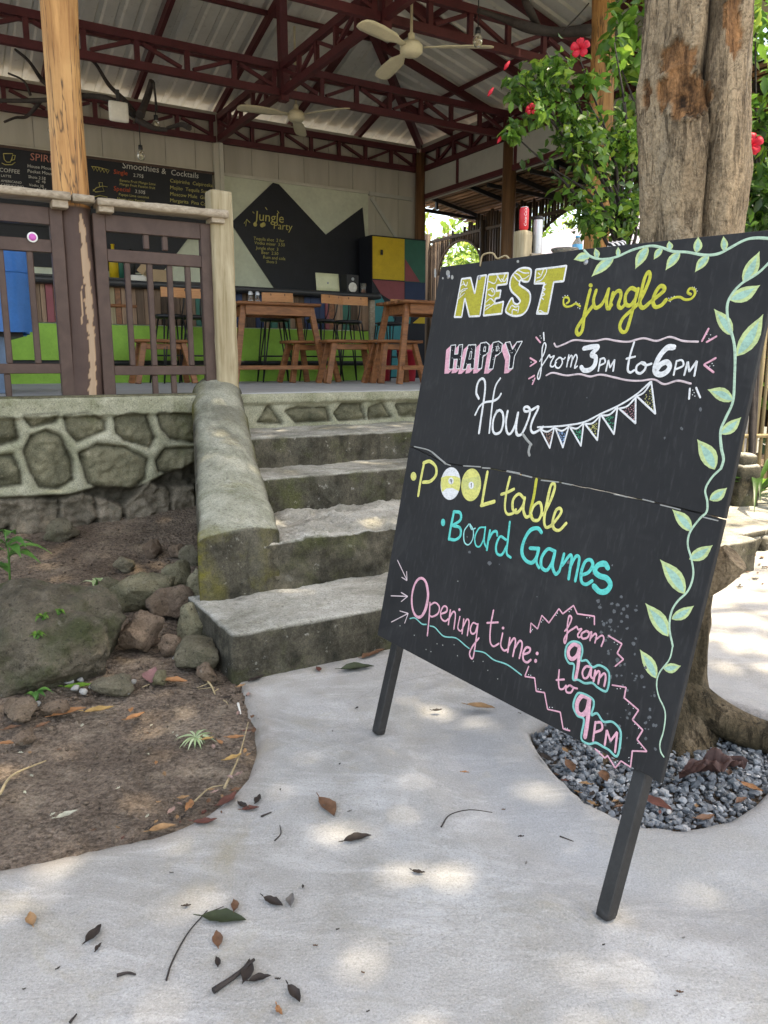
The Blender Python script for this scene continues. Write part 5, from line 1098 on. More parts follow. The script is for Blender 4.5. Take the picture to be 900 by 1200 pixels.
for i, (px, py) in enumerate([(82, 800), (95, 798), (108, 806), (120, 800), (136, 798), (142, 806), (130, 812), (150, 812), (98, 812), (14, 823), (44, 826), (88, 808), (206, 772), (157, 800)]):
    p = on_soil(px, py); mb = MB(); s = R.uniform(.016, .034); rock(mb, p+UP*s*.25, (s*1.5, s*1.2, s), 90+i, R.uniform(0, 6), 2, .4); tag(mb.build('stone_chip', 'pale_chip'), 'small pale chip of broken concrete on the dirt before the boulder', 'stone chip', 'pale concrete chips')
pb = MB()
for i in range(1300):
    x, y = R.uniform(-2.6, -.3), R.uniform(1.7, 4.9)
    if np_sd(SOIL, np.array([x]), np.array([y]))[0] > .07*R.random()**3-.004: continue
    s = R.uniform(.004, .013); rock(pb, (x, y, max(zsoil(x, y)-.018, -.012)+s*.25), (s*2, s*1.6, s*1.3), i, i, 1, .4)
tag(pb.build('soil_crumbs', 'soil'), kind='stuff')
# ------------------------------------------------------------------ stone post, can, tumbler and things on the right handrail
k = thing('stone_post', 'short mossy stone post beside the path at the right edge', 'stone post', at_z(866, 592, .15)); p = k.location; mb = MB(); mb.rbox(p+UP*.16, (.20, .2, .36), Matrix.Rotation(.3, 3, 'Z'), .03, .03, .02, 8, 3, .5); mb.build('block', 'step', k); mb = MB(); mb.rbox(p+UP*.37, (.17, .17, .10), Matrix.Rotation(.3, 3, 'Z'), .04, .03, .02, 8, 5, .5); mb.build('cap', 'step', k)
ps = thing('stair_rail', 'weathered handrail plank on square posts right of the steps, behind the top of the sign', 'handrail', (.87, 4.75, 0))
pc = at_y(614, 270, 4.72); zq = pc.z; zh = at_y(640, 299, 4.8).z; mb = MB(); mb.rbox((pc.x, 4.75, zq/2), (.082, .08, zq), Matrix.Rotation(.75, 3, 'Z'), .006, .03, .004, 8, 3, .4); mb.build('post', 'oldpost', ps)
mb = MB(); mb.rbox((1.66, 4.92, zh/2-.02), (.08, .08, zh-.04), None, .006, .03, .003, 8, 5, .4); mb.build('post', 'oldpost', ps)
mb = MB(); mb.rbox((1.26, 4.84, zh-.015), (.82, .16, .03), Matrix.Rotation(.12, 3, 'Z'), .006, .03, .003, 8, 7, .4); mb.build('plank', 'weathered', ps)
k = thing('soda_can', 'red soda can with white lettering standing on a square wooden post', 'can', Vector((pc.x+.002, 4.74, zq))); c = k.location
mb = MB(); mb.lathe([(0, .004), (.020, .0), (.023, .008), (.0275, .016), (.0275, .118), (.023, .128)], c, 28); mb.build('can_body', 'paint_canred', k); mb = MB(); mb.lathe([(.023, .128), (.0225, .131), (.02, .129), (0, .127)], c, 24); mb.build('lid', 'paint_silver', k)
tx = MB(); text(tx, 'Coca-Cola', (0, 0, 0), XC, Vector((0, 1, 0)), .017, UP, .15, 0)
vs = []; view = math.atan2(-c.y, -c.x)
for v in tx.v: a = view+.55-(v[1])/.0279; vs.append((c.x+(.0281)*math.cos(a), c.y+.0281*math.sin(a), c.z+.022+v[0]))
mb = MB(); mb.add(vs, tx.f); mb.build('can_lettering', 'paint_white', k)
k = thing('tumbler', 'tall brushed steel tumbler with black lid beside the red can', 'tumbler', Vector((at_y(630.5, 270, 4.79).x, 4.79, zh))); c = k.location; zt3 = at_y(630, 258, 4.79).z-c.z
mb = MB(); mb.lathe([(0, 0), (.024, 0), (.026, .008), (.027, zt3-.02), (.027, zt3)], c, 24); mb.build('body', 'paint_silver', k); mb = MB(); mb.lathe([(.027, zt3), (.0285, zt3+.004), (.0285, zt3+.014), (.024, zt3+.02), (0, zt3+.02)], c, 24); mb.build('lid', 'paint_black', k)
k = thing('glass_ashtray', 'low cut glass bowl on the plank behind the sign', 'bowl', Vector((at_y(662, 290, 4.84).x, 4.84, zh))); c = k.location; mb = MB(); mb.lathe([(0, 0), (.055, 0), (.082, .035), (.082, .042), (.074, .042), (.05, .008), (0, .008)], c, 18); mb.build('bowl', 'glass', k); mb = MB(); mb.lathe([(0, .009), (.048, .009), (.064, .03), (.03, .045), (0, .05)], c, 10); mb.build('ash', 'pale_chip', k)
k = thing('plastic_bottle', 'clear blue tinted plastic bottle on the plank by the log post', 'bottle', Vector((at_y(677, 280, 4.88).x, 4.88, zh))); c = k.location; mb = MB(); mb.lathe([(0, 0), (.03, 0), (.031, .012), (.029, .035), (.031, .06), (.03, .08), (.012, .105), (.012, .11)], c, 18); mb.build('body', 'glass', k); mb = MB(); mb.lathe([(.0312, .038), (.0314, .039), (.0314, .07), (.0312, .071)], c, 18); mb.build('wrapper', 'paint_bluebox', k); mb = MB(); mb.lathe([(.013, .11), (.0135, .11), (.0135, .122), (0, .122)], c, 12); mb.build('cap', 'paint_bluebox', k)
t = NT('stripes'); wv = t.n('ShaderNodeTexWave'); wv.inputs['Scale'].default_value = 13; wv.inputs['Distortion'].default_value = 1.5; t.l(t.mapping((1, 1, 1.4), (0, .5, 0)), wv.inputs[0]); MATS['stripes'] = t.fin(t.ramp(wv.outputs['Fac'], [(.48, (.02, .02, .025)), (.52, (.65, .65, .68))]), .8)
p = at_y(724, 284, 4.9); p.z = zh+.05; mb = MB(); rock(mb, p, (.13, .1, .11), 5, .3, 4, .12); tag(mb.build('pouch', 'stripes'), 'small black and white striped pouch on the plank between log post and tree', 'pouch')
# ------------------------------------------------------------------ fallen leaves and twigs
def fallen(px, py, L, ang, col, lab, soil=False, curl=.25, wd=.4, group=None, z=None, n=9, seed=None):
    p = on_soil(px, py) if soil else at_z(px, py, zpath(*xy(px, py)) if z is None else z); s = (p-C0).length/FPX; L *= s*.98
    seed = int(px*7+py) if seed is None else seed; R = random.Random(seed)
    # direction on the ground whose picture has that slope
    a = rad(ang); q = at_z(px+8*math.cos(a), py-8*math.sin(a), p.z)-p; q.z = 0; q.normalize(); sd = Vector((-q.y, q.x, 0)); k = R.uniform(-.18, .18)
    rows = []; prof = [.03, .42, .78, .98, 1., .88, .66, .36, .02]; cu = curl*R.uniform(.7, 1.3)
    for i in range(9):
        t_ = i/8-.5; f = prof[i]*wd*L*.5*(1+R.uniform(-.08, .08)); c = p+q*L*t_*(1-.35*cu)+sd*k*L*(t_*t_-.1)*2+UP*(.006+L*cu*1.3*(t_*t_)*(.6+.4*math.sin(seed+t_*3)))
        rows.append([c+sd*f*w_*(1-.25*cu)+UP*(f*cu*1.5*w_*w_+.0015*math.sin(i*2.1+w_*5)) for w_ in (-1, -.5, 0, .5, 1)])
    mb = MB(); mb.grid(rows, True); st_ = p-q*L*.5*(1-.35*cu)+sd*k*L*.3+UP*(.006+L*cu*.3); mb.tube([st_, st_-q*L*.14+UP*.002], [.0016, .001], 5)
    return tag(mb.build('fallen_leaf', 'fallen_'+col), lab, 'leaf', group or 'fallen leaves')
FL = [(240, 965, 28, 5, 'red', 'brown leaf at the path edge, leftmost of the cluster by the dirt'), (267, 940, 34, 35, 'red', 'dark red leaf bridging dirt edge and path'), (284, 946, 20, 150, 'dark', 'dark curled leaf in the cluster by the dirt edge'), (302, 939, 20, 60, 'dark', 'dark narrow leaf standing on edge right of the cluster'), (293, 950, 22, 10, 'red', 'small red brown leaf on the stained patch of path'),
 (37, 1081, 27, 100, 'tan', 'lone tan leaf near the left edge of the path'), (110, 1098, 30, 50, 'dark', 'dark leaf slanting on the path at lower left'), (115, 1113, 13, 55, 'dark', 'tiny dark leaf scrap just below the slanting dark leaf'), (262, 1079, 52, -3, 'green', 'large dark green leaf lying by the thin twig'), (275, 1064, 22, 90, 'brown', 'brown leaf stub above the large dark green leaf'), (255, 1104, 28, 95, 'brown', 'upright brown leaf below the large dark green leaf'), (255, 1130, 16, 100, 'dark', 'small dark curled leaf above the thick twig'),
 (290, 1142, 34, 75, 'dark', 'crumpled black leaf crossing the thick twig'), (304, 1150, 26, 15, 'dark', 'thin black leaf strip right of the thick twig'), (219, 1064, 10, 10, 'dark', 'tiny dark leaf scrap left of the big green leaf'), (320, 1060, 30, -25, 'dark', 'dark narrow leaf in the middle left of the path'), (341, 1058, 24, 80, 'grey', 'grey upright leaf beside the dark narrow one'), (345, 1168, 30, -55, 'dark', 'dark twisted leaf near the bottom of the picture'), (327, 1187, 16, -60, 'orange', 'small orange leaf at the bottom of the picture'),
 (418, 985, 36, 15, 'dark', 'dark brown crumpled leaf in the middle of the path'), (384, 948, 46, -50, 'brown', 'big curled brown leaf on the sunny patch of path'), (490, 1024, 16, -10, 'dark', 'short dark leaf scrap at the centre of the path'), (563, 830, 36, -6, 'tan', 'tan orange leaf lying below the edge of the sign'), (512, 834, 14, 5, 'dark', 'small dark leaf scrap below the sign'), (545, 907, 10, 0, 'orange', 'tiny orange leaf on the path below the sign'),
 (373, 786, 18, 120, 'red', 'red brown curled leaf in front of the bottom step'), (418, 785, 46, 8, 'green', 'long green leaf in front of the bottom step by the sign leg'), (436, 768, 40, 20, 'brown', 'brown leaf at the foot of the bottom step by the sign'), (300, 797, 26, 20, 'dark', 'dark leaf at the corner of the bottom step'), (640, 890, 24, -30, 'dark', 'dark leaf lying at the rim of the gravel hole')]
for a in FL: fallen(*a)
for a in [(668, 900, 30, -60, 'brown', 'brown leaf standing among the gravel at the hole rim'), (708, 912, 30, -70, 'brown', 'curled brown leaf on the gravel left of the sign leg'), (768, 943, 42, -25, 'red', 'red brown leaf on the gravel right of the sign leg'), (826, 961, 26, 10, 'brown', 'flat brown leaf at the front rim of the gravel'), (880, 925, 26, -20, 'orange', 'orange brown leaf by the root on the gravel'), (868, 940, 20, 30, 'brown', 'small brown leaf at the right of the gravel')]: fallen(*a, z=-.02)
for a in [(80, 837, 40, 15, 'orange', 'orange brown leaf on the dirt below the pale chips'), (116, 834, 34, 8, 'yellow', 'yellow brown leaf strip on the dirt'), (158, 842, 26, 20, 'orange', 'two tone orange leaf alone on the dirt'), (154, 834, 14, 60, 'orange', 'small orange leaf touching the two tone leaf'), (8, 873, 20, 0, 'orange', 'orange leaf at the left edge of the dirt'), (276, 866, 22, 5, 'orange', 'orange leaf near the twig at the dirt edge'), (273, 890, 24, 20, 'yellow', 'yellow leaf near the twig at the dirt edge'), (222, 946, 24, 65, 'orange', 'bright orange leaf at the dirt edge'), (250, 877, 12, 100, 'pinkish', 'small pinkish leaf by the grass tuft'),
 (258, 872, 14, -40, 'orange', 'small orange leaf above the pinkish one'), (78, 957, 24, 20, 'pale', 'whitish green leaf on the bare dirt'), (201, 952, 16, 45, 'pinkish', 'pale pinkish leaf left of the bright orange one'), (190, 973, 32, 15, 'tan', 'tan leaf at the edge of dirt and path'), (193, 909, 12, 100, 'tan', 'small tan leaf in the middle of the dirt'), (178, 795, 48, 75, 'purple', 'large purple brown leaf propped by the rocks'), (92, 806, 34, 5, 'lime', 'fresh lime green leaf before the boulder'), (205, 800, 34, -3, 'orange', 'orange brown leaf between the rocks and the path'), (214, 937, 16, 15, 'tan', 'small tan leaf near the bright orange one'), (183, 896, 10, 90, 'orange', 'tiny orange leaf on the dirt'), (280, 909, 14, 30, 'pinkish', 'small pale leaf at the twig foot'), (287, 882, 12, 80, 'tan', 'small tan leaf right of the yellow one'), (243, 868, 16, 10, 'yellow', 'narrow yellow leaf by the grass tuft'), (14, 855, 20, 15, 'brown', 'brown leaf beside the reddish stone at far left'), (50, 852, 20, 25, 'brown', 'brown leaf left of the tan chips'), (240, 775, 20, 30, 'pinkish', 'pinkish leaf on the rocks by the bottom step')]: fallen(*a, soil=True)
R = random.Random(9)
for i in range(26):
    x, y = R.uniform(845, 900), R.uniform(650, 690); fallen(x, y, R.uniform(5, 12), R.uniform(0, 180), R.choice(['brown', 'red', 'dark']), 'small dry leaf of the litter at the foot of the kerb on the right', False, .3, .45, 'leaf litter along the kerb')
for i in range(30):
    x, y = R.uniform(20, 280), R.uniform(850, 985); p = at_z(x, y, 0)
    if np_sd(SOIL, np.array([p.x]), np.array([p.y]))[0] > -.03: continue
    fallen(x, y, R.uniform(4, 8), R.uniform(0, 180), R.choice(['brown', 'tan', 'dark', 'pale']), 'tiny dry leaf scrap on the bare dirt', True, .3, .5, 'leaf scraps on the dirt')
for i in range(34):
    x, y = R.uniform(20, 880), R.uniform(830, 1190); p = at_z(x, y, 0)
    if np_sd(SOIL, np.array([p.x]), np.array([p.y]))[0] < .05 or np_sd(GRAV, np.array([p.x]), np.array([p.y]))[0] < .04: continue
    fallen(x, y, R.uniform(3, 7), R.uniform(0, 180), R.choice(['brown', 'dark', 'dark', 'grey']), 'tiny dark leaf crumb on the concrete path', False, .3, .45, 'leaf crumbs on the path')
for i in range(30):
    k = R.randrange(3, 11); a, b = Vector(SOIL[k]), Vector(SOIL[k+1] if k < 11 else SOIL[k]); c = a.lerp(b, R.random())+Vector((R.gauss(0, .035), R.gauss(0, .035))); x, y = pix((c.x, c.y, 0))
    fallen(x, y, R.uniform(5, 14), R.uniform(0, 180), R.choice(['brown', 'tan', 'dark', 'red', 'pinkish']), 'small dry leaf caught along the seam of dirt and path', True, R.uniform(.1, .5), R.uniform(.35, .55), 'leaves along the dirt edge')
for i in range(16):
    k = R.randrange(1, 7); a, b = Vector(GRAV[k]), Vector(GRAV[k+1]); c = a.lerp(b, R.random())+Vector((R.gauss(0, .03), R.gauss(.04, .04))); x, y = pix((c.x, c.y, 0))
    fallen(x, y, R.uniform(7, 16), R.uniform(0, 180), R.choice(['brown', 'tan', 'dark', 'red']), 'small dry leaf lying among the gravel chips', False, R.uniform(.1, .5), R.uniform(.35, .5), 'leaves in the gravel', -.015)
# the big dry leaf on the gravel
mb = MB(); p = at_z(832, 908, .0); rows = []
for i in range(48):
    t_ = i/47; row = []
    for j in range(21):
        w_ = j/10-1; f = .055*math.sin(math.pi*min(1, t_*.95+.05))**.6; c = p+Vector((-.10+.22*t_, .05*t_-.02, .01+.022*math.sin(t_*3)))
        row.append(c+Vector((.015*w_, f*.8*w_, .024*abs(w_)*(.6+.4*math.sin(t_*11+w_*2))+.012*math.sin(t_*17+w_*6)+.010*noise.noise((t_*9, w_*4, 1))+.004*noise.noise((t_*30, w_*12, 3)))))
    rows.append(row)
mb.grid(rows, True); tag(mb.build('dry_leaf', 'fallen_maroon'), 'big crumpled dark red dry leaf on the gravel by the root', 'leaf')
def twig(pts, r, lab, soil=False, mat='oldbranch', name='twig'):
    q = [(on_soil(x, y) if soil else at_z(x, y, zpath(*xy(x, y))))+UP*(r*1.2) for x, y in pts]; mb = MB(); q = bez(q, 6); mb.tube(q, [r*(1-.5*i/len(q)) for i in range(len(q))], 6, wob=.3); tag(mb.build(name, mat), lab, 'twig', 'twigs on the ground')
twig([(250, 1165), (275, 1148), (298, 1128)], .0065, 'thick dark twig at the lower left of the path'); twig([(195, 1150), (202, 1128), (220, 1095), (243, 1068)], .0022, 'long thin curved twig left of the green leaf'); twig([(240, 1072), (262, 1063)], .0014, 'short hair thin twig above the green leaf')
twig([(517, 970), (527, 956), (550, 950), (577, 953)], .0022, 'thin arching twig on the path below the sign'); twig([(322, 986), (329, 978), (328, 968)], .0022, 'hooked thin twig near the dirt edge'); twig([(306, 958), (318, 953)], .003, 'short grey twig on the path by the dirt'); twig([(656, 981), (672, 987)], .0022, 'tiny straight twig on the right of the path'); twig([(137, 1145), (150, 1142), (159, 1144)], .0035, 'short dark twig low on the left of the path'); twig([(82, 1200), (90, 1190)], .003, 'dark twig end at the bottom left corner')
twig([(263, 925), (280, 888), (291, 848)], .004, 'long straight pale twig along the dirt edge', True, 'stick'); twig([(228, 940), (245, 925), (262, 921)], .0025, 'thin grey twig near the bright orange leaf', True, 'stick'); twig([(0, 932), (15, 910), (54, 893)], .004, 'pale curved stem on the dirt at the left edge', True, 'stick'); twig([(232, 790), (246, 803), (252, 815)], .005, 'bent pale root piece by the bottom step', True, 'stick')
R = random.Random(31)
for i in range(14):
    x, y = R.uniform(90, 270), R.uniform(775, 830); a = R.uniform(0, 3.1); l = R.uniform(8, 22); q = [(x, y), (x+l*.5*math.cos(a)+R.uniform(-2, 2), y+l*.25*math.sin(a)), (x+l*math.cos(a), y+l*.5*math.sin(a))]
    twig(q, R.uniform(.0012, .0024), 'hair thin rootlet in the litter between boulder and bottom step', True, R.choice(['stick', 'oldbranch']))
twig([(279, 826), (282, 838)], .005, 'cigarette butt at the dirt edge below the step', True, 'paint_offw', 'cigarette_butt')
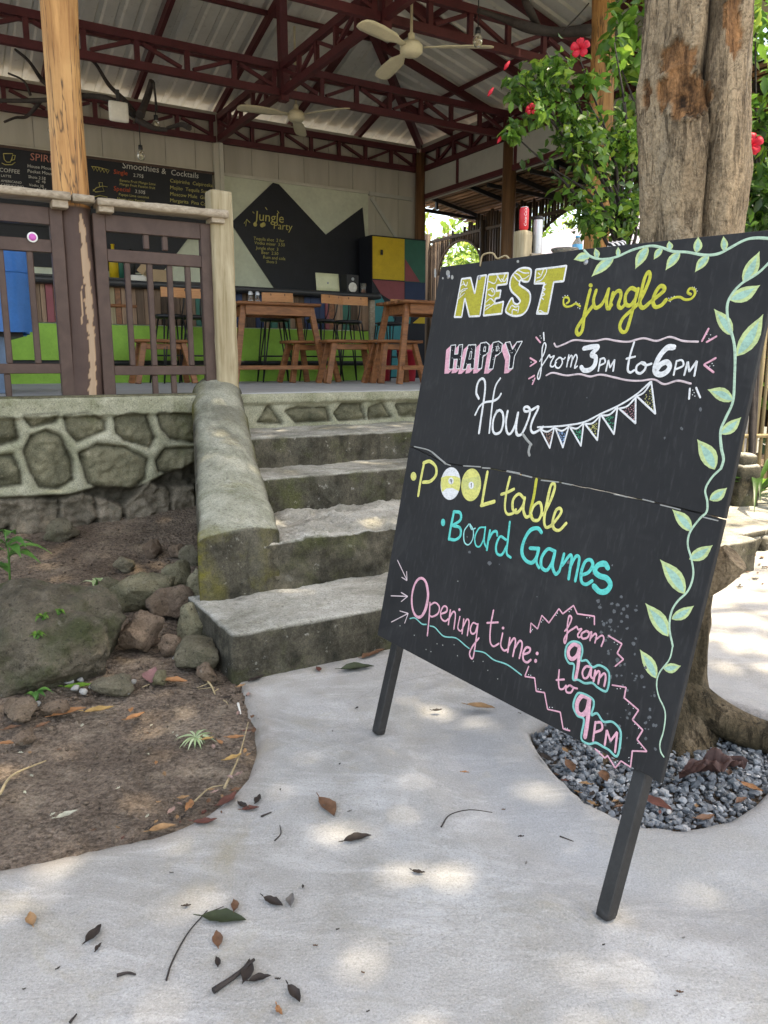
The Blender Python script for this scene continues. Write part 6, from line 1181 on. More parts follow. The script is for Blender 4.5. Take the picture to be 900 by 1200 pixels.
LETTERS = {
'title_lettering': '''
olive 0 f 1016,10802 1020,12021 1468,12027 1820,11502 1810,12044 2209,12057 2270,10794 1762,10794 1366,11398 1383,10790
white 6 q 1016,10802 1020,12021 1468,12027 1820,11502 1810,12044 2209,12057 2270,10794 1762,10794 1366,11398 1383,10790
olive 0 f 2437,10799 2304,12060 3197,12043 3231,11712 2794,11705 2812,11534 3017,11537 3027,11317 2832,11301 2846,11146 3229,11190 3255,10833
white 6 q 2437,10799 2304,12060 3197,12043 3231,11712 2794,11705 2812,11534 3017,11537 3027,11317 2832,11301 2846,11146 3229,11190 3255,10833
olive 0 f 4349,12051 5524,12058 5529,11639 5158,11641 5168,10766 4731,10781 4800,11632 4404,11649
white 6 q 4349,12051 5524,12058 5529,11639 5158,11641 5168,10766 4731,10781 4800,11632 4404,11649
olive 0 g 4158,12042 4156,11749 3948,11739 3811,11798 3774,11726 3820,11638 4228,11436 4356,11224 4315,10923 4133,10767 3833,10743 3558,10812 3403,10944 3559,11280 3702,11132 3860,11085 3950,11170 3782,11313 3491,11494 3366,11703 3399,11952 3629,12119 3909,12136
white 6 c 4158,12042 4156,11749 3948,11739 3811,11798 3774,11726 3820,11638 4228,11436 4356,11224 4315,10923 4133,10767 3833,10743 3558,10812 3403,10944 3559,11280 3702,11132 3860,11085 3950,11170 3782,11313 3491,11494 3366,11703 3399,11952 3629,12119 3909,12136
white 3.5 s 1042,11802 1157,11849 1320,11784 1357,11889
white 3.5 s 1055,11610 1205,11683 1413,11697
white 3.5 s 1059,11392 1304,11552
white 3.5 s 1132,11932 1255,11804
white 3.5 s 1096,11472 1146,11594 1326,11649
white 3.5 s 2389,11846 2682,11774 2765,12025
white 3.5 s 2686,12031 2979,11805 3071,12012
white 3.5 s 2957,11883 3094,11797 3180,11893
white 3.5 s 2425,11583 2609,11624 2765,11485 2677,11387 2479,11450
white 3.5 s 2451,11216 2620,11312 2831,11199
white 3.5 s 2447,10955 2822,11147
white 3.5 s 2449,11086 2633,11130
white 3.5 s 2584,11573 2681,11506
white 3.5 s 3512,12019 3718,11928 3855,11819 3992,11834 4115,11899
white 3.5 s 3459,11948 3643,11809 3767,11751
white 3.5 s 3639,12083 3878,11990 4094,11974
white 3.5 s 3560,10938 3635,11060 3796,11003 3934,11022 3947,10848
white 3.5 s 3713,10782 3707,10932 3897,10900
white 3.5 s 4478,11702 4671,11737 4788,11920 4789,12039
white 3.5 s 4451,11801 4597,11838 4660,12026
white 3.5 s 4480,11944 4563,11889
white 3.5 s 4874,11604 4765,11515 4880,11460 4788,11384 4900,11316 4784,11250 4892,11173
white 3.5 s 4761,10794 4843,10863 5031,10785
''',
'jungle_lettering': '''
lime 11 s 6550,11336 6529,11045 6521,10670 6555,10293 6466,10163 6355,10265 6409,10441 6592,10711 6774,10940
lime 0 g 6607,11457 6596,11418 6548,11405 6491,11425 6459,11467 6470,11506 6518,11519 6575,11499
lime 10 s 6757,11312 6737,11053 6851,10863 7018,10917 7120,11096 7171,11318
lime 10 s 7167,11275 7176,11032 7269,10821 7371,10902
lime 10 s 7335,11217 7331,10819
lime 10 s 7328,11006 7424,11224 7545,11253 7614,11130 7589,10904 7694,10816 7804,10906
lime 10 s 8084,11233 7878,11304 7758,11146 7814,10924 7973,10875 8088,11046 8098,11232
lime 10 s 8104,11267 8079,10882 8046,10472 8004,10237 7876,10221 7773,10360 7832,10567 8070,10777 8242,10945
lime 10 s 8228,10946 8338,11264 8392,11549 8313,11670 8240,11543 8221,11225 8241,10922 8364,10794 8505,10875
lime 10 s 8484,10876 8705,11037 8873,11175 8864,11266 8742,11296 8644,11143 8626,10944 8729,10802 8890,10835 8994,10954
lime 6 s 6316,10917 6144,11000 5989,10943 5821,10931 5695,11014 5671,11170 5808,11176 5877,11076 5806,11022
lime 6 s 9096,10944 9213,10999 9374,11002 9516,10940 9672,10948 9752,11053 9700,11165 9582,11188 9553,11102 9646,11053
white 0 g 5639,11197 5632,11185 5613,11186 5600,11199 5606,11211 5626,11210
white 0 g 5706,11239 5700,11227 5680,11228 5667,11241 5674,11253 5693,11252
white 0 g 5802,11234 5796,11222 5777,11223 5764,11236 5770,11248 5789,11247
white 0 g 6259,10887 6253,10876 6234,10876 6222,10889 6228,10901 6246,10900
white 0 g 6333,10859 6327,10847 6308,10848 6296,10861 6302,10872 6320,10872
white 0 g 6150,11044 6144,11032 6125,11033 6113,11046 6119,11058 6138,11057
white 0 g 6289,10993 6283,10982 6264,10983 6252,10995 6258,11007 6277,11006
white 0 g 9078,10995 9073,10985 9058,10985 9048,10997 9053,11007 9068,11006
white 0 g 9139,11014 9134,11004 9119,11005 9109,11016 9114,11026 9129,11025
white 0 g 9219,11032 9214,11022 9200,11023 9190,11034 9195,11044 9209,11043
white 0 g 9139,10908 9134,10898 9119,10898 9109,10909 9114,10920 9129,10919
white 0 g 9664,11216 9660,11206 9646,11207 9636,11218 9641,11228 9654,11227
white 0 g 9714,11213 9710,11203 9696,11203 9687,11214 9691,11225 9705,11224
white 0 g 9768,11171 9763,11161 9750,11162 9740,11173 9745,11183 9758,11182
white 0 g 9805,11120 9800,11110 9787,11111 9777,11122 9782,11132 9795,11131
white 0 g 9790,11078 9786,11068 9772,11069 9763,11079 9767,11090 9781,11089
''',
'happy_lettering': '''
pink 0 f 1113,9887 1362,9903 1160,9760 908,9743
pink 0 f 1362,9903 1391,9602 1189,9458 1160,9760
pink 0 f 1391,9602 1551,9614 1351,9470 1189,9458
pink 0 f 1551,9614 1519,9897 1319,9755 1351,9470
pink 0 f 1519,9897 1710,9913 1513,9772 1319,9755
pink 0 f 1710,9913 1813,9162 1617,9016 1513,9772
pink 0 f 1813,9162 1607,9136 1408,8989 1617,9016
pink 0 f 1607,9136 1575,9446 1376,9301 1408,8989
pink 0 f 1575,9446 1415,9433 1213,9287 1376,9301
pink 0 f 1415,9433 1452,9132 1251,8984 1213,9287
pink 0 f 1452,9132 1247,9117 1043,8967 1251,8984
pink 0 f 1247,9117 1113,9887 908,9743 1043,8967
pink 0 f 1983,9896 2348,9911 2160,9773 1790,9756
pink 0 f 2348,9911 2468,9166 2280,9024 2160,9773
pink 0 f 2468,9166 2294,9146 2104,9003 2280,9024
pink 0 f 2294,9146 2273,9300 2083,9158 2104,9003
pink 0 f 2273,9300 2120,9287 1928,9143 2083,9158
pink 0 f 2120,9287 2106,9137 1914,8992 1928,9143
pink 0 f 2106,9137 1935,9122 1740,8976 1914,8992
pink 0 f 1935,9122 1983,9896 1790,9756 1740,8976
pink 0 f 2547,9947 2806,9983 2624,9848 2361,9811
pink 0 f 2806,9983 2969,9904 2789,9769 2624,9848
pink 0 f 2969,9904 3000,9687 2820,9550 2789,9769
pink 0 f 3000,9687 2882,9582 2700,9444 2820,9550
pink 0 f 2882,9582 2791,9571 2608,9433 2700,9444
pink 0 f 2791,9571 2834,9175 2652,9034 2608,9433
pink 0 f 2834,9175 2649,9155 2464,9013 2652,9034
pink 0 f 2649,9155 2547,9947 2361,9811 2464,9013
pink 0 f 3122,9966 3369,10005 3194,9873 2943,9832
pink 0 f 3369,10005 3548,9928 3376,9796 3194,9873
pink 0 f 3548,9928 3576,9700 3403,9566 3376,9796
pink 0 f 3576,9700 3440,9597 3265,9462 3403,9566
pink 0 f 3440,9597 3344,9586 3169,9451 3265,9462
pink 0 f 3344,9586 3347,9176 3171,9038 3169,9451
pink 0 f 3347,9176 3151,9161 2973,9022 3171,9038
pink 0 f 3151,9161 3122,9966 2943,9832 2973,9022
pink 0 f 3665,9963 3863,9987 3695,9857 3494,9832
pink 0 f 3863,9987 4035,9762 3869,9631 3695,9857
pink 0 f 4035,9762 4154,9981 3989,9852 3869,9631
pink 0 f 4154,9981 4375,9999 4213,9871 3989,9852
pink 0 f 4375,9999 4170,9563 4005,9432 4213,9871
pink 0 f 4170,9563 4199,9206 4034,9071 4005,9432
pink 0 f 4199,9206 4030,9187 3863,9052 4034,9071
pink 0 f 4030,9187 3976,9562 3808,9429 3863,9052
pink 0 f 3976,9562 3665,9963 3494,9832 3808,9429
dark 0 f 1113,9887 1362,9903 1391,9602 1551,9614 1519,9897 1710,9913 1813,9162 1607,9136 1575,9446 1415,9433 1452,9132 1247,9117
dark 0 f 1983,9896 2348,9911 2468,9166 2294,9146 2273,9300 2120,9287 2106,9137 1935,9122
dark 0 f 2547,9947 2806,9983 2969,9904 3000,9687 2882,9582 2791,9571 2834,9175 2649,9155
dark 0 f 3122,9966 3369,10005 3548,9928 3576,9700 3440,9597 3344,9586 3347,9176 3151,9161
dark 0 f 3665,9963 3863,9987 4035,9762 4154,9981 4375,9999 4170,9563 4199,9206 4030,9187 3976,9562
white 3 q 1113,9887 1362,9903 1391,9602 1551,9614 1519,9897 1710,9913 1813,9162 1607,9136 1575,9446 1415,9433 1452,9132 1247,9117
white 3 q 1983,9896 2348,9911 2468,9166 2294,9146 2273,9300 2120,9287 2106,9137 1935,9122
white 3 q 2547,9947 2806,9983 2969,9904 3000,9687 2882,9582 2791,9571 2834,9175 2649,9155
white 3 q 3122,9966 3369,10005 3548,9928 3576,9700 3440,9597 3344,9586 3347,9176 3151,9161
white 3 q 3665,9963 3863,9987 4035,9762 4154,9981 4375,9999 4170,9563 4199,9206 4030,9187 3976,9562
white 2.4 q 2150,9693 2216,9694 2243,9460 2139,9448
white 2.4 q 2757,9827 2832,9837 2846,9707 2763,9696
white 2.4 q 3322,9852 3395,9862 3404,9725 3331,9714
white 0 g 1326,9482 1316,9470 1294,9474 1289,9488 1309,9493
white 0 g 1433,9436 1423,9424 1401,9428 1396,9442 1416,9447
white 0 g 1268,9728 1258,9716 1235,9721 1231,9735 1251,9739
white 0 g 1726,9539 1717,9528 1695,9532 1691,9546 1710,9551
white 0 g 1679,9231 1669,9219 1647,9223 1643,9237 1662,9242
white 0 g 1699,9449 1690,9438 1667,9442 1663,9456 1683,9460
white 0 g 1249,9890 1240,9878 1217,9882 1213,9897 1233,9901
white 0 g 1746,9542 1736,9531 1714,9535 1710,9549 1729,9554
white 0 g 1739,9223 1729,9212 1707,9216 1703,9230 1723,9235
white 0 g 1745,9190 1736,9179 1714,9183 1709,9197 1729,9201
white 0 g 1668,9837 1658,9825 1636,9830 1632,9844 1652,9848
white 0 g 1176,9741 1166,9730 1144,9734 1139,9748 1160,9753
white 0 g 1415,9450 1405,9439 1383,9443 1379,9457 1399,9461
white 0 g 2307,9206 2298,9194 2277,9198 2273,9212 2292,9217
white 0 g 2375,9188 2366,9177 2345,9180 2341,9194 2359,9199
white 0 g 2194,9784 2185,9773 2163,9777 2159,9791 2178,9795
white 0 g 2434,9469 2425,9458 2404,9462 2400,9476 2419,9480
white 0 g 2232,9747 2223,9735 2202,9740 2198,9753 2216,9758
white 0 g 2389,9465 2380,9454 2359,9458 2355,9472 2374,9476
white 0 g 1964,9280 1955,9269 1933,9273 1929,9287 1948,9291
white 0 g 2023,9794 2014,9782 1992,9787 1988,9800 2007,9805
white 0 g 2090,9308 2081,9296 2059,9300 2055,9314 2074,9319
white 0 g 2295,9877 2286,9866 2265,9870 2261,9884 2280,9888
white 0 g 2131,9877 2121,9865 2100,9870 2096,9884 2115,9888
white 0 g 2262,9653 2253,9642 2232,9646 2228,9660 2247,9664
white 0 g 2118,9887 2109,9876 2087,9880 2083,9894 2102,9898
white 0 g 2631,9646 2622,9635 2601,9639 2598,9653 2616,9657
white 0 g 2794,9854 2785,9843 2764,9848 2760,9861 2779,9865
white 0 g 2657,9265 2648,9254 2628,9257 2624,9271 2642,9275
white 0 g 2825,9193 2816,9182 2796,9186 2792,9199 2810,9204
white 0 g 2998,9673 2989,9662 2969,9666 2965,9679 2983,9684
white 0 g 2800,9555 2791,9544 2770,9548 2766,9561 2784,9565
white 0 g 2627,9734 2618,9723 2598,9728 2594,9741 2612,9745
white 0 g 2790,9505 2781,9494 2760,9498 2756,9511 2774,9516
white 0 g 2782,9933 2774,9923 2753,9927 2749,9940 2767,9944
white 0 g 2876,9600 2867,9589 2847,9593 2843,9606 2861,9610
white 0 g 2877,9693 2868,9682 2848,9686 2844,9700 2862,9704
white 0 g 2672,9606 2663,9595 2642,9599 2638,9613 2657,9617
white 0 g 2823,9720 2814,9709 2794,9713 2790,9726 2808,9730
white 0 g 3229,9743 3220,9732 3200,9736 3196,9750 3214,9754
white 0 g 3300,9505 3291,9495 3271,9498 3268,9512 3285,9516
white 0 g 3205,9689 3196,9678 3176,9682 3172,9695 3190,9699
white 0 g 3411,9983 3403,9972 3383,9976 3379,9989 3397,9993
white 0 g 3174,9819 3165,9808 3145,9812 3141,9826 3159,9830
white 0 g 3481,9806 3472,9795 3453,9799 3449,9812 3466,9816
white 0 g 3384,9920 3375,9909 3356,9913 3352,9927 3369,9931
white 0 g 3208,9725 3199,9714 3179,9718 3175,9732 3193,9736
white 0 g 3496,9863 3487,9853 3468,9857 3464,9870 3481,9874
white 0 g 3293,9459 3284,9448 3264,9452 3261,9466 3278,9470
white 0 g 3302,9846 3293,9835 3273,9839 3270,9852 3287,9856
white 0 g 3507,9717 3499,9706 3479,9710 3476,9723 3493,9727
white 0 g 3482,9778 3474,9768 3454,9772 3451,9785 3468,9789
white 0 g 4019,9662 4011,9652 3992,9656 3988,9668 4005,9673
white 0 g 4070,9668 4062,9658 4043,9662 4040,9675 4056,9679
white 0 g 4203,9231 4195,9221 4177,9224 4173,9237 4189,9241
white 0 g 3960,9724 3952,9713 3933,9717 3929,9730 3946,9734
white 0 g 3853,9947 3844,9936 3825,9940 3822,9953 3839,9957
white 0 g 4164,9768 4156,9758 4137,9762 4133,9775 4150,9779
white 0 g 4267,9963 4259,9953 4240,9957 4237,9970 4253,9974
white 0 g 3865,9757 3857,9746 3838,9750 3834,9763 3851,9767
white 0 g 4186,9240 4178,9229 4159,9233 4156,9246 4172,9250
white 0 g 4193,9724 4185,9714 4166,9718 4162,9731 4179,9735
white 0 g 4053,9300 4045,9289 4026,9293 4022,9306 4039,9310
white 0 g 4196,9367 4188,9357 4169,9360 4166,9373 4182,9377
white 0 g 3973,9841 3965,9830 3946,9834 3942,9847 3959,9851
''',
'hour_lettering': '''
white 8 s 2957,8258 2784,8438 2773,8727 2907,8868 3077,8796 3168,8509 3208,8043 3234,7628 3263,7228
white 6.5 s 3741,8906 3602,8682 3591,8323 3638,7865 3717,7270
white 7 s 2933,7763 3056,8023 3268,8161 3620,8223 3818,8320 3900,8451
white 8 s 3866,7942 3785,7671 3848,7369 4004,7271 4201,7365 4232,7645 4133,7889 3977,7970 3861,7906
white 8 s 4324,7963 4336,7663 4454,7372 4611,7327 4728,7545 4765,7943
white 8 s 4765,7943 4790,7551 4893,7333 5062,7353 5163,7558
white 7.5 s 5154,7542 5231,7855 5215,8062 5084,8141 4965,8099 5039,8006 5257,8055 5521,8169 5397,7795 5383,7552 5515,7439 5721,7534 5838,7630
smear 8 s 5105,7372 5342,7210 5533,7103
smear 9 s 5489,7070 5479,6909 5542,6805
''',
'time_lettering': '''
white 4.5 s 5226,9440 5327,9651 5339,9870 5259,9946 5219,9803 5291,9469 5348,9088 5324,8934 5253,8999 5280,9192 5404,9414 5506,9567
white 4.5 s 5493,9567 5545,9614 5603,9544 5732,9588 5660,9427 5665,9314 5772,9297 5857,9407
white 4.5 s 5922,9543 5826,9453 5861,9299 5997,9265 6078,9406 5999,9535 5909,9543
white 4.5 s 6014,9525 6095,9503 6144,9550
white 4.5 s 6257,9619 6265,9305
white 4.5 s 6265,9448 6337,9606 6403,9535 6407,9307
white 4.5 s 6406,9450 6491,9628 6571,9537 6554,9282 6636,9326
white 13 s 6750,9798 7028,9840 7209,9827 7045,9640 7196,9572 7220,9379 7095,9245 6903,9220 6781,9301
white 5 s 7377,9218 7366,9526
white 5 s 7366,9526 7484,9541 7538,9433 7385,9355
white 5 p 7626,9224 7632,9502 7733,9308 7831,9518 7854,9230
white 6 s 8319,9951 8281,9623 8292,9293 8388,9204 8494,9259
white 5.5 s 8196,9543 8440,9598
white 6 s 8665,9458 8547,9365 8573,9228 8701,9192 8812,9305 8773,9434 8649,9457 8805,9395 8958,9430
white 14 s 9485,9827 9312,9814 9158,9631 9087,9401 9128,9236 9285,9177 9443,9257 9485,9383 9381,9476 9232,9423 9147,9313
white 5 s 9643,9181 9643,9504
white 5 s 9643,9504 9781,9525 9846,9403 9669,9312
white 5.5 p 9926,9189 9942,9497 10040,9266 10179,9518 10193,9179
blush 5 s 5639,9929 5762,9841 6033,9920 6340,10018 6763,9994 7078,9992 7416,10038 7769,9988 8146,9965 8564,10047 8965,9980 9315,10071 9699,9975 10101,9954
blush 5 s 5577,9047 5806,9127 6309,9069 6765,9118 7142,9066 7479,9125 7921,9070 8348,9011 8746,9012 9120,9057 9444,8955 9784,9049 10148,8995
white 5 p 5153,10228 5231,10019
pink 5 p 4896,10104 5103,9960
pink 5 p 4826,9517 5096,9415
pink 5 p 5096,9415 4888,9291
pink 5 p 4932,8937 5119,9026
pink 5 p 5160,8952 5112,8786
pink 5 p 10199,9972 10295,10241
pink 5 p 10326,9947 10535,10070
pink 5 p 10387,9443 10631,9584
pink 5 p 10391,9425 10654,9270
white 5 p 10149,8879 10184,8649
white 5 p 10307,8904 10460,8694
white 0 g 5062,10147 5055,10134 5034,10135 5020,10148 5027,10160 5048,10160
white 0 g 5120,10087 5113,10074 5092,10074 5078,10087 5085,10100 5106,10100
white 0 g 5112,8898 5105,8885 5085,8884 5071,8897 5078,8910 5098,8911
white 0 g 10297,10121 10293,10110 10280,10111 10270,10121 10275,10131 10288,10131
white 0 g 10374,10024 10370,10014 10356,10014 10347,10024 10351,10035 10365,10035
white 0 g 10394,10108 10390,10097 10376,10097 10367,10108 10371,10118 10385,10118
white 0 g 10588,9465 10584,9454 10570,9454 10561,9464 10566,9475 10579,9475
white 0 g 10632,9418 10628,9408 10615,9407 10606,9418 10610,9428 10623,9428
white 0 g 10543,9404 10539,9394 10525,9394 10516,9404 10521,9414 10534,9415
white 0 g 10245,8853 10240,8842 10227,8841 10217,8852 10222,8862 10235,8863
white 0 g 10293,8794 10289,8784 10275,8783 10266,8793 10270,8804 10284,8804
white 0 g 10264,8744 10260,8734 10246,8733 10237,8743 10241,8754 10255,8754
white 0 g 10332,8717 10328,8707 10315,8706 10305,8716 10309,8727 10323,8727
white 0 g 4910,9405 4903,9392 4882,9391 4867,9404 4874,9417 4895,9418
''',
'bunting_drawing': '''
white 5 s 5644,7607 6200,7669 6753,7758 7272,7885 7739,8127 8227,8362 8680,8651 9038,8991
white 5 s 5750,7557 6029,7515 6256,7644
white 5 p 6256,7644 6239,7089
white 5 p 6239,7089 5750,7557
sp_brown 0 g 6215,7405 6201,7388 6178,7402 6192,7419
sp_brown 0 g 6230,7264 6216,7246 6193,7260 6207,7278
sp_brown 0 g 6197,7505 6183,7488 6160,7502 6174,7519
sp_brown 0 g 5900,7428 5886,7411 5863,7425 5877,7443
sp_brown 0 g 6226,7435 6212,7418 6189,7432 6204,7449
sp_brown 0 g 6196,7171 6182,7153 6159,7167 6173,7185
sp_brown 0 g 6166,7299 6152,7282 6130,7296 6144,7313
sp_brown 0 g 6128,7352 6114,7335 6091,7349 6105,7366
sp_brown 0 g 5909,7418 5894,7400 5871,7414 5886,7432
sp_brown 0 g 6179,7173 6165,7155 6142,7169 6156,7186
sp_brown 0 g 6130,7217 6115,7200 6093,7214 6107,7231
sp_brown 0 g 6215,7521 6201,7504 6178,7518 6192,7535
sp_brown 0 g 6204,7204 6190,7187 6167,7201 6181,7218
sp_brown 0 g 6109,7309 6095,7291 6072,7305 6087,7323
sp_brown 0 g 6182,7336 6168,7319 6145,7333 6160,7350
sp_brown 0 g 6069,7394 6055,7377 6032,7391 6047,7408
sp_brown 0 g 6145,7259 6131,7241 6109,7255 6123,7272
sp_brown 0 g 6200,7230 6186,7213 6164,7226 6178,7244
sp_brown 0 g 6056,7428 6042,7411 6019,7425 6033,7442
sp_brown 0 g 6168,7193 6154,7175 6132,7189 6146,7206
sp_brown 0 g 6169,7342 6155,7325 6132,7338 6147,7356
sp_brown 0 g 6047,7444 6033,7427 6010,7441 6024,7458
sp_brown 0 g 6134,7465 6120,7447 6097,7461 6111,7479
sp_brown 0 g 6100,7350 6085,7333 6063,7347 6077,7364
sp_brown 0 g 6184,7387 6170,7370 6147,7384 6161,7401
sp_brown 0 g 6187,7362 6173,7345 6151,7359 6165,7376
sp_brown 0 g 6059,7353 6044,7335 6021,7349 6036,7367
sp_brown 0 g 6178,7399 6164,7381 6142,7395 6156,7413
sp_brown 0 g 6200,7192 6186,7174 6164,7188 6178,7206
sp_brown 0 g 6236,7373 6222,7356 6200,7370 6214,7387
sp_brown 0 g 6024,7478 6010,7461 5987,7475 6001,7492
sp_brown 0 g 6192,7499 6178,7482 6155,7496 6169,7513
sp_brown 0 g 6154,7294 6140,7277 6117,7291 6132,7308
sp_brown 0 g 6238,7237 6223,7219 6201,7233 6215,7251
sp_brown 0 g 6233,7446 6219,7428 6197,7442 6211,7460
sp_brown 0 g 6151,7466 6137,7448 6114,7462 6128,7480
sp_brown 0 g 6118,7444 6104,7427 6082,7441 6096,7458
sp_brown 0 g 6210,7218 6196,7200 6173,7214 6187,7232
sp_brown 0 g 6236,7109 6222,7091 6199,7105 6213,7123
sp_brown 0 g 5925,7420 5911,7403 5887,7417 5902,7434
sp_brown 0 g 6152,7199 6138,7181 6115,7195 6129,7213
sp_brown 0 g 5955,7452 5941,7435 5918,7449 5932,7466
sp_brown 0 g 6252,7150 6238,7132 6215,7146 6229,7164
sp_brown 0 g 6242,7236 6228,7219 6205,7233 6220,7250
sp_brown 0 g 6216,7446 6202,7428 6179,7442 6193,7460
sp_brown 0 g 6105,7496 6091,7479 6068,7493 6082,7510
white 5 s 6309,7627 6562,7588 6765,7716
white 5 p 6765,7716 6707,7154
white 5 p 6707,7154 6309,7627
sp_blue 0 g 6449,7494 6435,7477 6413,7491 6427,7508
sp_blue 0 g 6610,7519 6597,7502 6575,7516 6588,7533
sp_blue 0 g 6487,7480 6473,7463 6451,7477 6465,7494
sp_blue 0 g 6747,7542 6734,7525 6712,7539 6725,7556
sp_blue 0 g 6677,7248 6663,7231 6642,7244 6655,7261
sp_blue 0 g 6715,7484 6701,7467 6680,7480 6693,7497
sp_blue 0 g 6601,7343 6587,7326 6565,7339 6579,7356
sp_blue 0 g 6680,7363 6666,7346 6644,7359 6658,7377
sp_blue 0 g 6573,7508 6560,7491 6538,7505 6551,7522
sp_blue 0 g 6620,7399 6607,7382 6585,7395 6599,7412
sp_blue 0 g 6628,7394 6614,7377 6592,7390 6606,7407
sp_blue 0 g 6687,7269 6674,7252 6652,7265 6666,7282
sp_blue 0 g 6559,7559 6546,7542 6524,7556 6537,7573
sp_blue 0 g 6499,7491 6485,7474 6463,7488 6477,7505
sp_blue 0 g 6692,7515 6678,7498 6656,7512 6670,7529
sp_blue 0 g 6619,7496 6606,7479 6584,7493 6598,7510
sp_blue 0 g 6668,7449 6655,7432 6633,7446 6646,7463
sp_blue 0 g 6473,7524 6459,7507 6437,7520 6451,7538
sp_blue 0 g 6713,7284 6699,7267 6678,7280 6691,7297
sp_blue 0 g 6601,7554 6588,7537 6566,7551 6580,7568
sp_blue 0 g 6689,7440 6676,7423 6654,7437 6668,7454
sp_blue 0 g 6630,7321 6617,7304 6595,7318 6609,7335
sp_blue 0 g 6680,7339 6666,7321 6644,7335 6658,7352
sp_blue 0 g 6594,7373 6580,7356 6559,7369 6572,7386
sp_blue 0 g 6752,7528 6738,7511 6717,7524 6730,7541
sp_blue 0 g 6694,7386 6680,7369 6658,7382 6672,7399
sp_blue 0 g 6723,7436 6709,7419 6687,7433 6701,7450
sp_blue 0 g 6556,7457 6542,7440 6520,7454 6534,7471
sp_blue 0 g 6580,7327 6567,7310 6545,7323 6558,7340
sp_blue 0 g 6602,7434 6588,7417 6566,7431 6580,7448
sp_blue 0 g 6648,7318 6635,7301 6613,7314 6627,7331
sp_blue 0 g 6707,7399 6693,7382 6671,7396 6685,7413
sp_blue 0 g 6744,7322 6730,7304 6708,7318 6722,7335
sp_blue 0 g 6657,7445 6644,7428 6622,7442 6635,7459
sp_blue 0 g 6718,7454 6704,7437 6682,7451 6696,7468
sp_blue 0 g 6622,7535 6608,7518 6586,7532 6600,7549
sp_blue 0 g 6688,7452 6675,7435 6653,7449 6667,7466
sp_blue 0 g 6565,7532 6552,7515 6530,7529 6543,7546
sp_blue 0 g 6755,7540 6741,7523 6720,7536 6733,7553
sp_blue 0 g 6564,7422 6551,7405 6529,7419 6542,7436
sp_blue 0 g 6699,7360 6686,7343 6664,7357 6678,7374
sp_blue 0 g 6753,7524 6740,7507 6718,7520 6732,7537
sp_blue 0 g 6511,7521 6497,7504 6475,7518 6489,7535
sp_blue 0 g 6628,7323 6615,7306 6593,7319 6606,7336
sp_blue 0 g 6700,7337 6687,7320 6665,7333 6678,7350
sp_blue 0 g 6737,7567 6723,7551 6701,7564 6715,7581
white 5 s 6814,7706 7055,7692 7248,7841
white 5 p 7248,7841 7311,7260
white 5 p 7311,7260 6814,7706
sp_green 0 g 7280,7486 7267,7469 7246,7482 7259,7499
sp_green 0 g 7188,7483 7175,7466 7154,7480 7167,7496
sp_green 0 g 7011,7572 6998,7555 6976,7569 6990,7585
sp_green 0 g 7296,7392 7284,7375 7263,7389 7276,7405
sp_green 0 g 7180,7471 7167,7454 7146,7467 7159,7484
sp_green 0 g 7204,7588 7191,7571 7170,7585 7183,7602
sp_green 0 g 7306,7286 7293,7269 7273,7283 7285,7299
sp_green 0 g 7177,7529 7164,7512 7143,7526 7156,7543
sp_green 0 g 7240,7450 7227,7433 7206,7446 7219,7463
sp_green 0 g 7070,7652 7057,7636 7036,7649 7049,7666
sp_green 0 g 7063,7531 7050,7514 7029,7528 7042,7544
sp_green 0 g 7242,7483 7229,7466 7208,7479 7221,7496
sp_green 0 g 7299,7408 7286,7392 7266,7405 7279,7422
sp_green 0 g 6977,7611 6964,7594 6942,7608 6956,7624
sp_green 0 g 7066,7647 7053,7631 7032,7644 7045,7661
sp_green 0 g 7210,7648 7197,7631 7176,7645 7189,7661
sp_green 0 g 7240,7492 7227,7475 7206,7489 7219,7505
sp_green 0 g 7233,7621 7220,7604 7200,7618 7213,7634
sp_green 0 g 7259,7484 7246,7467 7225,7481 7238,7497
sp_green 0 g 7167,7684 7154,7668 7133,7681 7146,7698
sp_green 0 g 7064,7528 7051,7512 7029,7525 7043,7542
sp_green 0 g 7134,7536 7121,7520 7100,7533 7113,7550
sp_green 0 g 7191,7626 7178,7609 7157,7623 7170,7640
sp_green 0 g 7075,7542 7062,7525 7040,7539 7053,7555
sp_green 0 g 7185,7602 7172,7586 7151,7599 7164,7616
sp_green 0 g 7292,7449 7279,7433 7258,7446 7271,7463
sp_green 0 g 7038,7559 7025,7542 7004,7555 7017,7572
sp_green 0 g 6988,7620 6974,7603 6953,7617 6966,7634
sp_green 0 g 7244,7509 7231,7492 7210,7506 7223,7522
sp_green 0 g 7169,7582 7157,7566 7136,7579 7149,7596
sp_green 0 g 7135,7587 7122,7571 7101,7584 7114,7601
sp_green 0 g 7140,7467 7127,7450 7106,7463 7119,7480
sp_green 0 g 7290,7369 7277,7352 7257,7366 7270,7382
sp_green 0 g 7146,7622 7133,7606 7112,7619 7125,7636
sp_green 0 g 7092,7601 7079,7584 7058,7598 7071,7614
sp_green 0 g 7192,7462 7179,7446 7158,7459 7171,7476
sp_green 0 g 6966,7598 6953,7581 6931,7595 6944,7611
sp_green 0 g 7105,7531 7092,7514 7071,7528 7084,7544
sp_green 0 g 7086,7607 7073,7591 7051,7604 7065,7621
sp_green 0 g 7180,7489 7167,7472 7146,7485 7159,7502
sp_green 0 g 7233,7585 7220,7568 7199,7581 7212,7598
sp_green 0 g 7267,7526 7255,7509 7234,7522 7247,7539
sp_green 0 g 7227,7384 7214,7368 7193,7381 7206,7398
sp_green 0 g 7216,7371 7203,7354 7182,7368 7195,7384
sp_green 0 g 7200,7646 7187,7630 7166,7643 7179,7660
sp_green 0 g 7186,7418 7173,7401 7152,7414 7165,7431
white 5 s 7304,7832 7543,7872 7736,8072
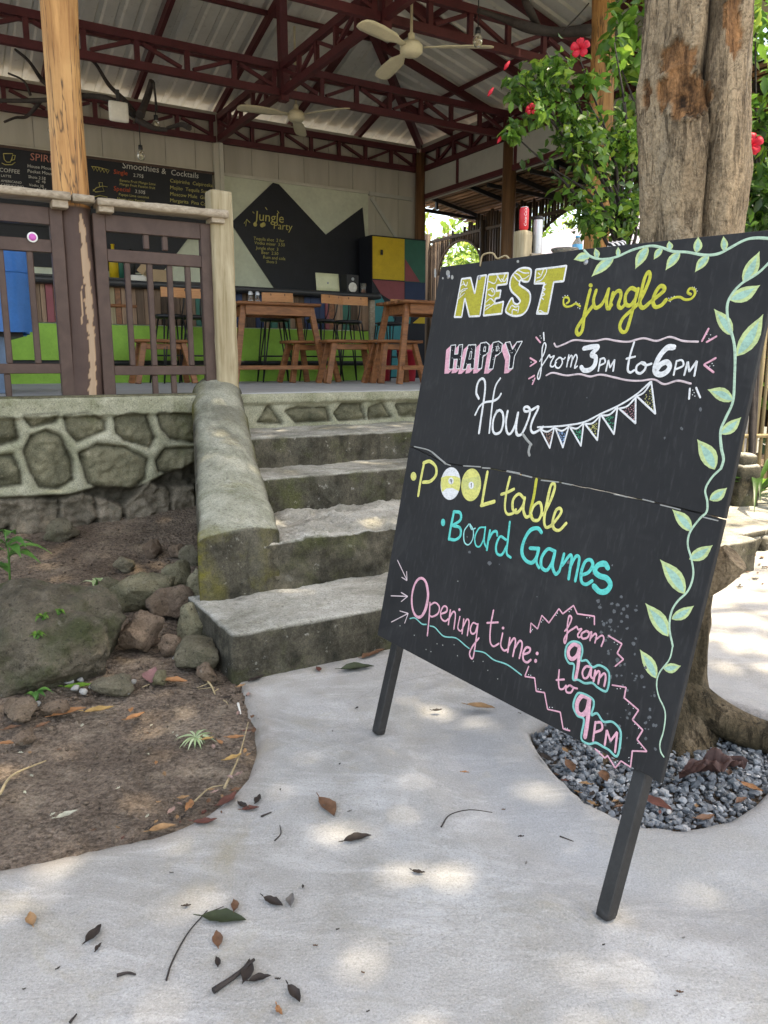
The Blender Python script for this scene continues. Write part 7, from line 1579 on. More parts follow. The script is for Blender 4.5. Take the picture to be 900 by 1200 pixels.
white 5 p 7736,8072 7809,7456
white 5 p 7809,7456 7304,7832
sp_yellow 0 g 7731,7742 7719,7726 7699,7739 7711,7755
sp_yellow 0 g 7694,7860 7682,7844 7662,7858 7674,7874
sp_yellow 0 g 7552,7707 7539,7691 7519,7704 7531,7720
sp_yellow 0 g 7612,7666 7600,7650 7579,7663 7592,7680
sp_yellow 0 g 7675,7754 7662,7737 7642,7751 7655,7767
sp_yellow 0 g 7683,7608 7671,7592 7651,7605 7663,7622
sp_yellow 0 g 7473,7725 7461,7709 7440,7722 7453,7739
sp_yellow 0 g 7740,7882 7727,7866 7707,7880 7720,7896
sp_yellow 0 g 7559,7822 7546,7806 7526,7820 7538,7836
sp_yellow 0 g 7675,7763 7663,7747 7642,7760 7655,7776
sp_yellow 0 g 7773,7847 7761,7831 7741,7844 7753,7861
sp_yellow 0 g 7575,7752 7562,7736 7542,7749 7555,7766
sp_yellow 0 g 7605,7823 7592,7807 7572,7820 7585,7836
sp_yellow 0 g 7707,7799 7695,7782 7675,7796 7687,7812
sp_yellow 0 g 7821,7471 7808,7455 7789,7468 7801,7485
sp_yellow 0 g 7634,7778 7622,7762 7602,7775 7614,7791
sp_yellow 0 g 7648,7737 7636,7721 7615,7734 7628,7750
sp_yellow 0 g 7729,7630 7717,7613 7697,7627 7709,7643
sp_yellow 0 g 7783,7527 7770,7511 7750,7524 7763,7540
sp_yellow 0 g 7623,7766 7611,7750 7591,7764 7603,7780
sp_yellow 0 g 7771,7823 7759,7807 7739,7820 7752,7836
sp_yellow 0 g 7484,7764 7472,7748 7451,7761 7464,7778
sp_yellow 0 g 7657,7832 7645,7816 7625,7830 7637,7846
sp_yellow 0 g 7764,7534 7752,7517 7732,7531 7744,7547
sp_yellow 0 g 7643,7604 7631,7587 7611,7601 7623,7617
sp_yellow 0 g 7765,7809 7753,7793 7733,7807 7745,7823
sp_yellow 0 g 7768,7721 7755,7705 7735,7718 7748,7735
sp_yellow 0 g 7525,7727 7512,7710 7492,7724 7504,7740
sp_yellow 0 g 7643,7844 7631,7828 7610,7841 7623,7857
sp_yellow 0 g 7674,7881 7662,7865 7642,7879 7654,7895
sp_yellow 0 g 7579,7771 7566,7755 7546,7769 7558,7785
sp_yellow 0 g 7752,7890 7740,7874 7720,7888 7732,7904
sp_yellow 0 g 7589,7814 7577,7798 7556,7812 7569,7828
sp_yellow 0 g 7619,7800 7606,7783 7586,7797 7599,7813
sp_yellow 0 g 7698,7552 7685,7536 7665,7549 7678,7565
sp_yellow 0 g 7733,7545 7721,7529 7701,7542 7713,7558
sp_yellow 0 g 7733,7611 7721,7595 7701,7608 7713,7624
sp_yellow 0 g 7642,7795 7630,7779 7610,7792 7622,7808
sp_yellow 0 g 7709,7732 7697,7716 7677,7729 7689,7745
sp_yellow 0 g 7692,7669 7679,7652 7659,7666 7671,7682
sp_yellow 0 g 7593,7785 7581,7769 7561,7783 7573,7799
sp_yellow 0 g 7787,7655 7775,7639 7755,7652 7767,7668
sp_yellow 0 g 7589,7771 7576,7755 7556,7768 7569,7784
sp_yellow 0 g 7691,7699 7679,7683 7659,7697 7671,7713
sp_yellow 0 g 7572,7720 7559,7704 7539,7717 7551,7733
sp_yellow 0 g 7810,7467 7798,7451 7778,7464 7790,7480
white 5 s 7783,8089 8029,8127 8229,8322
white 5 p 8229,8322 8292,7658
white 5 p 8292,7658 7783,8089
sp_green 0 g 7989,7987 7977,7971 7958,7984 7970,8000
sp_green 0 g 8078,7914 8066,7899 8046,7912 8058,7928
sp_green 0 g 8150,7826 8138,7810 8118,7823 8130,7839
sp_green 0 g 8086,7894 8074,7878 8055,7892 8067,7908
sp_green 0 g 8248,7712 8236,7696 8217,7709 8229,7725
sp_green 0 g 8214,7834 8202,7818 8182,7831 8194,7847
sp_green 0 g 8211,7737 8200,7721 8180,7734 8192,7750
sp_green 0 g 8132,7939 8121,7923 8101,7936 8113,7952
sp_green 0 g 7978,7954 7966,7938 7946,7951 7958,7967
sp_green 0 g 8139,7922 8127,7907 8108,7920 8120,7936
sp_green 0 g 8299,7739 8288,7723 8268,7736 8280,7752
sp_green 0 g 8133,7823 8121,7807 8102,7820 8114,7836
sp_green 0 g 8066,7914 8054,7899 8035,7912 8047,7928
sp_green 0 g 8083,7981 8071,7965 8052,7979 8064,7994
sp_green 0 g 8172,7777 8160,7761 8140,7775 8152,7790
sp_green 0 g 8042,7996 8030,7980 8011,7994 8023,8010
sp_green 0 g 8093,8043 8081,8027 8061,8041 8073,8056
sp_green 0 g 8015,8047 8003,8031 7984,8045 7996,8061
sp_green 0 g 8152,7852 8140,7836 8121,7849 8132,7865
sp_green 0 g 8143,8078 8131,8062 8112,8076 8123,8091
sp_green 0 g 8087,7867 8075,7851 8056,7864 8068,7880
sp_green 0 g 8258,8096 8246,8080 8227,8093 8239,8109
sp_green 0 g 7992,7921 7980,7906 7961,7919 7973,7935
sp_green 0 g 8244,7715 8232,7699 8213,7712 8225,7728
sp_green 0 g 8145,7798 8133,7782 8114,7795 8126,7811
sp_green 0 g 8269,7762 8257,7746 8238,7759 8250,7775
sp_green 0 g 7986,8022 7974,8006 7954,8019 7966,8035
sp_green 0 g 8073,8089 8061,8074 8041,8087 8053,8103
sp_green 0 g 8237,8125 8225,8109 8206,8122 8218,8138
sp_green 0 g 7919,7998 7907,7983 7888,7996 7900,8012
sp_green 0 g 8203,7909 8192,7894 8172,7907 8184,7923
sp_green 0 g 7937,8010 7925,7994 7905,8007 7918,8023
sp_green 0 g 8253,7930 8241,7914 8222,7928 8234,7943
sp_green 0 g 8218,7795 8206,7779 8187,7792 8199,7808
sp_green 0 g 8214,7930 8202,7914 8183,7927 8194,7943
sp_green 0 g 7972,8023 7960,8007 7940,8020 7952,8036
sp_green 0 g 8183,8075 8171,8060 8152,8073 8164,8089
sp_green 0 g 8116,8070 8104,8055 8084,8068 8096,8084
sp_green 0 g 8039,8057 8027,8041 8007,8054 8019,8070
sp_green 0 g 8098,7905 8086,7889 8066,7903 8078,7919
sp_green 0 g 8099,8044 8087,8028 8068,8041 8079,8057
sp_green 0 g 8128,7850 8116,7834 8096,7847 8108,7863
sp_green 0 g 8146,8049 8134,8033 8114,8046 8126,8062
sp_green 0 g 8080,8010 8068,7995 8048,8008 8060,8024
sp_green 0 g 8060,7916 8048,7901 8029,7914 8041,7930
sp_green 0 g 7967,7951 7955,7935 7936,7948 7948,7964
white 5 s 8285,8299 8522,8373 8716,8601
white 5 p 8716,8601 8866,7979
white 5 p 8866,7979 8285,8299
sp_pink 0 g 8742,8279 8731,8264 8712,8277 8723,8292
sp_pink 0 g 8522,8206 8511,8191 8492,8204 8504,8219
sp_pink 0 g 8797,8201 8785,8185 8767,8198 8778,8214
sp_pink 0 g 8751,8356 8739,8341 8721,8354 8732,8369
sp_pink 0 g 8589,8321 8578,8305 8559,8319 8571,8334
sp_pink 0 g 8679,8392 8667,8377 8649,8390 8660,8405
sp_pink 0 g 8686,8175 8674,8160 8656,8173 8667,8188
sp_pink 0 g 8794,8068 8783,8053 8765,8065 8776,8081
sp_pink 0 g 8456,8253 8445,8237 8426,8251 8437,8266
sp_pink 0 g 8556,8189 8545,8173 8526,8186 8538,8202
sp_pink 0 g 8813,8091 8802,8076 8784,8089 8795,8104
sp_pink 0 g 8661,8105 8649,8089 8631,8102 8642,8118
sp_pink 0 g 8787,8136 8776,8121 8757,8134 8768,8149
sp_pink 0 g 8525,8173 8513,8157 8495,8171 8506,8186
sp_pink 0 g 8818,8212 8807,8197 8789,8210 8800,8225
sp_pink 0 g 8754,8159 8743,8144 8725,8157 8736,8172
sp_pink 0 g 8754,8266 8743,8251 8725,8264 8736,8279
sp_pink 0 g 8730,8327 8719,8312 8701,8325 8712,8340
sp_pink 0 g 8586,8196 8575,8181 8556,8194 8568,8209
sp_pink 0 g 8697,8089 8685,8074 8667,8087 8678,8102
sp_pink 0 g 8489,8234 8478,8219 8459,8232 8470,8247
sp_pink 0 g 8862,8049 8851,8034 8832,8047 8843,8062
sp_pink 0 g 8811,8187 8800,8172 8782,8185 8793,8200
sp_pink 0 g 8793,8081 8782,8066 8763,8079 8774,8094
sp_pink 0 g 8797,8192 8786,8177 8767,8190 8779,8205
sp_pink 0 g 8689,8302 8678,8287 8659,8300 8671,8315
sp_pink 0 g 8737,8389 8726,8374 8707,8387 8719,8402
sp_pink 0 g 8730,8213 8719,8198 8700,8211 8711,8226
sp_pink 0 g 8594,8163 8583,8148 8564,8161 8576,8177
sp_pink 0 g 8642,8346 8630,8331 8612,8344 8623,8359
sp_pink 0 g 8522,8254 8510,8238 8491,8252 8503,8267
sp_pink 0 g 8656,8248 8645,8233 8626,8246 8638,8261
sp_pink 0 g 8503,8210 8491,8195 8473,8208 8484,8224
sp_pink 0 g 8706,8196 8694,8180 8676,8194 8687,8209
sp_pink 0 g 8809,8078 8797,8062 8779,8075 8790,8091
sp_pink 0 g 8605,8286 8594,8271 8575,8284 8587,8299
sp_pink 0 g 8674,8303 8663,8288 8644,8301 8655,8317
sp_pink 0 g 8722,8132 8711,8117 8692,8130 8704,8145
sp_pink 0 g 8529,8316 8517,8301 8498,8314 8510,8329
sp_pink 0 g 8593,8156 8582,8140 8563,8154 8574,8169
sp_pink 0 g 8690,8112 8679,8096 8661,8109 8672,8125
sp_pink 0 g 8673,8398 8661,8383 8643,8397 8654,8412
sp_pink 0 g 8764,8445 8752,8430 8734,8443 8745,8458
sp_pink 0 g 8768,8357 8757,8342 8739,8355 8750,8370
sp_pink 0 g 8645,8239 8634,8224 8615,8237 8627,8252
sp_pink 0 g 8731,8445 8719,8430 8701,8443 8712,8458
white 5 s 8741,8628 8929,8735 9075,8992
white 5 p 9075,8992 9374,8249
white 5 p 9374,8249 8741,8628
sp_yellow 0 g 9016,8685 9006,8670 8988,8683 8998,8698
sp_yellow 0 g 9035,8621 9024,8606 9006,8619 9017,8634
sp_yellow 0 g 9125,8825 9114,8811 9096,8824 9107,8839
sp_yellow 0 g 9249,8559 9238,8544 9221,8557 9232,8572
sp_yellow 0 g 9182,8386 9171,8371 9154,8384 9164,8399
sp_yellow 0 g 9021,8579 9010,8565 8992,8578 9003,8592
sp_yellow 0 g 9145,8602 9134,8587 9116,8600 9127,8615
sp_yellow 0 g 9328,8348 9317,8333 9300,8346 9310,8361
sp_yellow 0 g 9183,8471 9172,8456 9154,8469 9165,8484
sp_yellow 0 g 9207,8553 9196,8538 9178,8551 9189,8566
sp_yellow 0 g 9013,8583 9002,8568 8984,8582 8995,8596
sp_yellow 0 g 9252,8369 9242,8354 9224,8367 9235,8382
sp_yellow 0 g 9075,8454 9064,8439 9046,8452 9057,8467
sp_yellow 0 g 9270,8451 9260,8436 9242,8449 9253,8464
sp_yellow 0 g 9181,8744 9170,8729 9152,8743 9163,8757
sp_yellow 0 g 9115,8807 9105,8793 9087,8806 9098,8820
sp_yellow 0 g 9104,8459 9093,8444 9076,8457 9086,8472
sp_yellow 0 g 9174,8491 9163,8476 9146,8489 9156,8504
sp_yellow 0 g 9124,8583 9114,8568 9096,8581 9107,8596
sp_yellow 0 g 9221,8579 9210,8564 9192,8577 9203,8592
sp_yellow 0 g 9184,8480 9173,8465 9155,8478 9166,8493
sp_yellow 0 g 9111,8760 9101,8746 9083,8759 9094,8774
sp_yellow 0 g 9147,8449 9136,8434 9118,8447 9129,8462
sp_yellow 0 g 8930,8522 8919,8507 8901,8520 8912,8535
sp_yellow 0 g 9257,8410 9246,8396 9229,8409 9239,8423
sp_yellow 0 g 9047,8504 9036,8489 9019,8502 9029,8517
sp_yellow 0 g 9288,8324 9278,8309 9260,8322 9271,8337
sp_yellow 0 g 9050,8635 9039,8621 9021,8634 9032,8649
sp_yellow 0 g 9091,8781 9080,8766 9063,8779 9074,8794
sp_yellow 0 g 8889,8558 8878,8544 8860,8557 8871,8572
sp_yellow 0 g 9172,8375 9162,8360 9144,8373 9155,8388
sp_yellow 0 g 9113,8511 9103,8496 9085,8509 9096,8524
sp_yellow 0 g 9308,8348 9297,8333 9280,8346 9290,8361
sp_yellow 0 g 9260,8364 9249,8349 9231,8362 9242,8377
sp_yellow 0 g 9243,8514 9232,8499 9215,8512 9225,8527
sp_yellow 0 g 9104,8491 9094,8476 9076,8489 9087,8504
sp_yellow 0 g 9308,8333 9297,8318 9279,8331 9290,8346
sp_yellow 0 g 9128,8646 9117,8632 9099,8645 9110,8659
sp_yellow 0 g 9108,8768 9097,8754 9079,8767 9090,8781
sp_yellow 0 g 9154,8414 9144,8400 9126,8413 9137,8427
sp_yellow 0 g 9128,8716 9118,8702 9100,8715 9111,8730
sp_yellow 0 g 9184,8639 9173,8624 9156,8637 9166,8652
sp_yellow 0 g 9065,8533 9054,8518 9036,8531 9047,8546
sp_yellow 0 g 9183,8370 9172,8355 9154,8368 9165,8382
sp_yellow 0 g 9172,8704 9162,8689 9144,8703 9155,8717
sp_yellow 0 g 9021,8670 9010,8655 8992,8668 9003,8683
''',
'pool_table_lettering': '''
lemon 0 g 570,5522 574,5459 546,5404 493,5367 424,5357 352,5376 293,5420 258,5479 255,5543 283,5599 337,5635 407,5644 477,5625 536,5582
lemon 11 s 864,4919 839,5445 851,5987
lemon 11 s 823,6009 1138,6098 1493,5967 1582,5706 1361,5469 984,5383
white 0 g 2852,5611 2861,5437 2813,5275 2714,5144 2574,5060 2410,5033 2241,5068 2088,5161 1969,5302 1902,5472 1893,5652 1944,5818 2049,5949 2193,6030 2359,6051 2526,6012 2674,5916 2787,5777
lemon 0 f 1875,5659 2119,5754 2535,5800 2785,5774 2864,5571 2859,5368 2506,5422 2235,5369 2047,5218 1923,5433
lemon 0 g 3796,5708 3805,5540 3761,5384 3668,5258 3538,5177 3385,5151 3226,5186 3083,5276 2972,5412 2908,5578 2899,5751 2946,5911 3044,6038 3178,6116 3333,6136 3490,6097 3629,6004 3735,5869
lemon2 0 f 2898,5737 3663,5961 3752,5742 3658,5526 3052,5463
white 0 g 2515,5646 2509,5582 2456,5535 2378,5523 2302,5552 2259,5610 2265,5675 2318,5722 2397,5733 2472,5704
white 0 g 3490,5652 3485,5586 3437,5538 3363,5527 3292,5557 3251,5616 3255,5683 3304,5730 3378,5741 3449,5711
dark 3 s 2419,5651 2354,5678 2340,5627 2417,5626 2421,5675 2428,5555
dark 3 p 3344,5665 3371,5693 3387,5578
lemon 11 p 3969,6117 3973,5631 3998,5130
lemon 11 p 3985,5116 4500,5316
lemon 8 s 4941,6098 4920,5664 4979,5229 5122,5061 5342,5116 5431,5241
lemon 9 s 4739,5568 4954,5658 5199,5794
lemon 9 s 5669,5591 5429,5688 5251,5496 5310,5231 5506,5167 5672,5392 5684,5620
lemon 9 s 5684,5620 5712,5301 5878,5110 6060,5202
lime 10 s 5984,6174 6011,5726 5997,5271 6088,5154
lemon 9 s 6021,5237 6091,5463 6284,5580 6409,5359 6366,5125 6183,5075 6039,5171
lemon 8 s 6413,5239 6511,5325
lemon 9 s 6499,5291 6652,5714 6705,6085 6608,6159 6541,6019 6535,5497 6563,5135 6679,4969 6848,5043
lemon 9 s 6837,5031 7036,5316 7100,5481 7013,5553 6902,5456 6870,5192 6957,4997 7158,4985 7342,5204
''',
'board_games_lettering': '''
turq 0 g 2482,4313 2487,4262 2471,4217 2438,4187 2393,4179 2346,4193 2306,4227 2280,4275 2276,4327 2292,4372 2326,4402 2371,4410 2418,4396 2458,4361
turq 9.5 s 2804,4705 2794,4253 2812,3845
turq 9.5 s 2801,4717 3103,4731 3174,4522 2865,4293
turq 9.5 s 2865,4293 3225,4283 3311,4059 3119,3888 2810,3851
turq2 4.5 s 3597,4472 3445,4216 3544,3912 3755,3866 3890,4067 3843,4327 3634,4479 3761,4343 3908,4403
turq 5 s 4302,4511 4079,4437 3969,4160 4076,3921 4264,3930 4363,4203 4337,4518
turq 6 s 4337,4518 4399,4110 4594,3913
turq 7.5 s 4555,4467 4561,4187 4582,3892
turq 8 s 4566,4170 4677,4423 4829,4490 4896,4380
turq 8 s 5279,4336 5022,4375 4928,4109 5020,3883 5230,3893 5352,4169
turq 7.5 s 5289,4854 5353,4321 5409,3969 5594,3890
turq 11 s 6554,4803 6389,4886 6130,4777 5975,4451 5983,4126 6181,3946 6428,3933 6548,4106 6574,4356
turq 10 s 6260,4305 6574,4356
turq 8 s 6580,4334 6585,3998 6719,3856
turq 9.5 s 7120,4418 6893,4414 6740,4150 6799,3904 7005,3861 7132,4096 7159,4415
turq 9.5 s 7159,4415 7175,4021 7330,3837 7433,3925
turq 8.5 s 7479,4412 7476,4092 7627,4351 7705,4435 7763,4354 7778,4108 7796,3824
turq 8.5 s 7765,4105 7868,4417 7972,4451 8018,4330 8024,3826
turq 8 s 7462,4145 7440,3926
turq 9.5 s 8172,4011 8381,4138 8468,4348 8366,4454 8215,4376 8158,4090 8226,3861 8387,3826 8550,3959
turq 14 s 8937,4385 8819,4462 8628,4380 8570,4217 8731,4138 8970,4129 9112,4007 9047,3832 8850,3758 8641,3843
''',
'opening_time_lettering': '''
pink 9 c 2349,1840 2367,1626 2335,1424 2256,1257 2139,1146 1998,1105 1848,1139 1710,1245 1598,1412 1529,1618 1510,1838 1545,2045 1627,2212 1748,2320 1891,2356 2040,2316 2175,2207 2282,2042
pink 6 s 2119,2229 2300,1902 2293,1463 2180,1167
pink 6 s 2487,1717 2584,1236 2660,694
pink 6 s 2502,1634 2733,1785 2970,1710 2965,1501 2734,1329 2578,1321
pink 6 s 3128,1536 3344,1671 3314,1801 3168,1784 3083,1590 3169,1402 3360,1368 3488,1472
pink 6 s 3505,1759 3543,1320
pink 6 s 3531,1515 3639,1744 3770,1704 3827,1269
pink 5 s 3990,1697 3992,1355 4137,1293 4190,1356
pink 0 g 3956,1905 3950,1871 3919,1848 3880,1850 3856,1877 3861,1912 3893,1935 3932,1932
pink 5.5 s 4176,1675 4223,1243
pink 5.5 s 4215,1452 4309,1703 4427,1662 4465,1261
pink 5.5 s 4788,1695 4602,1686 4537,1492 4624,1374 4768,1442 4810,1708
pink 5.5 s 4814,1721 4859,1275 4887,737 4790,687 4703,808 4787,1050 4968,1338
pink 5.5 s 5335,2276 5343,1823 5439,1403 5606,1300 5798,1440
pink 5.5 s 5184,1860 5606,2003
pink 5.5 s 5865,1761 5879,1433 6037,1319 6172,1391
pink 0 g 5890,1923 5883,1890 5851,1867 5812,1868 5789,1892 5795,1925 5828,1948 5867,1947
pink 6 s 6171,1725 6197,1328
pink 6 s 6193,1508 6315,1754 6410,1687 6417,1282
pink 6 s 6424,1501 6554,1760 6671,1690 6666,1307
pink 6.5 s 6769,1443 6966,1573 6979,1684 6839,1665 6767,1475 6827,1313 6971,1293 7079,1399
pink 0 g 7308,1656 7302,1617 7270,1590 7229,1592 7204,1621 7210,1660 7243,1687 7284,1685
pink 0 g 7308,1451 7303,1408 7271,1380 7230,1383 7204,1415 7209,1458 7241,1486 7282,1483
blush 3.5 p 395,2612 1110,2099
blush 3.5 p 807,2121 1113,2087 1005,2364
blush 3.5 p 402,1378 1299,1600
blush 3.5 p 929,1631 1299,1600 1018,1349
blush 3.5 p 691,546 1495,1076
blush 3.5 p 1041,1030 1495,1076 1410,729
teal 4 s 1643,946 1900,1035 2285,960 2513,1010
teal 4 s 2701,1017 2959,1040 3431,912 3998,1031 4470,947 4653,920
teal 4 s 4891,929 5305,1009 5733,940 6271,986 6868,899
smear 0 g 2043,507 2035,485 2006,476 1986,489 1995,511 2024,520
smear 0 g 2752,264 2743,243 2716,234 2697,246 2706,268 2733,277
smear 0 g 3219,601 3210,580 3184,572 3166,584 3174,605 3200,614
smear 0 g 3491,647 3483,626 3457,618 3439,630 3447,651 3473,660
smear 0 g 3996,823 3988,802 3963,794 3946,807 3954,827 3979,835
smear 0 g 3005,280 2997,258 2970,249 2951,262 2959,283 2986,292
smear 0 g 4237,559 4230,539 4205,530 4188,542 4195,563 4220,571
smear 0 g 4953,628 4946,608 4923,600 4907,612 4914,631 4937,639
smear 0 g 5344,761 5337,742 5314,734 5298,746 5305,765 5328,773
smear 0 g 6044,492 6037,473 6016,466 6001,477 6007,496 6029,504
smear 0 g 5600,585 5593,566 5571,558 5555,569 5562,589 5584,597
smear 0 g 1219,574 1209,552 1179,542 1158,556 1168,578 1198,588
smear 0 g 3620,2703 3613,2683 3587,2676 3569,2690 3577,2710 3603,2716
''',
'closing_time_lettering': '''
pink 4 p 6872,2101 6824,2352 7099,2266 7153,2659 7444,2537 7681,2992 7839,2900 8130,3205 8303,3034 8839,3126 8890,2932
pink 4 p 9373,2791 9792,2725 9717,2465 9924,2384 9740,2151
pink 4 p 7054,1205 6991,906 7342,990 7485,675 7774,742 7983,373 8407,465 8603,100 8817,140
pink 4 p 9773,1689 10157,1775 10166,1522 10613,1395 10504,1121 10829,1003 10737,734 11049,584 10679,432 10720,57 10440,78 10330,-147 10056,36 9992,-51 9676,34
white 0 g 6943,2202 6937,2188 6919,2182 6906,2191 6912,2205 6931,2211
white 0 g 6919,2158 6913,2143 6895,2137 6882,2146 6888,2161 6907,2167
white 0 g 7198,2490 7192,2475 7174,2470 7162,2479 7168,2493 7186,2499
white 0 g 7237,2553 7231,2539 7213,2534 7201,2543 7207,2557 7225,2563
white 0 g 7650,2804 7644,2790 7626,2785 7615,2794 7620,2808 7638,2813
white 0 g 7678,2874 7672,2860 7655,2855 7643,2864 7649,2878 7666,2883
white 0 g 8048,3021 8043,3007 8026,3002 8014,3011 8020,3025 8037,3030
white 0 g 8096,3085 8091,3071 8074,3066 8062,3075 8068,3089 8085,3094
white 0 g 8637,3028 8632,3014 8615,3009 8604,3018 8610,3031 8626,3036
white 0 g 8721,3057 8716,3044 8700,3039 8689,3048 8695,3061 8711,3066
white 0 g 9587,2697 9582,2684 9568,2679 9557,2688 9562,2701 9577,2705
white 0 g 9684,2676 9679,2663 9665,2659 9655,2667 9659,2680 9674,2684
white 0 g 9804,2296 9800,2283 9785,2278 9775,2286 9780,2299 9794,2304
white 0 g 9756,2308 9751,2295 9736,2290 9726,2298 9731,2311 9746,2316
white 0 g 7130,1003 7124,988 7105,982 7093,990 7099,1005 7117,1012
white 0 g 7206,1015 7200,1000 7181,993 7169,1002 7175,1017 7193,1023
white 0 g 7551,763 7546,748 7528,741 7516,749 7521,764 7539,771
white 0 g 7643,786 7637,771 7619,765 7607,773 7613,788 7631,794
white 0 g 8049,451 8044,436 8027,429 8015,437 8021,452 8038,459
white 0 g 8142,482 8136,468 8119,461 8108,469 8113,483 8130,490
white 0 g 8674,145 8668,131 8652,124 8641,131 8646,146 8662,152
white 0 g 8744,170 8739,155 8723,148 8712,156 8717,170 8733,177
white 0 g 9939,1661 9934,1648 9920,1642 9910,1650 9914,1663 9929,1669
white 0 g 10025,1698 10021,1685 10006,1679 9996,1687 10001,1700 10015,1705
white 0 g 10331,1432 10327,1419 10313,1413 10303,1421 10308,1434 10322,1439
white 0 g 10479,1388 10475,1375 10461,1370 10451,1377 10456,1390 10469,1395
white 0 g 10607,1052 10603,1039 10589,1034 10580,1041 10584,1054 10598,1060
white 0 g 10726,1005 10722,992 10708,987 10699,994 10703,1007 10717,1013
white 0 g 10795,668 10791,655 10778,649 10768,656 10773,669 10786,675
white 0 g 10900,609 10896,596 10883,590 10874,597 10878,610 10891,616
white 0 g 10642,253 10638,240 10624,234 10615,241 10619,254 10632,260
white 0 g 10661,179 10657,165 10643,159 10634,166 10638,179 10651,186
white 0 g 10312,-14 10308,-27 10293,-34 10284,-27 10288,-13 10302,-7
white 0 g 10360,41 10355,28 10341,21 10332,28 10336,42 10350,48
white 0 g 9822,36 9818,22 9803,16 9793,23 9797,37 9812,43
white 0 g 9901,4 9896,-10 9882,-16 9872,-9 9876,5 9891,11
pink 5 s 8025,2499 8113,2662 8153,2875 8066,2910 8058,2721 8121,2387 8108,2191 8055,2291 8142,2505 8316,2674
pink 5 s 8305,2666 8369,2715 8434,2660 8536,2706 8453,2542 8496,2475 8572,2519
pink 5 s 8686,2703 8567,2587 8619,2485 8762,2555 8789,2686 8686,2703 8789,2686 8853,2725
pink 5 s 8857,2707 8859,2512
pink 5 s 8865,2583 8974,2724 9024,2672 9020,2505
pink 5 s 9029,2586 9175,2738 9256,2677 9228,2485
pink 10 s 8551,2265 8388,2257 8267,2082 8312,1916 8447,1891 8563,2030 8584,2236
pink 10 s 8582,2245 8658,1814 8669,1440
teal 6 c 8346,2318 8595,2339 8701,2175 8712,1942 8889,2002 9098,1903 9279,2015 9521,1994 9637,1858 9649,1500 9389,1479 9196,1529 8974,1443 8754,1451 8586,1415 8533,1761 8354,1759 8197,1907 8183,2155
pink 6 s 9071,1889 8904,1850 8832,1677 8913,1558 9020,1621 9062,1832
pink 6 s 9073,1860 9103,1676 9178,1644
pink 6 s 9203,1848 9216,1590
pink 6 s 9214,1716 9293,1870 9350,1813 9364,1576
pink 6 s 9362,1721 9470,1875 9541,1804 9550,1587
pink 5 s 8101,1479 8142,1228 8228,1031 8345,1060 8418,1178
pink 5 s 8077,1199 8319,1303
pink 5 s 8512,1213 8431,1107 8484,1026 8614,1070 8649,1203 8527,1228 8659,1212 8781,1233
pink 12 s 9157,1144 8973,1117 8869,899 8932,685 9087,664 9202,833 9204,1103
pink 12 s 9207,1138 9282,621 9310,191
teal 6 c 8893,1161 9273,1164 9367,1035 9358,773 9516,876 9736,758 9988,853 10224,771 10308,573 10312,142 10059,180 9873,184 9650,182 9457,69 9209,108 9172,575 8950,594 8773,762 8782,1014
pink 6 s 9520,655 9561,202
pink 6 s 9523,646 9679,706 9744,569 9566,412
pink 6 p 9914,249 9886,605 10047,403 10180,682 10233,210
''',
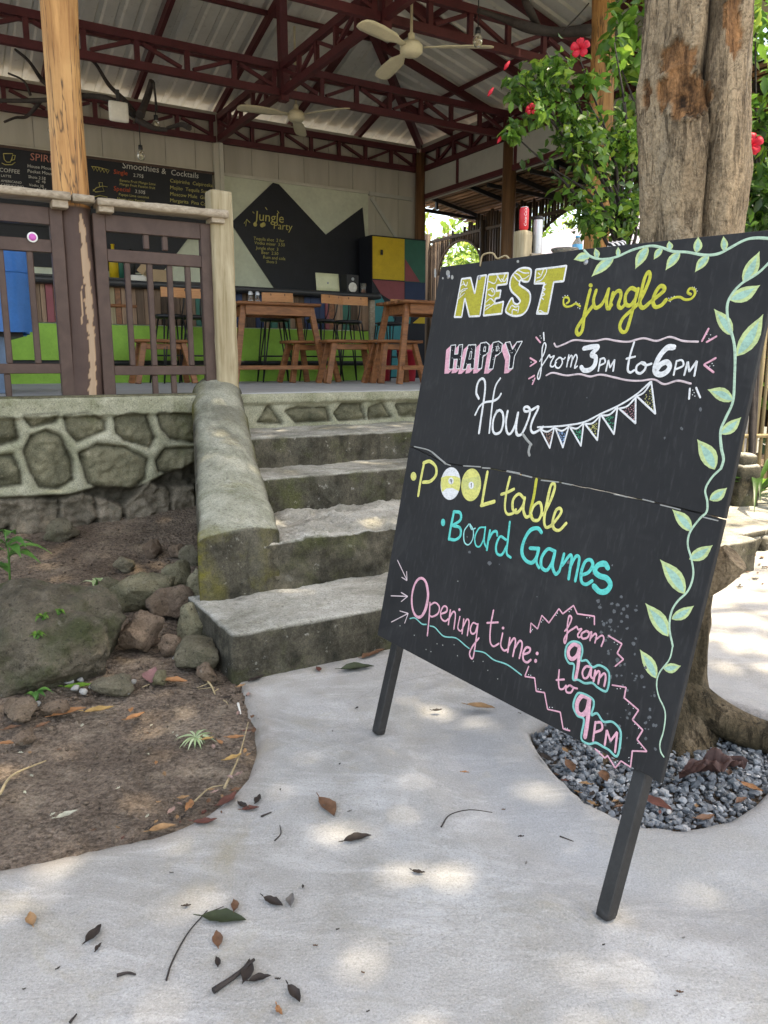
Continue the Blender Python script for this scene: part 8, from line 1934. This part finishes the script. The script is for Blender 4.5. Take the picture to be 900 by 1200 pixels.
'vine_drawing': '''
mint 6.5 s 6059,12426 6312,12245 6744,12124 7204,12142 7691,12273 8179,12316 8540,12244 8907,12111 9308,12054 9770,11944 10131,11936 10397,12040 10705,12173 10975,12194 11415,12124
mint 6.5 s 11468,11707 11207,11428 10872,11223 10677,10976 10642,10716 10771,10347 10970,9979 11078,9678 11177,9214 11269,8659 11187,8279 11132,7992 11240,7624 11347,7391 11336,7182
mint 5 s 11336,7182 11164,6951 11076,6670 11187,6419 11220,6194 11093,6017 10934,5695 10940,5403 11114,5090 11235,4768 11193,4407 10987,4089 10900,3807 10941,3459 11116,3102
mint 3.5 s 11116,3102 11106,2790 10934,2419 10922,2152 11042,1894 11279,1625 11343,1230 11323,900 11388,728 11486,652
leafedge 0 f 6312,12245 6204,12316 6085,12363 5979,12374 5892,12348 5826,12291 5782,12238 5739,12204 5806,12193 5892,12167 6004,12138 6110,12128 6203,12142 6275,12182
leafcore 0 f 6286,12246 6210,12283 6122,12307 6039,12312 5967,12296 5908,12264 5866,12234 5829,12213 5878,12211 5940,12202 6022,12192 6104,12190 6180,12197 6246,12216
leafedge 0 f 6577,12158 6620,12198 6637,12248 6625,12299 6583,12348 6517,12391 6460,12424 6420,12452 6424,12421 6417,12384 6413,12335 6426,12284 6458,12234 6510,12189
leafcore 0 f 6572,12171 6590,12202 6594,12241 6581,12282 6551,12321 6509,12357 6473,12383 6447,12406 6455,12382 6460,12353 6467,12314 6482,12274 6505,12234 6536,12198
leafedge 0 f 7132,12125 6975,12142 6817,12121 6689,12063 6602,11971 6555,11855 6530,11759 6498,11688 6580,11720 6692,11745 6833,11784 6959,11844 7057,11924 7121,12022
leafcore 0 f 7102,12109 6998,12104 6886,12075 6789,12026 6714,11957 6662,11877 6629,11811 6596,11760 6653,11791 6729,11822 6828,11864 6922,11917 7005,11977 7070,12044
leafedge 0 f 7239,12151 7283,12174 7310,12208 7314,12249 7295,12293 7256,12338 7221,12373 7198,12401 7193,12378 7178,12351 7161,12314 7157,12273 7169,12230 7197,12187
leafcore 0 f 7239,12162 7261,12182 7275,12211 7276,12244 7264,12279 7241,12314 7220,12340 7206,12362 7206,12342 7202,12320 7197,12289 7198,12256 7205,12222 7219,12188
leafedge 0 f 8147,12302 8020,12289 7912,12239 7845,12161 7826,12057 7849,11940 7878,11846 7890,11773 7934,11818 8005,11862 8091,11924 8156,12003 8190,12097 8190,12201
leafcore 0 f 8132,12281 8057,12257 7987,12208 7939,12143 7917,12065 7918,11979 7926,11912 7927,11858 7954,11898 7995,11941 8048,11999 8093,12065 8125,12138 8141,12213
leafedge 0 f 8578,12228 8499,12232 8430,12214 8386,12177 8368,12122 8376,12056 8389,12002 8392,11962 8421,11982 8467,12000 8523,12026 8567,12064 8593,12112 8599,12170
leafcore 0 f 8568,12218 8520,12211 8475,12191 8442,12159 8424,12118 8420,12072 8421,12034 8419,12005 8438,12024 8465,12044 8501,12071 8532,12104 8555,12141 8569,12181
leafedge 0 f 8798,12150 8847,12175 8875,12211 8875,12250 8847,12290 8796,12328 8751,12358 8721,12382 8717,12360 8703,12333 8688,12297 8688,12257 8706,12218 8744,12179
leafcore 0 f 8797,12160 8820,12181 8833,12210 8830,12241 8812,12273 8781,12304 8754,12327 8735,12346 8737,12328 8735,12306 8733,12276 8737,12245 8749,12213 8769,12183
leafedge 0 f 9110,12079 8998,12082 8896,12052 8825,11994 8793,11911 8794,11812 8804,11732 8803,11671 8849,11703 8917,11732 9002,11774 9071,11833 9115,11906 9131,11993
leafcore 0 f 9094,12063 9024,12052 8956,12019 8904,11970 8872,11908 8860,11838 8856,11781 8849,11737 8878,11767 8921,11798 8976,11840 9025,11890 9065,11947 9090,12007
leafedge 0 f 9549,12019 9621,12048 9668,12096 9680,12156 9654,12223 9599,12293 9547,12348 9514,12392 9503,12358 9476,12320 9445,12269 9434,12209 9447,12144 9486,12077
leafcore 0 f 9550,12035 9587,12063 9612,12104 9618,12152 9603,12205 9571,12259 9542,12300 9522,12334 9520,12305 9510,12272 9499,12228 9496,12179 9502,12127 9520,12077
leafedge 0 f 9909,11920 9809,11925 9719,11900 9655,11851 9624,11777 9623,11688 9631,11616 9629,11561 9670,11589 9731,11613 9807,11649 9869,11699 9910,11764 9926,11841
leafcore 0 f 9894,11906 9832,11897 9771,11870 9724,11827 9695,11772 9682,11709 9678,11659 9670,11619 9697,11645 9736,11672 9785,11709 9830,11752 9866,11802 9890,11856
leafedge 0 f 10259,11992 10307,12027 10333,12078 10331,12134 10300,12192 10247,12249 10199,12292 10167,12328 10165,12295 10152,12257 10139,12205 10141,12149 10162,12091 10202,12035
leafcore 0 f 10257,12006 10279,12036 10290,12077 10286,12122 10265,12168 10233,12213 10204,12247 10183,12275 10187,12248 10186,12217 10185,12175 10192,12130 10206,12084 10228,12040
leafedge 0 f 10887,11255 11014,11282 11119,11351 11181,11448 11196,11571 11171,11707 11139,11815 11125,11899 11083,11846 11015,11791 10931,11713 10868,11614 10836,11499 10840,11372
leafcore 0 f 10901,11282 10977,11317 11045,11381 11090,11462 11109,11556 11105,11657 11095,11736 11092,11798 11067,11751 11028,11698 10977,11626 10934,11544 10904,11454 10890,11362
leafedge 0 f 10659,10872 10808,10815 10961,10800 11087,10829 11179,10902 11238,11007 11273,11097 11311,11160 11235,11149 11132,11153 10997,11150 10871,11122 10764,11065 10687,10978
leafcore 0 f 10691,10881 10792,10861 10903,10864 11001,10891 11080,10943 11139,11012 11178,11070 11215,11113 11159,11096 11086,11084 10990,11066 10894,11037 10805,10995 10732,10942
leafedge 0 f 10905,10085 10909,10207 10867,10337 10787,10452 10670,10542 10528,10608 10411,10651 10322,10694 10368,10623 10408,10528 10468,10405 10551,10290 10657,10192 10781,10117
leafcore 0 f 10882,10113 10866,10197 10821,10293 10752,10382 10664,10458 10563,10519 10482,10561 10418,10599 10460,10547 10504,10479 10564,10390 10636,10302 10716,10221 10803,10153
leafedge 0 f 11124,9634 11294,9682 11440,9786 11534,9925 11570,10093 11557,10277 11531,10423 11525,10537 11464,10461 11368,10381 11248,10267 11152,10128 11093,9967 11080,9792
leafcore 0 f 11146,9672 11250,9728 11347,9821 11418,9936 11456,10067 11465,10204 11463,10311 11468,10397 11429,10330 11371,10255 11295,10153 11228,10036 11175,9911 11144,9782
leafedge 0 f 11274,8671 11213,8782 11119,8875 11009,8931 10889,8944 10766,8921 10671,8892 10594,8879 10660,8841 10735,8779 10837,8704 10949,8650 11065,8623 11180,8629
leafcore 0 f 11245,8683 11191,8748 11113,8808 11024,8848 10930,8865 10836,8861 10763,8851 10703,8849 10757,8826 10820,8791 10904,8746 10994,8709 11087,8683 11175,8672
leafedge 0 f 11152,7922 11268,7917 11377,7945 11458,8002 11506,8085 11524,8186 11529,8268 11542,8329 11491,8300 11418,8274 11324,8235 11242,8178 11181,8104 11148,8014
leafcore 0 f 11172,7938 11247,7949 11323,7981 11385,8029 11428,8092 11454,8163 11469,8220 11485,8265 11450,8236 11401,8207 11338,8166 11277,8116 11226,8059 11187,7997
leafedge 0 f 11199,7139 11225,7285 11198,7432 11122,7553 10997,7639 10837,7692 10704,7723 10604,7758 10646,7681 10678,7576 10728,7442 10808,7319 10919,7221 11056,7155
leafcore 0 f 11177,7168 11172,7266 11134,7371 11068,7465 10975,7539 10864,7593 10773,7628 10702,7663 10744,7608 10785,7535 10842,7441 10913,7349 10996,7267 11088,7202
leafedge 0 f 11230,6464 11333,6451 11430,6468 11502,6512 11545,6582 11561,6668 11565,6740 11576,6793 11531,6770 11465,6753 11382,6726 11310,6682 11256,6621 11226,6545
leafcore 0 f 11248,6477 11314,6481 11382,6503 11437,6541 11475,6593 11498,6653 11511,6703 11525,6740 11494,6718 11451,6695 11395,6664 11341,6625 11295,6579 11261,6527
leafedge 0 f 10962,5707 10950,5826 10896,5938 10809,6021 10692,6071 10555,6088 10444,6092 10358,6105 10408,6051 10457,5972 10526,5874 10616,5791 10724,5730 10846,5699
leafcore 0 f 10938,5727 10913,5803 10859,5880 10786,5944 10697,5988 10598,6014 10519,6028 10456,6044 10502,6007 10550,5957 10615,5891 10691,5829 10774,5777 10861,5740
leafedge 0 f 11057,5087 11183,5078 11307,5105 11403,5164 11467,5253 11500,5362 11516,5451 11538,5517 11479,5487 11395,5462 11287,5423 11190,5364 11113,5285 11064,5188
leafcore 0 f 11081,5104 11164,5113 11252,5145 11326,5196 11383,5263 11420,5340 11444,5402 11467,5449 11425,5420 11368,5389 11293,5347 11220,5295 11156,5235 11105,5168
leafedge 0 f 11134,4307 11124,4468 11057,4626 10942,4750 10783,4831 10596,4872 10442,4891 10323,4919 10390,4839 10453,4726 10544,4584 10664,4460 10810,4365 10975,4309
leafcore 0 f 11102,4336 11072,4442 11003,4553 10907,4647 10786,4718 10651,4766 10543,4795 10457,4824 10517,4769 10581,4693 10668,4596 10769,4503 10881,4423 10998,4363
leafedge 0 f 10945,3676 11061,3680 11177,3717 11270,3781 11334,3870 11370,3974 11390,4058 11414,4121 11357,4088 11278,4056 11177,4010 11084,3946 11008,3865 10957,3770
leafcore 0 f 10968,3695 11045,3711 11128,3749 11200,3803 11256,3871 11295,3946 11320,4005 11344,4052 11304,4020 11249,3986 11178,3940 11108,3885 11045,3823 10994,3756
leafedge 0 f 10957,3273 10950,3429 10887,3579 10778,3696 10626,3769 10445,3803 10297,3817 10183,3840 10246,3765 10305,3658 10391,3523 10504,3407 10644,3320 10803,3270
leafcore 0 f 10927,3301 10899,3401 10834,3507 10742,3595 10626,3660 10497,3702 10393,3726 10310,3753 10368,3701 10428,3630 10511,3538 10607,3452 10714,3378 10826,3323
leafedge 0 f 11004,2538 11083,2500 11169,2490 11247,2511 11310,2563 11358,2637 11390,2700 11420,2745 11374,2737 11314,2738 11235,2734 11158,2714 11089,2673 11033,2612
leafcore 0 f 11024,2545 11079,2531 11144,2534 11204,2554 11257,2591 11300,2640 11331,2681 11357,2711 11323,2699 11279,2690 11220,2676 11160,2655 11104,2625 11055,2587
leafedge 0 f 10883,2260 10888,2390 10847,2517 10767,2617 10649,2683 10507,2717 10389,2733 10300,2757 10345,2692 10385,2602 10444,2489 10527,2388 10634,2311 10758,2264
leafcore 0 f 10861,2284 10845,2369 10799,2459 10731,2535 10643,2593 10541,2632 10459,2656 10395,2680 10438,2635 10481,2575 10541,2497 10613,2422 10694,2357 10780,2306
''',
'seam_wear': '''
smear 4 s 153,6482 851,6461 1178,6403
smear 6 s 1178,6403 1631,6238 1960,6124
smear 4 s 1960,6124 2228,6097
smear 4 s 2845,6163 3627,6233
smear 4 s 3718,6216 4052,6242
smear 6 s 4786,6254 5296,6251
smear 4 s 5416,6229 5795,6217
smear 4 s 6169,6185 6792,6222
smear 4 s 6928,6221 7251,6217
smear 3 s 8673,6190 9078,6183
smear 3 s 9526,6201 9844,6185
smear 3 s 10035,6154 10573,6132
smear 3 s 11151,6069 11531,6055
smear 0 g 350,12264 340,12194 271,12169 183,12205 129,12281 139,12351 209,12375 296,12339
smear 0 g 584,12107 579,12053 535,12034 477,12060 439,12118 443,12173 488,12192 546,12165
smear 0 g 59,12118 54,12090 24,12081 -13,12095 -35,12125 -30,12152 0,12161 37,12147
smear 0 g -411,12322 -390,12200 -416,12152 -472,12206 -527,12331 -548,12454 -522,12502 -466,12448
smear 0 g 3585,12351 3577,12321 3539,12311 3493,12328 3467,12362 3475,12393 3513,12403 3559,12385
faint 0 f 9360,2123 9353,2101 9340,2097 9324,2103 9321,2115 9331,2124 9346,2126
faint 0 f 9209,3034 9201,2977 9166,2968 9124,2984 9113,3030 9136,3066 9194,3070
faint 0 f 8906,3542 8907,3500 8852,3462 8813,3497 8782,3524 8827,3554 8879,3582
faint 0 f 10223,2617 10224,2593 10203,2569 10172,2584 10172,2611 10187,2632 10209,2636
faint 0 f 9519,2397 9515,2353 9474,2347 9430,2350 9445,2398 9463,2413 9504,2422
faint 0 f 9398,3025 9382,3005 9367,2986 9343,2992 9333,3020 9351,3029 9373,3033
faint 0 f 9426,2815 9414,2768 9391,2750 9366,2770 9331,2811 9368,2827 9417,2843
faint 0 f 9035,2636 9023,2605 8998,2602 8974,2600 8960,2627 8986,2649 9013,2649
faint 0 f 9324,3582 9297,3546 9269,3540 9223,3532 9227,3576 9257,3595 9291,3612
faint 0 f 9541,3814 9532,3772 9490,3771 9459,3770 9453,3812 9471,3832 9507,3845
faint 0 f 9815,3404 9829,3363 9778,3357 9737,3356 9723,3404 9752,3442 9803,3432
faint 0 f 9450,2965 9428,2927 9406,2921 9386,2927 9375,2955 9387,2979 9415,2990
faint 0 f 9398,3170 9372,3112 9334,3087 9294,3112 9267,3151 9303,3204 9366,3214
faint 0 f 9762,3656 9750,3616 9719,3596 9699,3621 9670,3648 9706,3662 9741,3687
faint 0 f 9702,3252 9683,3216 9644,3196 9611,3205 9608,3247 9627,3261 9660,3272
faint 0 f 9543,2495 9541,2479 9529,2480 9515,2477 9508,2491 9521,2508 9539,2506
faint 0 f 9830,2329 9796,2280 9764,2244 9732,2266 9700,2309 9731,2364 9781,2366
faint 0 f 10157,2847 10156,2807 10109,2775 10063,2802 10042,2832 10078,2872 10141,2875
faint 0 f 9204,2827 9174,2786 9148,2771 9093,2776 9092,2813 9126,2852 9160,2838
faint 0 f 9504,3600 9505,3573 9444,3552 9407,3547 9382,3585 9424,3633 9479,3622
faint 0 f 9128,3083 9124,3059 9103,3057 9076,3052 9079,3075 9092,3095 9113,3100
faint 0 f 9363,2669 9344,2635 9302,2613 9257,2616 9255,2653 9286,2681 9328,2698
faint 0 f 9397,2759 9393,2730 9364,2728 9330,2729 9325,2753 9351,2778 9374,2784
faint 0 f 8964,3469 8958,3452 8946,3448 8934,3454 8936,3469 8939,3480 8952,3480
faint 0 f 9065,1990 9066,1975 9047,1962 9034,1974 9034,1987 9038,1998 9054,2000
faint 0 f 9634,3424 9627,3391 9598,3383 9572,3386 9567,3422 9583,3445 9614,3454
faint 0 f 9684,3546 9675,3509 9629,3494 9588,3506 9590,3539 9607,3574 9659,3584
faint 0 f 10171,2976 10170,2945 10135,2937 10113,2939 10097,2964 10117,2995 10148,2995
faint 0 f 9999,3716 9997,3700 9973,3694 9960,3693 9951,3711 9965,3726 9984,3733
faint 0 f 10035,3627 10012,3592 9979,3568 9939,3587 9921,3609 9961,3636 10002,3639
faint 0 f 9268,3091 9264,3066 9243,3050 9212,3064 9215,3088 9228,3104 9255,3110
faint 0 f 9552,2966 9550,2949 9528,2921 9500,2935 9485,2960 9508,2990 9539,2983
faint 0 f 9008,3406 8986,3359 8942,3351 8892,3353 8889,3394 8922,3433 8960,3428
faint 0 f 9765,2827 9761,2812 9747,2797 9723,2804 9718,2818 9738,2834 9758,2844
faint 0 f 9610,3094 9604,3071 9583,3068 9555,3070 9565,3091 9574,3109 9600,3113
faint 0 f 9887,3133 9872,3106 9848,3091 9816,3092 9799,3118 9832,3139 9872,3171
faint 0 f 9487,2448 9485,2426 9455,2395 9422,2408 9422,2445 9440,2455 9461,2474
faint 0 f 9350,3020 9352,3005 9331,2995 9305,2992 9306,3014 9320,3037 9346,3037
faint 0 f 10011,2289 10019,2259 9978,2253 9965,2252 9955,2282 9965,2307 10008,2326
faint 0 f 9674,3256 9668,3243 9653,3234 9640,3241 9640,3252 9646,3260 9662,3269
faint 0 f 10926,1540 10939,1505 10894,1483 10867,1505 10861,1536 10877,1564 10920,1564
faint 0 f 10075,386 10086,356 10052,347 10016,342 10016,382 10033,414 10061,407
faint 0 f 11172,1262 11156,1216 11125,1189 11082,1214 11087,1250 11110,1260 11139,1285
faint 0 f 11271,750 11266,716 11235,696 11214,712 11200,740 11219,758 11249,762
faint 0 f 10250,1733 10240,1698 10195,1686 10169,1687 10148,1712 10181,1752 10225,1764
faint 0 f 10904,1210 10889,1177 10861,1151 10815,1159 10822,1191 10845,1212 10879,1243
faint 0 f 10878,1841 10868,1828 10856,1816 10843,1819 10835,1830 10851,1841 10868,1846
faint 0 f 10924,1336 10918,1307 10898,1290 10883,1309 10872,1330 10884,1361 10918,1359
faint 0 f 10959,1297 10957,1277 10943,1271 10931,1277 10926,1294 10936,1301 10951,1303
faint 0 f 10273,792 10274,764 10244,764 10225,756 10215,777 10233,812 10252,808
faint 0 f 10380,2025 10358,2003 10341,1993 10309,1991 10315,2017 10331,2029 10351,2032
faint 0 f 10303,571 10296,538 10275,526 10252,538 10238,555 10259,581 10287,579
faint 0 f 10180,1528 10180,1513 10158,1491 10131,1494 10137,1519 10143,1535 10169,1542
faint 0 f 9832,998 9828,972 9806,970 9787,971 9777,984 9795,1002 9818,1007
faint 0 f 9712,1876 9719,1825 9677,1809 9622,1825 9613,1871 9655,1887 9698,1921
faint 0 f 10495,671 10485,653 10472,628 10456,639 10448,661 10463,672 10481,692
faint 0 f 10400,2144 10407,2119 10373,2102 10346,2114 10329,2133 10359,2160 10382,2166
faint 0 f 10581,1172 10560,1139 10540,1131 10513,1131 10510,1157 10528,1179 10562,1180
faint 0 f 10402,1117 10403,1080 10371,1079 10340,1079 10323,1110 10352,1140 10393,1133
faint 0 f 10308,1275 10303,1258 10288,1236 10274,1252 10253,1264 10276,1283 10300,1285
faint 0 f 11100,1236 11099,1200 11067,1173 11046,1186 11033,1223 11050,1256 11078,1269
faint 0 f 10004,2010 9987,1981 9970,1971 9943,1980 9939,2000 9957,2016 9978,2025
faint 0 f 11284,740 11278,708 11255,692 11224,700 11219,723 11242,745 11267,751
faint 0 f 9921,2239 9891,2197 9869,2179 9848,2190 9827,2219 9850,2247 9885,2255
faint 0 f 10925,1950 10922,1934 10910,1932 10903,1934 10893,1947 10905,1954 10917,1959
faint 0 f 10564,2181 10552,2152 10511,2112 10481,2137 10461,2170 10489,2220 10537,2210
faint 0 f 10965,1882 10964,1841 10932,1836 10911,1847 10903,1880 10909,1913 10952,1904
faint 0 f 10384,2074 10388,2057 10363,2041 10333,2041 10330,2068 10352,2092 10382,2093
faint 0 f 9568,1448 9563,1433 9554,1431 9546,1434 9539,1444 9550,1451 9558,1453
faint 0 f 10995,862 10981,825 10951,808 10923,817 10914,844 10934,889 10972,888
faint 0 f 10991,1090 10984,1067 10964,1061 10952,1064 10950,1084 10958,1094 10977,1106
faint 0 f 9878,1970 9864,1923 9840,1907 9808,1932 9798,1953 9817,1977 9849,1986
faint 0 f 10594,2408 10600,2386 10562,2364 10522,2368 10523,2407 10537,2441 10572,2436
faint 0 f 10251,861 10241,817 10205,791 10177,805 10161,837 10183,881 10212,877
faint 0 f 9839,721 9851,687 9802,667 9756,665 9769,709 9787,756 9823,754
faint 0 f 10665,1974 10657,1944 10623,1934 10603,1932 10587,1956 10607,1974 10641,1994
faint 0 f 10975,1378 10981,1349 10939,1323 10910,1336 10891,1370 10927,1391 10954,1394
faint 0 f 10432,1239 10431,1201 10404,1189 10364,1189 10364,1222 10386,1265 10425,1276
faint 0 f 10269,2153 10263,2136 10246,2123 10227,2130 10220,2146 10236,2172 10254,2162
faint 0 f 9973,537 9974,490 9924,465 9882,486 9885,529 9901,569 9939,569
faint 0 f 10911,1074 10905,1046 10879,1046 10862,1045 10858,1060 10870,1072 10891,1082
faint 0 f 10203,1051 10200,1038 10186,1037 10179,1037 10175,1044 10182,1055 10196,1055
faint 0 f 10084,1800 10085,1788 10061,1758 10040,1768 10024,1794 10041,1819 10078,1815
faint 0 f 9715,2128 9708,2119 9701,2111 9685,2115 9686,2124 9696,2130 9707,2137
faint 0 f 10397,378 10382,351 10360,336 10330,337 10333,361 10346,394 10374,394
faint 0 f 8577,4150 8568,4115 8536,4117 8513,4118 8503,4143 8520,4162 8549,4157
faint 0 f 9437,3427 9434,3385 9381,3355 9344,3378 9336,3416 9353,3462 9414,3447
faint 0 f 6875,3096 6874,3077 6861,3072 6840,3080 6835,3092 6851,3107 6864,3108
faint 0 f 4898,3569 4880,3521 4812,3469 4717,3511 4722,3560 4770,3600 4832,3598
faint 0 f 5228,3607 5230,3588 5208,3585 5188,3586 5190,3608 5194,3627 5224,3616
faint 0 f 7739,4258 7727,4210 7686,4193 7624,4198 7641,4259 7666,4276 7707,4295
faint 0 f 6093,4411 6084,4392 6071,4384 6048,4391 6056,4412 6064,4415 6081,4419
faint 0 f 9078,4485 9068,4459 9052,4452 9026,4460 9034,4487 9039,4502 9063,4506
faint 0 f 3920,3676 3926,3633 3845,3625 3806,3626 3806,3677 3827,3693 3894,3711
faint 0 f 3666,4093 3659,4066 3637,4056 3607,4073 3606,4089 3616,4108 3646,4104
faint 0 f 10574,8430 10564,8386 10536,8375 10499,8414 10493,8439 10514,8480 10548,8467
faint 0 f 7202,8514 7202,8501 7182,8500 7164,8508 7168,8518 7173,8535 7191,8524
faint 0 f 8811,8654 8808,8634 8777,8634 8756,8636 8749,8658 8766,8682 8784,8680
faint 0 f 10205,7959 10198,7922 10165,7923 10136,7935 10112,7968 10142,8005 10177,7981
faint 0 f 9792,7707 9789,7691 9768,7666 9741,7692 9735,7718 9752,7731 9785,7729
''',
}
SEAM = [(-118, 6473), (1960, 6124), (3884, 6238), (5184, 6236), (7263, 6219), (8668, 6211), (11641, 6037)]
# ------------------------------------------------------------------ the chalkboard sign
O_ = Vector((-0.02249346, 2.5481202, 0.34683588)); HX = Vector((0.55446073, -0.83200166, -0.01861539)).normalized(); WY = Vector((0.17903305, 0.09740624, 0.97900929)).normalized(); NX = HX.cross(WY).normalized()
if NX.dot(C0-O_) < 0: NX = -NX
SW, SH = 1.165, 1.245
sign = thing('chalkboard_sign', 'big black leaning chalkboard sign with colourful hand lettering on two short legs', 'sign', (O_.x+HX.x*.55, O_.y+HX.y*.55, 0))
def BP(x, y, z=0.): return O_+HX*x+WY*y+NX*z
sm = [(a/1e4, b/1e4) for a, b in SEAM]; sm[0] = (-.012, sm[0][1]); sm = [sm[0]]+sm[1:-1]+[(SW, sm[-1][1]+.008)]
rag = []
for (a, b), (c, d) in zip(sm, sm[1:]):
    for k in range(8): t = k/8; rag.append((a+(c-a)*t, b+(d-b)*t+.0022*noise.noise((a*30+t*40, b*9, 1))))
rag.append(sm[-1])
TH = .014
up = [(x, y+.0012) for x, y in rag]+[(SW-.006, SH-.012), (SW*.5, SH+.002), (-.022, SH+.006)]
lo = [(.002, -.012), (.3, -.009), (.7, -.003), (SW-.045, .008), (SW-.012, .004)]+[(x, y-.0012) for x, y in rag[::-1]]
for nm, poly in (('upper_board', up), ('lower_board', lo)):
    mb = MB(); mb.prism(poly, TH, O_, HX, WY, NX); mb.build(nm, 'board', sign, .0015)
mb = MB(); [mb.beam(BP(x0, y0, -.034), BP(x1, y1, -.034), .035, .038, NX) for x0, y0, x1, y1 in ((.0+.02, .10, .02, 1.2), (SW-.08, .1, SW-.08, 1.2), (.05, 1.17, SW-.1, 1.17), (.05, .6, SW-.1, .6), (.05, .06, SW-.1, .06))]; mb.build('back_frame', 'board_edge', sign)
for px, py, xt in ((443, 860, .055), (709, 1076, 1.075)):
    f = at_z(px, py, .004); top = BP(xt, .14, -.062); d = (top-f).normalized(); mb = MB(); mb.beam(f+d*.012, top, .036, .034, NX); mb.rbox(f+d*.016, (.03, .038, .036), Matrix((d, NX.cross(d), NX)).transposed(), .004, .02); mb.build('leg', 'sign_leg', sign, .003)
for x, y in ((.03, 1.215), (.19, 1.2), (.62, 1.21)):
    mb = MB(); mb.lathe([(.0, .0022), (.006, .0018), (.008, 0)], BP(x, y, 0), 12, (HX, WY, NX)); mb.build('screw', 'grey_steel', sign)
mb = MB(); mb.tube(bez([BP(.185, 1.235, .002), BP(.19, 1.268, .004), BP(.23, 1.272, 0), BP(.25, 1.255, -.006), BP(.28, 1.262, -.01), BP(.30, 1.25, -.012)], 5), .0028, 6); mb.build('hanging_wire', 'stick', sign)
def cr2(p, closed, n):
    if len(p) < 3: return p
    q = ([p[-1]]+p+[p[0], p[1]]) if closed else ([(2*p[0][0]-p[1][0], 2*p[0][1]-p[1][1])]+p+[(2*p[-1][0]-p[-2][0], 2*p[-1][1]-p[-2][1])]); out = []
    for i in range(1, len(q)-2):
        a, b, c, d = q[i-1:i+3]
        for k in range(n):
            t = k/n; out.append(tuple(.5*((2*b[j])+(c[j]-a[j])*t+(2*a[j]-5*b[j]+4*c[j]-d[j])*t*t+(3*b[j]-a[j]-3*c[j]+d[j])*t**3) for j in (0, 1)))
    if not closed: out.append(q[-2])
    return out
def ribbon(mb, p, wd, closed, zoff, rnd):
    "a brush stroke lying on the board: thin raised band with uneven width and round ends"
    m = len(p); rows = []; acc = 0
    for i in range(m):
        a = p[(i-1) % m] if closed or i else p[0]; b = p[(i+1) % m] if closed or i < m-1 else p[-1]
        dx, dy = b[0]-a[0], b[1]-a[1]; L = math.hypot(dx, dy) or 1e-9; nx, ny = -dy/L, dx/L
        w_ = wd*.5*(1+.16*noise.noise((p[i][0]*45+rnd, p[i][1]*45, rnd))); rows.append((p[i], nx*w_, ny*w_, dx/L*w_, dy/L*w_))
    vs = []
    def ring(c, nx, ny, k=1.): vs.extend([BP(c[0]+nx*k, c[1]+ny*k, .0002+zoff), BP(c[0]+nx*.55*k, c[1]+ny*.55*k, .0009+zoff), BP(c[0]-nx*.55*k, c[1]-ny*.55*k, .0009+zoff), BP(c[0]-nx*k, c[1]-ny*k, .0002+zoff)])
    if not closed:
        c, nx, ny, tx, ty = rows[0]
        for f in (.97, .7): ring((c[0]-tx*f, c[1]-ty*f), nx, ny, math.sqrt(1-f*f))
    for c, nx, ny, tx, ty in rows: ring(c, nx, ny)
    if not closed:
        c, nx, ny, tx, ty = rows[-1]
        for f in (.7, .97): ring((c[0]+tx*f, c[1]+ty*f), nx, ny, math.sqrt(1-f*f))
    n = len(vs)//4; fs = [(i*4+j, i*4+j+1, ((i+1) % n)*4+j+1, ((i+1) % n)*4+j) for i in range(n if closed else n-1) for j in range(3)]
    mb.add(vs, fs, True)
LABEL = dict(title_lettering='yellow block lettering NEST with white outlines', happy_lettering='white outlined HAPPY with pink drop shadow', vine_drawing='painted green vine with leaves along the top and right edges', bunting_drawing='string of seven painted pennants')
for part, body in LETTERS.items():
    groups = {}; zi = {}
    for li, line in enumerate(body.strip().split('\n')):
        f = line.split(); col, wd, kd = f[0], float(f[1])/1000, f[2]; p = [tuple(int(x)/1e4 for x in q.split(',')) for q in f[3:]]; mb = groups.setdefault(col, MB()); z = li*.0000045
        if kd in 'fg':
            if kd == 'g' and len(p) > 8: p = cr2(p, True, 4)
            dz = {'leafcore': .0005, 'lemon2': .0004, 'dark': .0004, 'lemon': .00025}.get(col, .0002)+z
            if col == 'white' and part == 'pool_table_lettering': dz = .0001+z if abs(max(q[0] for q in p)-min(q[0] for q in p)) > .03 else .0007+z
            if part == 'happy_lettering': dz = {'pink': .0002, 'dark': .0006, 'white': .001}[col]+z
            mb.add([BP(x, y, dz) for x, y in p], [tuple(range(len(p)))])
        else:
            cl = kd in 'cq'
            if kd in 'sc': p = cr2(p, cl, 6)
            else:
                q = []
                m = len(p)
                for i in range(m if cl else m-1):
                    a, b = p[i], p[(i+1) % m]; q += [(a[0]+(b[0]-a[0])*t, a[1]+(b[1]-a[1])*t) for t in (0.02, .1, .25, .5, .75, .9, .98)]
                p = q if cl else [p[0]]+q[1:-1]+[p[-1]]
            ribbon(mb, p, wd, cl, z+(.0006 if part == 'happy_lettering' else .0002), li*1.7)
    # one mesh for the line, one material slot per chalk colour
    cols = list(groups); me = MB(); mi = []
    for k, c in enumerate(cols): me.add(groups[c].v, groups[c].f, True); me.sm[-len(groups[c].f):] = groups[c].sm; mi += [k]*len(groups[c].f)
    o = me.build(part, ['chalk_'+c for c in cols], sign); o.data.polygons.foreach_set('material_index', mi)
    if part in LABEL: o['label'] = LABEL[part]
